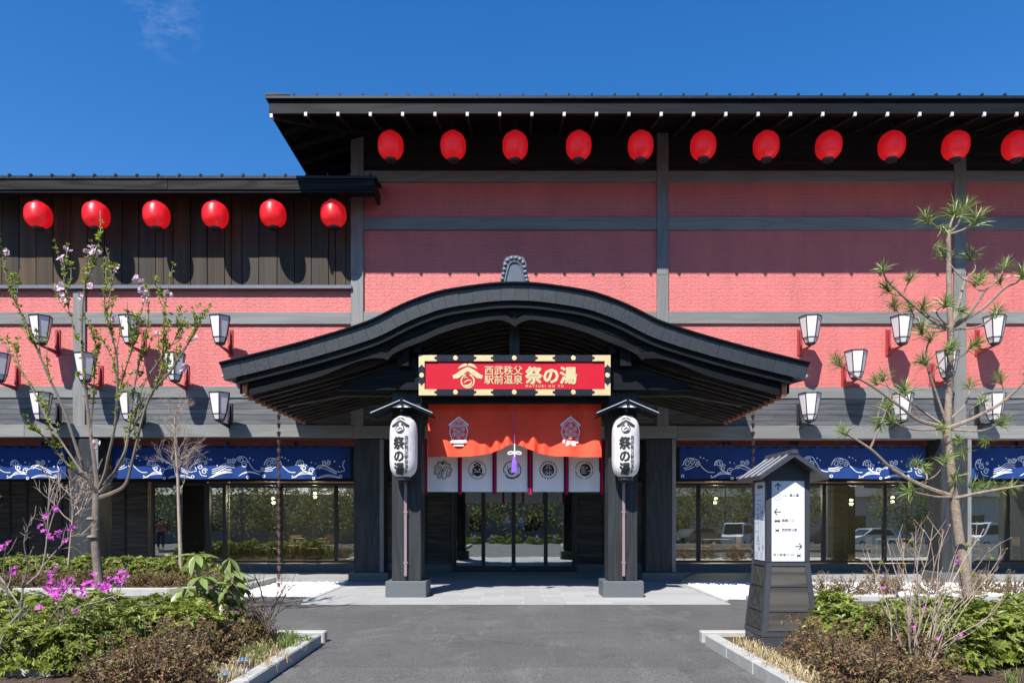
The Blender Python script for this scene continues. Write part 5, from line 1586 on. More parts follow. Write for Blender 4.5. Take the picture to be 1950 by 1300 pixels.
for (u0, u1, v0, v1) in ((-.19, .05, 1.98, 2.06), (-.19, .02, 1.80, 1.93), (-.19, -.05, 1.56, 1.68), (.05, .19, 1.72, 1.9), (-.15, .02, 1.40, 1.44)):
    FL.stroke([(u0, v0), (u1, v0), (u1, v1), (u0, v1), (u0, v0)], .006, 0)
for u, v in ((-.08, 1.86), (-.08, 1.76), (-.08, 1.48), (.1, 1.82), (-.02, 1.34), (.12, 1.36)): FL.ring((u, v), .022, .007, 14); FL.stroke([(u, v - .015), (u, v + .015)], .008, 0)
FL.stroke([(.05, 1.9), (.05, 1.5), (.12, 1.5), (.12, 1.3)], .005, 0); FL.stroke([(-.05, 1.8), (-.05, 1.3)], .005, 0)
FL.text('施設案内', -.1, 2.14, .05, bold=.03); FL.text('MAP', .06, 2.14, .04)
for i in range(3):
    FL.text('祭の湯', -.17, 1.27 - i * .03, .025); FL.text('駅前', .04, 1.27 - i * .03, .025)
for F, nm, mt, pn in ((FL, 'map_print', M['print_ink'], PN3),):
    o = F.build(nm, mt, None); o.parent = pn; o.location = WL[o.name] - WL[K.name]
# roof of the post
ya, yb_, zr0, ze0, hwk = KY - .50, KY + .50, 2.585, 2.285, .43
for g_ in (-1, 1):
    t = MB(); t.prism([(KC, ya, zr0), (KC + g_ * hwk, ya, ze0), (KC + g_ * hwk, ya, ze0 - .055), (KC, ya, zr0 - .065)], (0, yb_ - ya, 0)); ro = t.build('roof_slope', M['kiosk_metal'], K)
    for i in range(4):
        y = ya + .12 + i * .25; t = MB(); t.prism([(KC + g_ * .03, y, zr0 - .02), (KC + g_ * (hwk + .003), y, ze0 - .002), (KC + g_ * (hwk + .003), y, ze0 + .014), (KC + g_ * .03, y, zr0 - .004)], (0, .018, 0))
        o = t.build('seam', M['steel'], None); o.parent = ro; o.location = WL[o.name] - WL[K.name]
t = MB(); t.prism([(KC - .05, ya - .01, zr0 - .025), (KC + .05, ya - .01, zr0 - .025), (KC + .03, ya - .01, zr0 + .03), (KC - .03, ya - .01, zr0 + .03)], (0, yb_ - ya + .02, 0)); t.build('ridge_cap', M['kiosk_metal'], K)
t = MB(); t.prism([(KC - h1, KY - h1 + .01, zb3), (KC + h1, KY - h1 + .01, zb3), (KC + h1, KY - h1 + .01, 2.33), (KC, KY - h1 + .01, 2.515), (KC - h1, KY - h1 + .01, 2.33)], (0, 2 * h1 - .02, 0)); t.build('gable_board', M['kiosk_metal'], K)

# ------------------------------------------------------------------ foliage helpers
def leaf(t, base, d, up, L, w, droop=0.15, quad=True):
    d = d.normalized(); sd = d.cross(up)
    sd = sd.normalized() if sd.length > 1e-4 else d.orthogonal().normalized()
    nn = sd.cross(d)
    m_ = base + d * L * .45 + nn * L * .06; tip = base + d * L - Vector((0, 0, droop * L))
    t.add([base, m_ + sd * w / 2 + nn * w * .12, tip, m_ - sd * w / 2 + nn * w * .12], [(0, 1, 2), (0, 2, 3)])


def rdir(rr, zmin=-1.0):
    while True:
        v = Vector((rr.uniform(-1, 1), rr.uniform(-1, 1), rr.uniform(zmin, 1)))
        if .05 < v.length <= 1: return v.normalized()


def bush(name, label, cat, group, kind, rx, ry, rz, seed):
    """leafy bush with its root at the origin"""
    rr = random.Random(seed); root = thing(name, label, cat, (0, 0, 0), group)
    fol, st = MB(), MB()
    if kind == 'green':
        for _ in range(int(230 * rx * ry / .2)):
            d = rdir(rr, -.15); k_ = rr.uniform(.62, 1.0) ** .6
            lump = 1 + .22 * mnoise.noise(d * 2.4 + Vector((seed, 0, 0)))
            c_ = Vector((d.x * rx * k_ * lump, d.y * ry * k_ * lump, .12 + max(0, d.z) * rz * k_ * lump * 1.0))
            ax = (d + Vector((rr.uniform(-.4, .4), rr.uniform(-.4, .4), .7))).normalized()
            u = ax.orthogonal().normalized(); w = ax.cross(u); n_ = rr.randint(6, 9); L0 = rr.uniform(.07, .115)
            for i in range(n_):
                a = 6.283 * i / n_ + rr.uniform(-.3, .3); el = rr.uniform(.1, .9)
                leaf(fol, c_, u * math.cos(a) + w * math.sin(a) + ax * el, ax, L0 * rr.uniform(.7, 1.1), L0 * .34, rr.uniform(0, .3))
        for _ in range(16):
            d = rdir(rr, .1); st.tube([(d.x * .06, d.y * .06, 0), (d.x * rx * .5, d.y * ry * .5, d.z * rz * .5), (d.x * rx * .8, d.y * ry * .8, .1 + d.z * rz * .75)], [.012, .008, .004], 4)
        lm, sm = M['leaf_green'], M['bark_dark']
    else:
        for _ in range(int(120 * rx * ry / .2)):
            d = rdir(rr, -.05); lump = 1 + .25 * mnoise.noise(d * 2.0 + Vector((seed, 3, 0)))
            e = Vector((d.x * rx * lump, d.y * ry * lump, .05 + max(.05, d.z) * rz * lump)); s0 = e * rr.uniform(.25, .5)
            mid = s0.lerp(e, .5) + Vector((rr.uniform(-.03, .03), rr.uniform(-.03, .03), rr.uniform(-.02, .02)))
            st.tube([s0, mid, e], [.006, .004, .002], 3, False)
            for _k in range(rr.randint(9, 15)):
                tt = rr.uniform(.25, 1.0); c_ = s0.lerp(mid, tt * 2) if tt < .5 else mid.lerp(e, tt * 2 - 1)
                leaf(fol, c_, rdir(rr, -.3), rdir(rr), rr.uniform(.035, .06), .024, .1)
        for _ in range(9):
            x, y = rr.gauss(0, rx * .45), rr.gauss(0, ry * .45); h_ = rz * rr.uniform(1.05, 1.5); q = [Vector((x * .6, y * .6, rz * .3)), Vector((x, y, h_ * .75)), Vector((x * 1.2, y * 1.2, h_))]
            st.tube(q, [.005, .004, .002], 3, False)
            for _k in range(14): tt = rr.uniform(.3, 1); leaf(fol, q[1].lerp(q[2], tt), rdir(rr, -.1), rdir(rr), rr.uniform(.03, .05), .02, .1)
        lm, sm = M['leaf_red'], M['bark_dark']
    fol.build('foliage', lm, root, fix=False); tag(st.build('stems', sm, root, True, fix=False), kind='stuff')
    return root


gb = [bush('azalea_bush', 'x', 'bush', 'x', 'green', .5, .45, .52, s_) for s_ in (11, 12, 13)]
rb = [bush('bronze_bush', 'x', 'bush', 'x', 'red', .46, .42, .46, s_) for s_ in (21, 22, 23)]
used = set()


def plant(px_, Y, kind, label, group, sc=1.0, z=.08, flat=1.0):
    protos_ = gb if kind == 'green' else rb
    k_ = random.randrange(3); p_ = protos_[k_]; loc = (X(px_, Y), Y, z); rz = random.uniform(0, 6.28)
    sc3 = (sc * random.uniform(.92, 1.1), sc * random.uniform(.92, 1.1), sc * flat * random.uniform(.9, 1.1))
    if (kind, k_) not in used:
        used.add((kind, k_)); p_.location = loc; p_.rotation_euler = (0, 0, rz); p_.scale = sc3; p_['label'] = label; p_['group'] = group
    else:
        p_ = copy_tree(p_, loc, rz, sc3, label); p_['group'] = group
    return p_


def rows_of(lst):
    out, cnt_ = [], {}
    for px_, Y, row in sorted(lst): cnt_[row] = cnt_.get(row, 0) + 1; out.append((px_, Y, row, ORD[cnt_[row] - 1]))
    return out


GL, RL = 'fresh green azalea bush in the front left planter', 'low bronze-leaved bush in the front left planter'
LST = []
for px_, Y in ((-60, 9.9), (25, 9.9), (110, 9.85), (200, 9.9), (285, 9.9), (365, 9.9), (430, 9.85), (-70, 9.2), (15, 9.2), (105, 9.15), (195, 9.2), (285, 9.2), (370, 9.35), (-40, 8.5), (60, 8.55), (160, 8.5), (255, 8.6), (150, 8.0), (345, 8.85), (60, 8.05)):
    LST.append((px_, Y, 'back' if Y > 9.6 else 'middle' if Y > 8.8 else 'front'))
for px_, Y, row, o_ in rows_of(LST): plant(px_, Y, 'green', f'green azalea bush, {o_} from the left in the {row} row of the front left planter', 'azalea bushes of the front left planter', random.uniform(.9, 1.08))
LST = []
for px_, Y in ((442, 9.25), (488, 9.65), (400, 8.95), (330, 8.4), (365, 8.3), (240, 7.85), (300, 7.75), (338, 7.7), (200, 7.2), (262, 7.05), (312, 7.1), (395, 8.5)):
    LST.append((px_, Y, 'back' if Y > 8.65 else 'second' if Y > 8.1 else 'third' if Y > 7.5 else 'nearest'))
for px_, Y, row, o_ in rows_of(LST): plant(px_, Y, 'red', f'low bronze-leaved bush, {o_} from the left in the {row} row of the front left planter', 'bronze bushes of the front left planter', random.uniform(.6, .95))
GR, RR_ = 'fresh green azalea bush in the front right planter', 'low bronze-leaved bush in the front right planter'
LST = []
for px_, Y in ((1592, 9.5), (1655, 9.75), (1725, 9.75), (1800, 9.8), (1880, 9.85), (1960, 9.85), (2030, 9.8), (1840, 9.15), (1915, 9.1), (1990, 9.0), (1880, 8.5), (1955, 8.4), (1612, 9.15), (1700, 9.2), (1690, 8.6), (1810, 8.15), (1760, 9.2)):
    LST.append((px_, Y, 'back' if Y > 9.4 else 'middle' if Y > 8.8 else 'front'))
for px_, Y, row, o_ in rows_of(LST): plant(px_, Y, 'green', f'green azalea bush, {o_} from the left in the {row} row of the front right planter', 'azalea bushes of the front right planter', random.uniform(.88, 1.05))
LST = []
for px_, Y in ((1535, 8.75), (1602, 8.95), (1672, 9.05), (1745, 9.0), (1555, 8.15), (1628, 8.3), (1705, 8.25), (1782, 8.5), (1595, 7.6), (1672, 7.6), (1748, 7.65), (1650, 7.0), (1728, 7.0)):
    LST.append((px_, Y, 'back' if Y > 8.65 else 'second' if Y > 8.05 else 'third' if Y > 7.4 else 'nearest'))
for px_, Y, row, o_ in rows_of(LST): plant(px_, Y, 'red', f'low bronze-leaved bush, {o_} from the left in the {row} row of the front right planter', 'bronze bushes of the front right planter', random.uniform(.62, 1.0))
for px_ in range(-30, 430, 52):
    plant(px_ + random.uniform(-8, 8), 18.2, 'green', f'green azalea bush, {ORD[(px_ + 30) // 52]} from the left in the hedge of the back left planter', 'azalea hedge of the back left planter', 1.1, .1, 1.02)
for px_ in range(-30, 430, 50):
    plant(px_ + random.uniform(-8, 8), 17.25, 'red', f'bronze bush, {ORD[(px_ + 30) // 50]} from the left along the front of the back left planter', 'bronze bushes of the back left planter', .95, .1, .85)
for i, px_ in enumerate((1570, 1615, 1668, 1772, 1845, 1930)):
    plant(px_, 16.6, 'red', f'small bronze bush, {ORD[i]} from the left in front row of the white gravel strip', 'bronze bushes of the gravel strip', random.uniform(.85, 1.0), .0, .95)
for i, px_ in enumerate((1700, 1875)):
    plant(px_, 17.3, 'red', f'small bronze bush, {ORD[i]} from the left at the back of the white gravel strip', 'bronze bushes of the gravel strip', random.uniform(.7, .9), .0, .95)
for i in range(9):
    p_ = copy_tree(gb[i % 3], (-5.6 + i * 1.4 + random.uniform(-.2, .2), -5.6, -.5), i * 1.1, (1.6, 1.3, 1.5), f'green hedge bush across the forecourt, {ORD[i]} from the left, mirrored in the doors'); p_['group'] = 'hedge across the forecourt'
for kset, pr in (('green', gb), ('red', rb)):
    for i, p_ in enumerate(pr):
        if (kset, i) not in used:
            for ch in p_.children: bpy.data.objects.remove(ch)
            bpy.data.objects.remove(p_)


def grass(name, label, spots, mat, seed, L=(.10, .22), n_=26):
    t = MB(); rr = random.Random(seed)
    for (px_, py_, r_) in spots:
        Y = (EYE - .085) * FPX / (py_ - VY); cx = X(px_, Y)
        for _ in range(n_):
            a = rr.uniform(0, 6.28); b = Vector((cx + rr.gauss(0, r_), Y + rr.gauss(0, r_), .08)); l_ = rr.uniform(*L)
            o = Vector((math.cos(a), math.sin(a), 0)) * l_ * rr.uniform(.3, .9); sd = Vector((-math.sin(a), math.cos(a), 0)) * .004
            m_ = b + o * .45 + Vector((0, 0, l_ * .7)); e = b + o + Vector((0, 0, l_ * rr.uniform(.3, .9)))
            t.add([b - sd, b + sd, m_ + sd, m_ - sd, e], [(0, 1, 2, 3), (3, 2, 4)])
    return tag(t.build(name, mat, fix=False), label, kind='stuff')


rr = random.Random(3)
grass('dry_grass', 'dry straw coloured grass tufts at the planter edges', [(480 + rr.uniform(-30, 60), 1262 + rr.uniform(-25, 20), .06) for _ in range(10)] + [(425 + rr.uniform(-40, 40), 1292 + rr.uniform(-8, 8), .07) for _ in range(6)]
      + [(lerp(1405, 1545, k_) + rr.uniform(-8, 14), lerp(1232, 1310, k_) + rr.uniform(-6, 6), .06) for k_ in [i / 34 for i in range(34)]], M['dry'], 1)
grass('green_grass', 'green grass tufts beside the left planter kerb', [(rr.uniform(500, 585), rr.uniform(1214, 1240), .05) for _ in range(16)] + [(rr.uniform(455, 520), rr.uniform(1240, 1275), .05) for _ in range(8)] + [(1930, 1300, .05), (400, 1285, .05)], M['grass'], 2)
t = MB(); rr = random.Random(9)
for _ in range(900):
    px_ = rr.uniform(0, 440); Y = 16.85 + abs(rr.gauss(0, .15)); b = Vector((X(px_, Y), Y, .1)); a = rr.uniform(0, 6.28); l_ = rr.uniform(.06, .16); sd = Vector((.005, 0, 0))
    e = b + Vector((math.cos(a) * l_ * .8, math.sin(a) * l_ * .5, l_ * .6)); t.add([b - sd, b + sd, e], [(0, 1, 2)])
for _ in range(900):
    px_ = rr.uniform(1500, 1960); Y = 15.75 + abs(rr.gauss(0, .12)); b = Vector((X(px_, Y), Y, .02)); a = rr.uniform(0, 6.28); l_ = rr.uniform(.05, .13); sd = Vector((.005, 0, 0))
    e = b + Vector((math.cos(a) * l_ * .8, math.sin(a) * l_ * .5, l_ * .6)); t.add([b - sd, b + sd, e], [(0, 1, 2)])
tag(t.build('dry_grass', M['dry'], fix=False), 'dry grass along the kerbs of the back planters', kind='stuff')
# leaf litter on the soil
t = MB()
for _ in range(2600):
    if rr.random() < .55: x, y = rr.uniform(-8.5, -2.9), rr.uniform(6.4, 10.2)
    else: x, y = rr.uniform(3.0, 7.5), rr.uniform(6.2, 10.2)
    if -4.95 > x and 7.7 < y < 7.95: continue
    leaf(t, Vector((x, y, .088 + rr.uniform(0, .012))), Vector((rr.uniform(-1, 1), rr.uniform(-1, 1), rr.uniform(-.1, .3))), Vector((0, 0, 1)), rr.uniform(.02, .05), .018, 0)
tag(t.build('leaf_litter', M['leaf_red'], fix=False), 'fallen brown leaves scattered on the planter soil', kind='stuff')

# blue valve lids
for px_, py_, w, lab in ((445, 1278, .25, 'larger blue square lid lying in the planter soil beside the kerb'), (469, 1254, .17, 'smaller blue lid behind the larger one in the planter soil')):
    Y = (EYE - .12) * FPX / (py_ - VY); o = thing('valve_lid', lab, 'lid', (X(px_, Y), Y, .08))
    part('lid', M['lid_blue'], o, o.location.x - w / 2, o.location.x + w / 2, Y - w * .55, Y + w * .55, .105, .125, .006)
    part('frame', M['iron'], o, o.location.x - w / 2 - .01, o.location.x + w / 2 + .01, Y - w * .57, Y + w * .57, .06, .104, .004)


# ------------------------------------------------------------------ trees
def limb(parent, name, pts, Y0, dY, r0, r1, mat, n_=7, k_=4):
    """a limb through picture points (px, py) that drifts dY in depth"""
    sp = smooth_path([(a, b) for a, b in pts], k_); q = []; m_ = len(sp) - 1
    for i, (a, b) in enumerate(sp): q.append(P(a, b, Y0 + dY * i / m_))
    t = MB().tube(q, [lerp(r0, r1, (i / m_) ** .8) for i in range(m_ + 1)], n_)
    o = t.build(name, mat, parent, True, fix=False)
    return q


YPN = 10.9
PT = thing('pine_tree', 'young pine with pale leaning trunk and whorled branches in the right planter', 'tree', (X(1853, YPN), YPN, .08))
k = YPN / FPX
limb(PT, 'trunk', [(1857, 1205), (1853, 1183), (1838, 1088), (1828, 1036), (1817, 950), (1808, 860), (1804, 821), (1808, 726), (1810, 640), (1807, 543), (1805.6, 444)], YPN, 0, 12 * k, 4.2 * k, M['bark_pine'], 10, 5)
tufts = []
def pl(pts, dY, r0, r1, tuft=None, d=(0, -1), s_=1.0):
    q = limb(PT, 'branch', pts, YPN + (pl.off or 0), dY, r0 * k * .78, r1 * k * .8, M['bark_pine'], 6)
    if tuft is not False: tufts.append((q[-1], d, s_))
    return q
pl.off = 0
# lowest whorl
pl([(1817, 946), (1755, 924), (1700, 893), (1657, 854), (1608, 824)], -.5, 6.5, 2.2, d=(-.6, -.6))
pl([(1657, 854), (1672, 820), (1690, 776)], -.1, 3, 1.6, d=(.2, -1)); pl.off = -.5
pl([(1820, 948), (1880, 935), (1960, 922)], -.4, 4.5, 2, d=(1, .1)); pl.off = 0
pl([(1760, 924), (1765, 905), (1745, 885)], .2, 3, 1.4, d=(-.3, -.9)); pl([(1815, 946), (1780, 945), (1735, 935)], -.5, 3.2, 1.5, d=(-1, .1))
pl([(1752, 920), (1782, 905), (1800, 880)], -.3, 2.5, 1.4, d=(.4, -.8))
# middle whorl
pl([(1804, 814), (1750, 800), (1712, 772), (1665, 738), (1628, 716), (1598, 692)], -.7, 5, 1.8, d=(-.7, -.8))
pl([(1804, 812), (1770, 792), (1725, 758), (1690, 735), (1668, 728)], .5, 4, 1.6, d=(-.6, -.9))
pl([(1804, 812), (1783, 750), (1768, 706), (1764, 668), (1772, 645)], -.3, 4.2, 1.6, d=(.1, -1)); pl([(1772, 720), (1790, 690), (1806, 672)], -.2, 2, 1.2, d=(.5, -1))
pl([(1806, 815), (1850, 798), (1905, 768), (1940, 738), (1962, 712)], -.5, 5.5, 2.4, d=(.6, -.8)); pl([(1810, 818), (1870, 820), (1905, 805)], -.6, 3, 1.4, d=(.8, -.5))
pl([(1803, 816), (1740, 818), (1700, 802)], -.6, 3, 1.4, d=(-.8, -.5)); pl([(1910, 764), (1912, 745), (1905, 725)], 0, 2, 1.3, d=(-.2, -1))
pl([(1806, 800), (1838, 770), (1848, 735)], .4, 3, 1.5, d=(.3, -1)); pl([(1700, 762), (1695, 742), (1682, 720)], 0, 2, 1.2, d=(-.3, -1)); pl([(1760, 806), (1735, 770), (1725, 745)], -.2, 2, 1.2, d=(-.2, -1))
pl([(1685, 750), (1672, 790), (1678, 800)], 0, 2, 1.2, d=(-.3, .4)); pl([(1850, 800), (1848, 780), (1870, 765)], -.2, 2, 1.2, d=(.5, -.6))
# upper whorl
pl([(1808, 624), (1776, 611), (1719, 563), (1690, 535), (1681, 515)], -.4, 5, 1.8, d=(-.1, -1)); pl([(1719, 563), (1727, 543), (1733, 532)], -.1, 2, 1.4, d=(.3, -1)); pl([(1719, 563), (1700, 560), (1690, 552)], -.2, 1.8, 1.2, d=(-.7, -.6))
pl([(1807, 625), (1768, 620), (1741, 603), (1716, 597), (1703, 585)], .3, 4, 1.6, d=(-.4, -.9)); pl([(1812, 621), (1828, 569), (1837, 533)], .2, 5, 3, False)
pl([(1837, 533), (1857, 512), (1848, 490)], .1, 2.6, 1.6, d=(-.2, -1)); pl([(1837, 533), (1813, 508), (1802, 488)], .1, 2.4, 1.5, d=(-.4, -1)); pl([(1840, 533), (1855, 536), (1864, 532)], -.1, 2, 1.3, d=(.6, -.6))
pl([(1815, 621), (1849, 593), (1876, 553)], -.2, 5, 3, False); pl([(1876, 553), (1900, 532), (1914, 508)], -.1, 2.4, 1.6, d=(.3, -1)); pl([(1876, 553), (1862, 552), (1859, 540)], .2, 2, 1.2, d=(-.1, -1))
pl([(1817, 622), (1875, 585), (1911, 550), (1935, 538), (1948, 525)], -.5, 4.5, 1.8, d=(.4, -1)); pl([(1911, 550), (1908, 545), (1905, 538)], 0, 1.6, 1.2, d=(0, -1)); pl([(1817, 627), (1864, 622), (1897, 598)], -.5, 3, 1.5, d=(.3, -1))
pl([(1807, 624), (1783, 595), (1800, 580)], -.3, 2.6, 1.4, d=(.4, -.9)); pl([(1806, 627), (1780, 632), (1756, 630)], -.4, 2.4, 1.3, d=(-.4, -.5)); pl([(1741, 603), (1738, 596), (1735, 590)], -.1, 2, 1.2, d=(-.2, -1)); pl([(1790, 612), (1768, 600), (1757, 588)], -.3, 2, 1.2, d=(-.1, -1))
pl([(1810, 700), (1800, 665), (1808, 660)], -.35, 2, 1.2, d=(.6, -.4)); pl([(1808, 720), (1790, 700), (1760, 690)], -.3, 2, 1.2, d=(-.8, -.5)); pl([(1808, 690), (1835, 675), (1850, 660)], -.3, 2, 1.3, d=(.7, -.5))
# leader
pl([(1805, 446), (1785, 432), (1766, 420)], -.2, 3, 1.8, d=(-.4, -1), s_=1.25); pl([(1806, 444), (1811, 425), (1818, 408)], .1, 3.4, 2, d=(.1, -1), s_=1.35); pl([(1807, 446), (1835, 437), (1858, 420)], -.2, 3, 1.8, d=(.5, -1), s_=1.25); pl([(1806, 444), (1822, 430), (1833, 405)], .3, 3, 1.8, d=(.3, -1), s_=1.25)
for a, b in ((1795, 432), (1828, 838), (1835, 862), (1822, 905), (1880, 838), (1850, 925), (1880, 928), (1905, 932), (1925, 925), (1760, 888), (1790, 815), (1825, 590), (1785, 470)): tufts.append((P(a, b, YPN - .15), (random.uniform(-.8, .8), random.uniform(-.6, .5)), .85))
nm_ = []
for s0 in range(4):
    rr = random.Random(40 + s0); t = MB(); c_ = MB()
    for _ in range(72):
        a, el = rr.uniform(0, 6.283), R(rr.uniform(6, 92)); d = Vector((math.cos(a) * math.sin(el), math.sin(a) * math.sin(el), math.cos(el)))
        b = Vector((0, 0, rr.uniform(-.07, .04))) + d * .006; L = rr.uniform(.15, .26); sd = d.cross(rdir(rr)).normalized() * .0042
        m_ = b + d * L * .55 + Vector((0, 0, .006)); e = b + d * L - Vector((0, 0, L * .1))
        t.add([b - sd, b + sd, m_ + sd * .9, m_ - sd * .9, e], [(0, 1, 2, 3), (3, 2, 4)])
    me = bpy.data.meshes.new('needle_tuft'); me.from_pydata(t.v, [], t.f); me.materials.append(M['needle']); me.update()
    c_.lathe([(.006, 0), (.011, .02), (.009, .07), (.003, .1), (0, .1)], 6); c2 = bpy.data.meshes.new('candle'); c2.from_pydata(c_.v, [], c_.f); c2.materials.append(M['candle']); nm_.append((me, c2))
for i, (loc, d, s_) in enumerate(tufts):
    me, c2 = nm_[i % 4]; o = bpy.data.objects.new('needle_tuft', me); C.objects.link(o); o.parent = PT; o.location = loc - WL[PT.name]
    v = Vector((d[0] * .8, random.uniform(-.5, .3), -d[1])).normalized(); o.rotation_euler = v.to_track_quat('Z', 'Y').to_euler(); o.scale = (s_ * random.uniform(.85, 1.1),) * 3
    if i % 3 != 1 or s_ > 1.2:
        q = bpy.data.objects.new('candle', c2); C.objects.link(q); q.parent = o; q.scale = (1, 1, 1.5 if s_ > 1.2 else .9)

# cherry
YC = 11.7
CT = thing('cherry_tree', 'young cherry tree with small fresh leaves and few pink blossoms in the left planter', 'tree', (X(196, YC), YC, .08))
k = YC / FPX
limb(CT, 'trunk', [(200, 1200), (196, 1158), (188, 1100), (184, 1063), (181, 1022), (183, 975), (184, 940)], YC, 0, 9.6 * k, 7 * k, M['bark_cherry'], 10)
for a, b in ((180, 988), (181, 1022)): MB().lathe([(0, -.03), (.07, -.02), (.085, 0), (.06, .03), (0, .04)], 10, tuple(P(a, b, YC) - Vector((.03, .03, 0)))).build('knot', M['bark_cherry'], CT, True)
lv = MB(); rr = random.Random(77); tw = MB()
def cb(pts, dY, r0, r1, lf=.35, twigs=5):
    q = limb(CT, 'branch', pts, YC, dY, r0 * k * .66, r1 * k * .75, M['bark_cherry'], 6)
    n_ = len(q)
    def leaves_at(c_, m_):
        for _ in range(m_): leaf(lv, c_ + Vector((rr.uniform(-.012, .012),) * 3), rdir(rr, -.2) + Vector((0, 0, .4)), rdir(rr), rr.uniform(.04, .075), .034, .05)
    for i in range(int(n_ * lf), n_):
        for _ in range(2):
            if rr.random() < .6: leaves_at(q[i].lerp(q[min(i + 1, n_ - 1)], rr.random()), rr.randint(3, 6))
    for _ in range(twigs):
        i = rr.randint(int(n_ * .3), n_ - 2); b = q[i]; dr = (q[i + 1] - q[i]).normalized() + rdir(rr) * .55 + Vector((0, 0, .35)); L = rr.uniform(.2, .6)
        pts_ = [b, b + dr.normalized() * L * .5 + rdir(rr) * .03, b + dr.normalized() * L + Vector((0, 0, .06)) + rdir(rr) * .04]
        tw.tube(pts_, [.008, .006, .003], 4, False)
        for _k in range(rr.randint(6, 12)):
            tt = rr.uniform(.2, 1); leaves_at(pts_[0].lerp(pts_[1], tt * 2) if tt < .5 else pts_[1].lerp(pts_[2], tt * 2 - 1), rr.randint(2, 4))
    return q
cb([(184, 938), (165, 910), (142, 897), (106, 858), (81, 829), (58, 812)], -.6, 5, 1.2, .5, 5)
cb([(180, 935), (155, 880), (124, 787), (92, 715), (64, 649), (42, 600), (21, 557), (8, 505), (3, 478)], -.3, 5, 1.2, .35, 9)
cb([(160, 905), (130, 860), (96, 808), (72, 760), (50, 720), (22, 675), (-5, 640)], .4, 3.6, 1.2, .4, 7)
cb([(186, 930), (180, 880), (173, 829), (163, 744), (156, 652), (159, 564), (170, 522), (184, 493), (189, 448)], .2, 6.5, 1.1, .4, 9)
cb([(156, 660), (145, 638), (131, 590), (124, 546), (117, 495)], .3, 2.4, 1, .1, 5)
cb([(188, 930), (200, 900), (206, 870), (221, 794), (223, 688), (213, 640), (202, 599), (198, 553)], -.4, 5.5, 1.2, .4, 9)
cb([(203, 600), (212, 546), (221, 505)], .1, 1.8, .9, .1, 3)
cb([(190, 938), (215, 905), (236, 865), (244, 829), (250, 785), (255, 741), (269, 670), (283, 599), (276, 543)], .3, 6, 1.2, .35, 10)
cb([(190, 947), (215, 938), (240, 920), (255, 865), (283, 759), (326, 705), (354, 660), (370, 635), (386, 597)], -.5, 7, 1.1, .4, 12)
cb([(244, 829), (285, 760), (305, 710), (311, 666), (314, 610), (315, 558)], .2, 3, 1, .2, 9)
cb([(262, 800), (270, 740), (300, 690), (330, 650), (345, 620)], .5, 2.4, 1, .2, 8)
cb([(223, 760), (240, 700), (255, 650), (262, 600)], -.6, 2.2, 1, .2, 7)
cb([(173, 829), (178, 760), (180, 690), (184, 630)], .6, 2.2, 1, .2, 7)
tag(tw.build('twig', M['bark_cherry'], CT, True, fix=False), kind='stuff')
tag(lv.build('leaves', M['leaf_cherry'], CT, fix=False), kind='stuff')
for a, b in ((117, 492), (133, 474), (170, 478), (182, 476), (222, 509), (110, 545), (112, 552), (264, 534), (272, 553), (278, 560), (275, 574), (322, 559), (305, 630), (213, 608), (365, 642), (352, 702), (178, 842), (184, 846), (153, 563), (122, 566), (8, 480), (168, 540)):
    t = MB(); c_ = P(a, b, YC + rr.uniform(-.2, .3))
    for f_ in range(rr.randint(3, 6)):
        cc = c_ + rdir(rr) * .055; ax = rdir(rr); u = ax.orthogonal().normalized(); w = ax.cross(u)
        for i in range(7): a_ = i * .9; leaf(t, cc, u * math.cos(a_) + w * math.sin(a_) + ax * .5, ax, .055, .045, 0)
    t.build('blossom', M['blossom'], CT, fix=False)


def twiggy(name, label, px_, py_, Y, tops, r0, mat, seed, spread=.8, depth=4, cat='tree', trunk=None):
    """bare small tree with fine twigs"""
    root = thing(name, label, cat, tuple(P(px_, py_, Y))); k_ = Y / FPX; rr_ = random.Random(seed)
    q = limb(root, 'trunk', [(px_, py_)] + tops, Y, 0, r0 * k_, .8 * k_, mat, 7, 5)
    t = MB()
    def grow(b, d, L, r_, lev):
        pts_ = [b]; dd = d.copy()
        for _ in range(3): dd = (dd + rdir(rr_) * .22 + Vector((0, 0, .05))).normalized(); pts_.append(pts_[-1] + dd * L / 3)
        t.tube(pts_, [r_, r_ * .8, r_ * .65, r_ * .45], 4, False)
        if lev > 0:
            for i in (1, 2, 2, 3, 3):
                if rr_.random() < .85: grow(pts_[i], (dd + rdir(rr_) * spread).normalized(), L * rr_.uniform(.45, .7), r_ * .6, lev - 1)
    n_ = len(q)
    for i in range(int(n_ * .36), n_ - 1):
        for _ in range(1):
            d = rdir(rr_, 0); d = Vector((d.x, d.y * .7, abs(d.z) * .4 + .55)).normalized(); f_ = (i / n_ - .36) / .64
            grow(q[i], d, lerp(.62, .2, f_), .011 - .005 * f_, depth - 2)
    tag(t.build('twig', mat, root, True, fix=False), kind='stuff')
    return root


twiggy('bare_sapling', 'slender leafless pinkish sapling standing in the back left hedge', 345, 1092, 17.9, [(343, 1040), (340, 960), (338, 900), (334, 850), (333, 800), (338, 772)], 4.2, M['bark_pale'], 5, .75, 5)
twiggy('bare_sapling', 'leafless sapling cut by the left edge of the picture', -42, 1085, 17.6, [(-40, 1030), (-44, 960), (-42, 880)], 3.5, M['bark_pale'], 8, .75, 4)


def flower(t, c_, s_, rr_, n_=5):
    ax = (rdir(rr_, -.1) + Vector((0, -.5, .2))).normalized(); u = ax.orthogonal().normalized(); w = ax.cross(u)
    for i in range(n_): a_ = 6.283 * i / n_ + rr_.uniform(-.2, .2); leaf(t, c_, u * math.cos(a_) + w * math.sin(a_) + ax * .7, ax, s_, s_ * .55, .05)


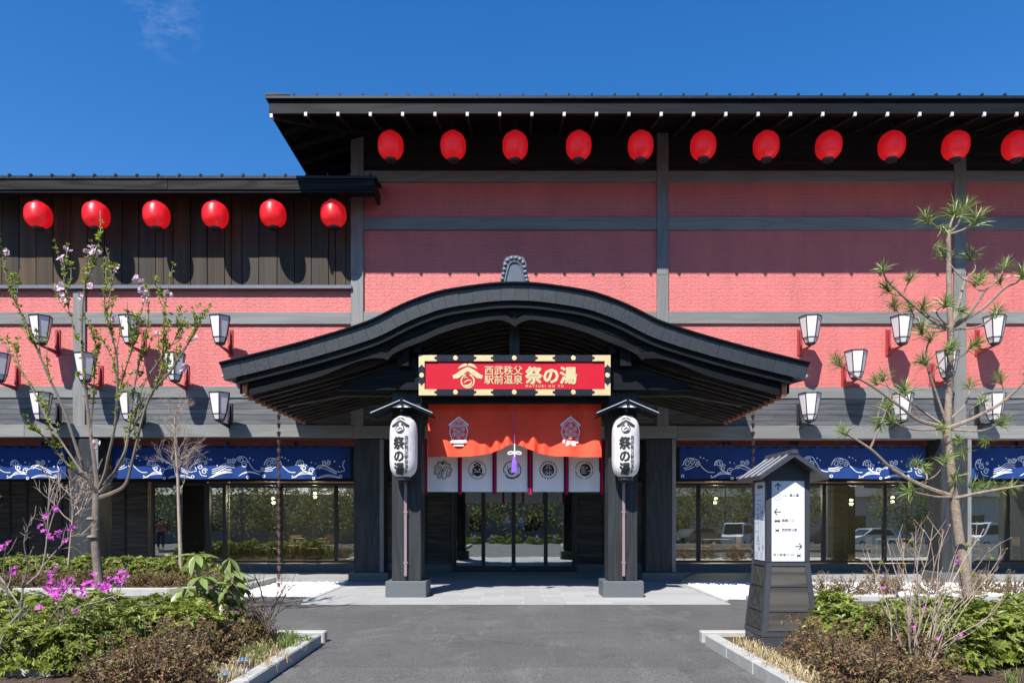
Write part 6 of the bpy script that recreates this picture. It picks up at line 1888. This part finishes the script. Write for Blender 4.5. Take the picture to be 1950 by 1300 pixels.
# magenta azalea
YZ = 8.0
AZ = thing('flowering_azalea', 'bare-stemmed azalea with magenta flowers at the bottom left', 'shrub', tuple(P(44, 1300, YZ)))
k = YZ / FPX; rr = random.Random(31); tw = MB()
def az(pts, dY, r0, r1, n_tw=4, L=(.1, .3)):
    q = limb(AZ, 'stem', pts, YZ, dY, r0 * k * .75, r1 * k * .75, M['bark_grey'], 6); m_ = len(q)
    for _ in range(n_tw):
        i = rr.randint(int(m_ * .35), m_ - 2); d = ((q[i + 1] - q[i]).normalized() + rdir(rr) * .9 + Vector((0, 0, .3))).normalized(); l_ = rr.uniform(*L)
        a = q[i] + d * l_ * .5 + rdir(rr) * .02; e = q[i] + d * l_ + Vector((0, 0, .03)); tw.tube([q[i], a, e], [.005, .004, .0025], 4, False)
        for _k in range(2): e2 = a + (d + rdir(rr) * .9).normalized() * l_ * .5; tw.tube([a, e2], [.0035, .002], 3, False)
    return q
az([(44, 1312), (42, 1266), (33, 1235), (30, 1215), (36, 1185), (41, 1165), (43, 1117)], 0, 4.6, 2.6)
az([(43, 1265), (68, 1225), (112, 1192), (145, 1158), (190, 1144), (232, 1128)], -.4, 3.2, 1.1, 12)
az([(43, 1120), (62, 1102), (78, 1085), (88, 1036), (93, 948), (95, 905)], .2, 2.8, 1.1, 10)
az([(80, 1080), (110, 1045), (135, 1022), (160, 1016)], .1, 1.9, .9, 7)
az([(42, 1160), (22, 1130), (2, 1100), (-20, 1080)], .2, 2.4, 1.1, 6); az([(41, 1160), (25, 1180), (10, 1200), (-5, 1240)], -.4, 2.4, 1.2, 4); az([(10, 1310), (4, 1270), (-10, 1240)], -.5, 3, 1.5, 1)
az([(43, 1118), (52, 1075), (46, 1030), (60, 985)], -.2, 2, .9, 8); az([(88, 1030), (100, 985), (115, 945), (110, 915)], .1, 1.6, .9, 6); az([(70, 1222), (95, 1180), (110, 1150), (125, 1120)], -.5, 1.8, .9, 8)
az([(33, 1230), (20, 1160), (8, 1090), (10, 1040)], -.3, 1.8, .9, 6)
tag(tw.build('twig', M['bark_grey'], AZ, True, fix=False), kind='stuff')
fl_ = [(rr.gauss(103, 15), rr.gauss(1120, 9)) for _ in range(26)] + [(rr.gauss(152, 14), rr.gauss(1123, 7)) for _ in range(14)] + [(rr.gauss(192, 9), rr.gauss(1112, 8)) for _ in range(9)] + [(rr.gauss(234, 8), rr.gauss(1105, 6)) for _ in range(9)]
fl_ += [(205, 1102), (208, 1118), (143, 1165), (147, 1168), (138, 1163), (112, 1176), (98, 1092), (105, 1083), (92, 1090), (88, 1020), (95, 1026), (83, 1012), (112, 1015), (108, 1022), (130, 1010), (136, 1005), (122, 1030), (104, 968), (106, 975), (90, 982), (76, 1003), (2, 1042), (6, 1046), (17, 1034), (29, 1082), (22, 1092), (75, 1158), (233, 1090)]
for a, b in fl_:
    t = MB(); flower(t, P(a, b, YZ + rr.uniform(-.3, .1)), rr.uniform(.038, .058), rr); t.build('flower', M['magenta'], AZ, fix=False)
    t = MB(); flower(t, P(a + 3, b - 2, YZ - .1), rr.uniform(.03, .045), rr, 4); t.build('flower', M['magenta'], AZ, fix=False)

# leggy bare azalea on the right
YB2 = 7.6
BZ = thing('budding_azalea', 'leafless azalea of many pale stems with pink buds in front of the pine', 'shrub', tuple(P(1738, 1305, YB2)))
k = YB2 / FPX; rr = random.Random(57); tw = MB(); buds = MB(); lf2 = MB()
tips = [(1652, 1050), (1676, 1060), (1690, 1032), (1706, 1028), (1722, 1036), (1738, 1018), (1744, 1005), (1758, 1012), (1776, 1004), (1796, 1012), (1808, 1002), (1832, 1018), (1850, 1030), (1872, 1010), (1884, 1046), (1905, 1060), (1900, 1082), (1870, 1090), (1668, 1120), (1820, 1060), (1710, 1080), (1905, 1150), (1880, 1180)]
for i, (a, b) in enumerate(tips):
    bx_ = 1738 + rr.uniform(-16, 16); mx_ = lerp(bx_, a, .45) + rr.uniform(-14, 14)
    pts_ = [(bx_, 1308), (lerp(bx_, mx_, .5) + rr.uniform(-8, 8), lerp(1308, b, .28)), (mx_, lerp(1308, b, .55)), (lerp(mx_, a, .6) + rr.uniform(-8, 8), lerp(1308, b, .8)), (a, b)]
    q = limb(BZ, 'stem', pts_, YB2, rr.uniform(-.5, .5), rr.uniform(1.3, 2.2) * k, .6 * k, M['bark_pale'], 5)
    m_ = len(q)
    for _ in range(7):
        j = rr.randint(int(m_ * .4), m_ - 2); d = ((q[j + 1] - q[j]).normalized() + rdir(rr) * .8 + Vector((0, 0, .3))).normalized(); l_ = rr.uniform(.08, .28); e = q[j] + d * l_ + rdir(rr) * .02
        tw.tube([q[j], q[j] + d * l_ * .5 + rdir(rr) * .015, e], [.0032, .0026, .0015], 4, False)
        for c_ in (e,): 
            for _k in range(2): leaf(buds, c_, d + rdir(rr) * .4, rdir(rr), rr.uniform(.014, .026), .011, 0)
        if rr.random() < .12:
            for _k in range(6): leaf(lf2, e, d + rdir(rr) * .8, rdir(rr), rr.uniform(.035, .06), .028, .1)
    for _k in range(3): leaf(buds, q[-1], Vector((0, 0, 1)) + rdir(rr) * .5, rdir(rr), .03, .013, 0)
tag(tw.build('twig', M['bark_pale'], BZ, True, fix=False), kind='stuff'); tag(buds.build('buds', M['pink_bud'], BZ, fix=False), kind='stuff'); tag(lf2.build('young_leaves', M['leaf_cherry'], BZ, fix=False), kind='stuff')
for a, b in ((1822, 1069), (1826, 1071), (1685, 1120), (1783, 1215), (1740, 1195), (1820, 1215), (1832, 1208), (1762, 1160)):
    t = MB(); flower(t, P(a, b, YB2 - .3), .035, rr); t.build('flower', M['magenta'], BZ, fix=False)
# thin bare azalea over the left back hedge
twiggy('bare_azalea', 'thin leafless azalea behind the magenta one beside the boarded wall', 130, 1075, 12.6, [(134, 1030), (138, 985), (136, 950), (132, 915)], 2.0, M['bark_pale'], 15, .6, 4, 'shrub')
twiggy('bare_azalea', 'small bronze twiggy shoot at the right end of the front left planter', 500, 1232, 9.4, [(512, 1205), (515, 1175), (517, 1152)], 1.6, M['bark_dark'], 16, .5, 3, 'shrub')

# rhododendron with long leaves
YH = 9.7
RH = thing('rhododendron', 'rhododendron with long drooping leaves rising above the left planter bushes', 'shrub', tuple(P(420, 1190, YH)))
k = YH / FPX; rr = random.Random(91)
t = MB(); L = .2
d_, u_ = Vector((1, 0, 0)), Vector((0, 0, 1))
prof_l = [(0, .10), (.12, .34), (.35, .95), (.6, 1.0), (.82, .62), (1, .06)]
v = []
for (s_, w) in prof_l:
    z_ = -.22 * s_ * s_ * L * 1.6
    v += [(s_ * L, -w * .034, z_ + .006 * w), (s_ * L, 0, z_ - .004), (s_ * L, w * .034, z_ + .006 * w)]
f = []
for i in range(len(prof_l) - 1):
    a, b = 3 * i, 3 * i + 3; f += [(a, a + 1, b + 1, b), (a + 1, a + 2, b + 2, b + 1)]
lme = bpy.data.meshes.new('leaf'); lme.from_pydata(v, [], f); lme.materials.append(M['leaf_rhodo']); lme.polygons.foreach_set('use_smooth', [True] * len(lme.polygons))
for (a, b, base) in ((372, 1056, (400, 1190)), (437, 1062, (425, 1180)), (383, 1098, (405, 1190)), (352, 1120, (395, 1195)), (402, 1122, (412, 1190)), (440, 1112, (425, 1185)), (462, 1122, (430, 1185)), (420, 1146, (420, 1195)), (375, 1140, (400, 1190)), (448, 1090, (428, 1180))):
    c_ = limb(RH, 'stem', [base, (lerp(base[0], a, .5) + rr.uniform(-6, 6), lerp(base[1], b, .5)), (a, b)], YH, rr.uniform(-.25, .25), 2.6 * k, 1.6 * k, M['bark_grey'], 5)[-1]
    n_ = rr.randint(8, 11); ph = rr.uniform(0, 6)
    for i in range(n_):
        o = bpy.data.objects.new('leaf', lme); C.objects.link(o); o.parent = RH; o.location = c_ - WL[RH.name]
        o.rotation_euler = (rr.uniform(-.35, .35), R(rr.uniform(-25, 62)), ph + 6.283 * i / n_ + rr.uniform(-.25, .25)); s_ = rr.uniform(1.05, 1.6); o.scale = (s_, s_ * .95, s_)
for i in range(5):
    t = MB(); flower(t, P(397 + rr.uniform(-5, 8), 1155 + rr.uniform(-5, 5), YH - .25), .055, rr, 6); t.build('flower', M['crimson'], RH, fix=False)

# ------------------------------------------------------------------ chairs and tables in the dining room
def chair(loc, rz, label):
    t_ = thing('dining_chair', label, 'chair', (0, 0, 0), 'dining chairs behind the glass')
    for a in (-.2, .2):
        part('leg', M['tan_wood'], t_, a - .018, a + .018, -.2, -.165, 0, .43, .003); part('leg', M['tan_wood'], t_, a - .018, a + .018, .165, .2, 0, .84, .003)
    part('seat', M['tan_wood'], t_, -.22, .22, -.21, .21, .431, .46, .006); part('seat_rail', M['tan_wood'], t_, -.18, .18, -.19, -.17, .37, .43, .002)
    part('backrest', M['blind'], t_, -.18, .18, .17, .19, .56, .83, .004); part('stretcher', M['tan_wood'], t_, -.18, .18, .17, .19, .2, .23, .002)
    t_.location = loc; t_.rotation_euler = (0, 0, rz); return t_


seats = [(a_, b_ - (1.2 if b_ < 27 else .6), c_, d_) for a_, b_, c_, d_ in [(527, 26.2, 3.14, 'left'), (596, 26.2, 3.14, 'left'), (662, 26.2, 3.2, 'left'), (560, 28.4, 0, 'left'), (628, 28.4, 0, 'left'), (1312, 26.0, 1.6, 'right'), (1338, 27.6, 1.6, 'right'), (1418, 26.0, -1.55, 'right'), (1592, 25.6, -1.5, 'right'), (1398, 27.8, -1.5, 'right'), (1665, 26.4, 1.55, 'right'), (1745, 26.4, -1.6, 'right'), (1868, 26.2, 1.6, 'right'), (1925, 26.2, -1.6, 'right')]]
cnt = {'left': 0, 'right': 0}; pc = None
for px_, Y, rz, sd in seats:
    cnt[sd] += 1; lab = f'{ORD[cnt[sd] - 1]} wooden dining chair behind the glass {sd} of the porch'
    if pc is None: pc = chair((X(px_, Y), Y, .25), rz, lab)
    else: copy_tree(pc, (X(px_, Y), Y, .25), rz, label=lab)
pt_ = None
for px_, Y, lab in ((1365, 26.2, 'wooden dining table between chairs right of the porch'), (592, 27.3, 'wooden dining table behind the chairs left of the porch'), (1705, 26.6, 'wooden dining table behind the pine')):
    x = X(px_, Y)
    t_ = thing('dining_table', lab, 'table', (x, Y, .25))
    part('tabletop', M['tan_wood'], t_, x - .55, x + .55, Y - .38, Y + .38, .95, .985, .006)
    for a in (-.5, .5):
        for b in (-.33, .33): part('leg', M['tan_wood'], t_, x + a - .025, x + a + .025, Y + b - .025, Y + b + .025, .25, .949, .003)

# ------------------------------------------------------------------ what the glass mirrors: the car park side
def car(loc, rz, label, paint, van):
    t_ = thing('parked_car', label, 'car', (0, 0, 0), 'cars parked across the forecourt')
    if van: prof_ = [(-1.7, .3), (1.62, .3), (1.7, .5), (1.68, .95), (1.25, 1.1), (.85, 1.85), (.6, 1.92), (-1.6, 1.9), (-1.7, 1.7)]; win = [(.82, 1.74), (1.14, 1.14), (-1.5, 1.14), (-1.5, 1.74)]
    else: prof_ = [(-2.0, .3), (2.0, .3), (2.05, .6), (1.95, .82), (1.1, .95), (.4, 1.48), (-1.1, 1.5), (-1.75, 1.02), (-2.05, .95)]; win = [(.3, 1.42), (.92, .98), (-1.55, 1.02), (-1.05, 1.42)]
    hw = .74 if van else .84
    b = MB().prism([(a, -hw, z) for a, z in prof_], (0, 2 * hw, 0)); b.build('body', paint, t_, True)
    for g_ in (-1, 1):
        w = MB().prism([(a, g_ * (hw + .004), z) for a, z in win], (0, -.05 * g_, 0)); w.build('side_window', M['car_glass'], t_)
        for a in (-1.15 if van else -1.25, 1.1 if van else 1.25):
            wh = MB().lathe([(0, -.1), (.3, -.1), (.32, -.06), (.32, .06), (.3, .1), (0, .1)], 18); wh.v = [(a + v_[0], g_ * (hw - .05) + v_[2], .31 + v_[1]) for v_ in wh.v]; wo = wh.build('wheel', M['tyre'], t_)
            rm = MB().lathe([(0, -.01), (.2, -.01), (.2, .01), (0, .01)], 14); rm.v = [(a + v_[0], g_ * (hw + .055) + v_[2], .31 + v_[1]) for v_ in rm.v]; r2 = rm.build('rim', M['steel'], None); r2.parent = wo
    fx_ = max(a for a, z in prof_); rx_ = min(a for a, z in prof_)
    zr_ = [(1.26, 1.1, .87, 1.82)] if van else [(1.08, .97, .44, 1.45)]
    for (a, z, c_, d) in zr_:
        w = MB().add([(a + .012, -hw + .1, z), (a + .012, hw - .1, z), (c_ + .012, hw - .12, d), (c_ + .012, -hw + .12, d)], [(0, 1, 2, 3)]); w.build('windscreen', M['car_glass'], t_, fix=False)
    part('rear_window', M['car_glass'], t_, rx_ - .01, rx_ + .05, -hw + .12, hw - .12, 1.15 if van else 1.05, 1.65 if van else 1.06 + .3, .01) if van else None
    for g_ in (-1, 1): part('headlight', M['steel'], t_, fx_ - .06, fx_ + .006, g_ * hw * .72 - .12, g_ * hw * .72 + .12, .62, .76, .01)
    t_.location = loc; t_.rotation_euler = (0, 0, rz); return t_


for px_, D, rz, paint, van, lab in ((1318, 55, 2.6, 'car_dark', False, 'black car mirrored in the glass left of the direction post'), (1404, 54, 2.1, 'car_white', True, 'white van mirrored in the glass beside the right rain chain'), (1655, 54, 2.9, 'car_white', False, 'white car mirrored in the glass left of the pine'), (1882, 53, 2.8, 'car_white', True, 'white van mirrored in the glass right of the pine'), (1560, 56, 2.9, 'car_dark', False, 'dark car mirrored in the glass behind the direction post')):
    car(((px_ - VX) * D / FPX, 2 * YG - D, -.55), rz, lab, M[paint], van)


def skin_body(name, verts, edges, radii, mat, parent, root=0):
    me = bpy.data.meshes.new(name); me.from_pydata(verts, edges, []); me.materials.append(mat)
    o = bpy.data.objects.new(name, me); C.objects.link(o); o.parent = parent
    md = o.modifiers.new('skin', 'SKIN'); md.use_smooth_shade = True
    for i_, r_ in enumerate(radii):
        d_ = me.skin_vertices[0].data[i_]; d_.radius = r_ if hasattr(r_, '__len__') else (r_, r_); d_.use_root = (i_ == root)
    sb = o.modifiers.new('smooth', 'SUBSURF'); sb.levels = sb.render_levels = 2
    return o


M['skin'] = plain('skin', (0.50, 0.30, 0.21), 0.5, 0, 0.05); M['salmon'] = plain('salmon_shirt', (0.42, 0.10, 0.085), 0.8, 0, 0.1); M['navy'] = plain('navy_trousers', (0.02, 0.03, 0.07), 0.85, 0, 0.1); M['hair'] = plain('black_hair', (0.012, 0.010, 0.009), 0.5)
PP = thing('person', 'person in a salmon top and dark trousers, mirrored in the glass left of the sapling', 'person', (-20.3, 5.4, 0))
bv = [(0, 0, .93), (0, .01, 1.12), (0, .0, 1.33), (0, .0, 1.45), (0, -.02, 1.55), (0, -.03, 1.66), (.17, 0, 1.36), (.21, .02, 1.12), (.19, -.10, .93), (.18, -.14, .85), (-.17, 0, 1.36), (-.22, .02, 1.12), (-.22, -.02, .88), (-.22, -.03, .79),
      (.09, 0, .88), (.10, -.02, .50), (.10, .02, .09), (.11, -.12, .04), (-.09, 0, .88), (-.11, .04, .50), (-.11, .06, .09), (-.12, -.08, .04)]
be = [(0, 1), (1, 2), (2, 3), (3, 4), (4, 5), (2, 6), (6, 7), (7, 8), (8, 9), (2, 10), (10, 11), (11, 12), (12, 13), (0, 14), (14, 15), (15, 16), (16, 17), (0, 18), (18, 19), (19, 20), (20, 21)]
brd = [(.14, .10), (.125, .09), (.14, .09), .055, (.085, .1), (.07, .085), .055, .042, .032, .036, .055, .042, .032, .036, .085, .058, .04, .038, .085, .058, .04, .038]
skin_body('body', bv, be, brd, M['skin'], PP)
ci = [0, 1, 2, 6, 7, 10, 11]; skin_body('shirt', [bv[i_] for i_ in ci] + [(0, 0, 1.40)], [(0, 1), (1, 2), (2, 3), (3, 4), (2, 5), (5, 6), (2, 7)], [(.165, .125), (.15, .115), (.16, .11), .072, .06, .072, .06, .07], M['salmon'], PP)
ti = [0, 14, 15, 16, 18, 19, 20]; skin_body('trousers', [bv[i_] for i_ in ti], [(0, 1), (1, 2), (2, 3), (0, 4), (4, 5), (5, 6)], [(.155, .12), .105, .075, .06, .105, .075, .06], M['navy'], PP)
t = MB().lathe([(0, -.02), (.07, -.02), (.098, .04), (.1, .1), (.075, .155), (0, .175)], 16, (0, .01, 1.58)); t.v = [(v_[0], v_[1] * 1.1 + (.02 if v_[2] < 1.64 else 0), v_[2]) for v_ in t.v]
o = t.build('hair', M['hair'], None, True); o.parent = PP
for g_ in (-1, 1):
    o = MB().lathe([(0, 0), (.008, .002), (0, .006)], 8).build('eye', M['print_black'], None, True); o.parent = PP; o.location = (g_ * .032, -.128, 1.62); o.rotation_euler = (R(90), 0, 0)
o = MB().box(-.012, .012, -.150, -.118, 1.565, 1.605, .006).build('nose', M['skin'], None, True); o.parent = PP
o = MB().box(-.022, .022, -.131, -.120, 1.535, 1.545, .003).build('mouth', M['print_red'], None, True); o.parent = PP
tm = []
for s0 in range(2):
    rr = random.Random(60 + s0); t = MB()
    for _ in range(2600):
        d = rdir(rr, -.6); k_ = rr.uniform(.4, 1) ** .5; lump = 1 + .35 * mnoise.noise(d * 2.1 + Vector((s0 * 7, 0, 0)))
        c_ = Vector((d.x * 2.7 * k_ * lump, d.y * 2.4 * k_ * lump, 3.5 + d.z * 2.9 * k_ * lump)); leaf(t, c_, rdir(rr), rdir(rr), rr.uniform(.16, .3), .15, .1)
    me = bpy.data.meshes.new('crown'); me.from_pydata(t.v, [], t.f); me.materials.append(M['leaf_tree']); tm.append(me)
for i, (x, y) in enumerate(((-27, -11), (-22.5, -13), (-18.5, -11.5), (-15, -13), (-11.5, -11.8), (-8, -13), (-4, -13), (0.5, -15), (4.5, -12.5), (9, -12.5), (13, -13), (17, -12), (23, -13.5), (32, -12.5))):
    o = thing('car_park_tree', f'{ORD[i]} bushy tree from the left along the car park behind the viewer', 'tree', (x, y, -.55), 'trees along the car park')
    q = bpy.data.objects.new('crown', tm[i % 2]); C.objects.link(q); q.parent = o; q.rotation_euler = (0, 0, i * 1.3); q.scale = (1, 1, random.uniform(.85, 1.1))
    MB().tube([(x, y, -.6), (x + .1, y, 1.2), (x - .05, y, 3), (x + .2, y, 4.5)], [.15, .12, .09, .03], 7).build('trunk', M['bark_grey'], o, True)
for x0, x1, y, hgt, lab in ((-40, -14, -20, 5.6, 'long brown house with grey roof behind the car park trees'), (-11, 9, -24, 6.5, 'brown shop building facing the entrance across the road'), (13, 45, -19, 5.4, 'low cream house with grey tiled roof behind the parked vans')):
    o = thing('house', lab, 'house', ((x0 + x1) / 2, y, -.55))
    MB().box(x0, x1, y - 8, y, -.55, hgt - 1.6).build('wall', M['cream_wall' if x0 > 10 else 'house_wall'], o)
    t = MB().prism([(x0 - .5, y + .7, hgt - 1.75), (x0 - .5, y - 4, hgt + .9), (x0 - .5, y - 8.7, hgt - 1.75)], (x1 - x0 + 1, 0, 0)); t.build('roof', M['house_roof'], o)
    x = x0 + 1.4
    while x < x1 - 1.6:
        w = part('window', M['dark_metal'], o, x, x + 1.5, y + .002, y + .05, .5, 1.9, .01); q = MB().box(x + .07, x + 1.43, y + .051, y + .056, .57, 1.83).build('pane', M['car_glass'], None); q.parent = w; q.location = WL[q.name] - WL[o.name]; x += 5.3
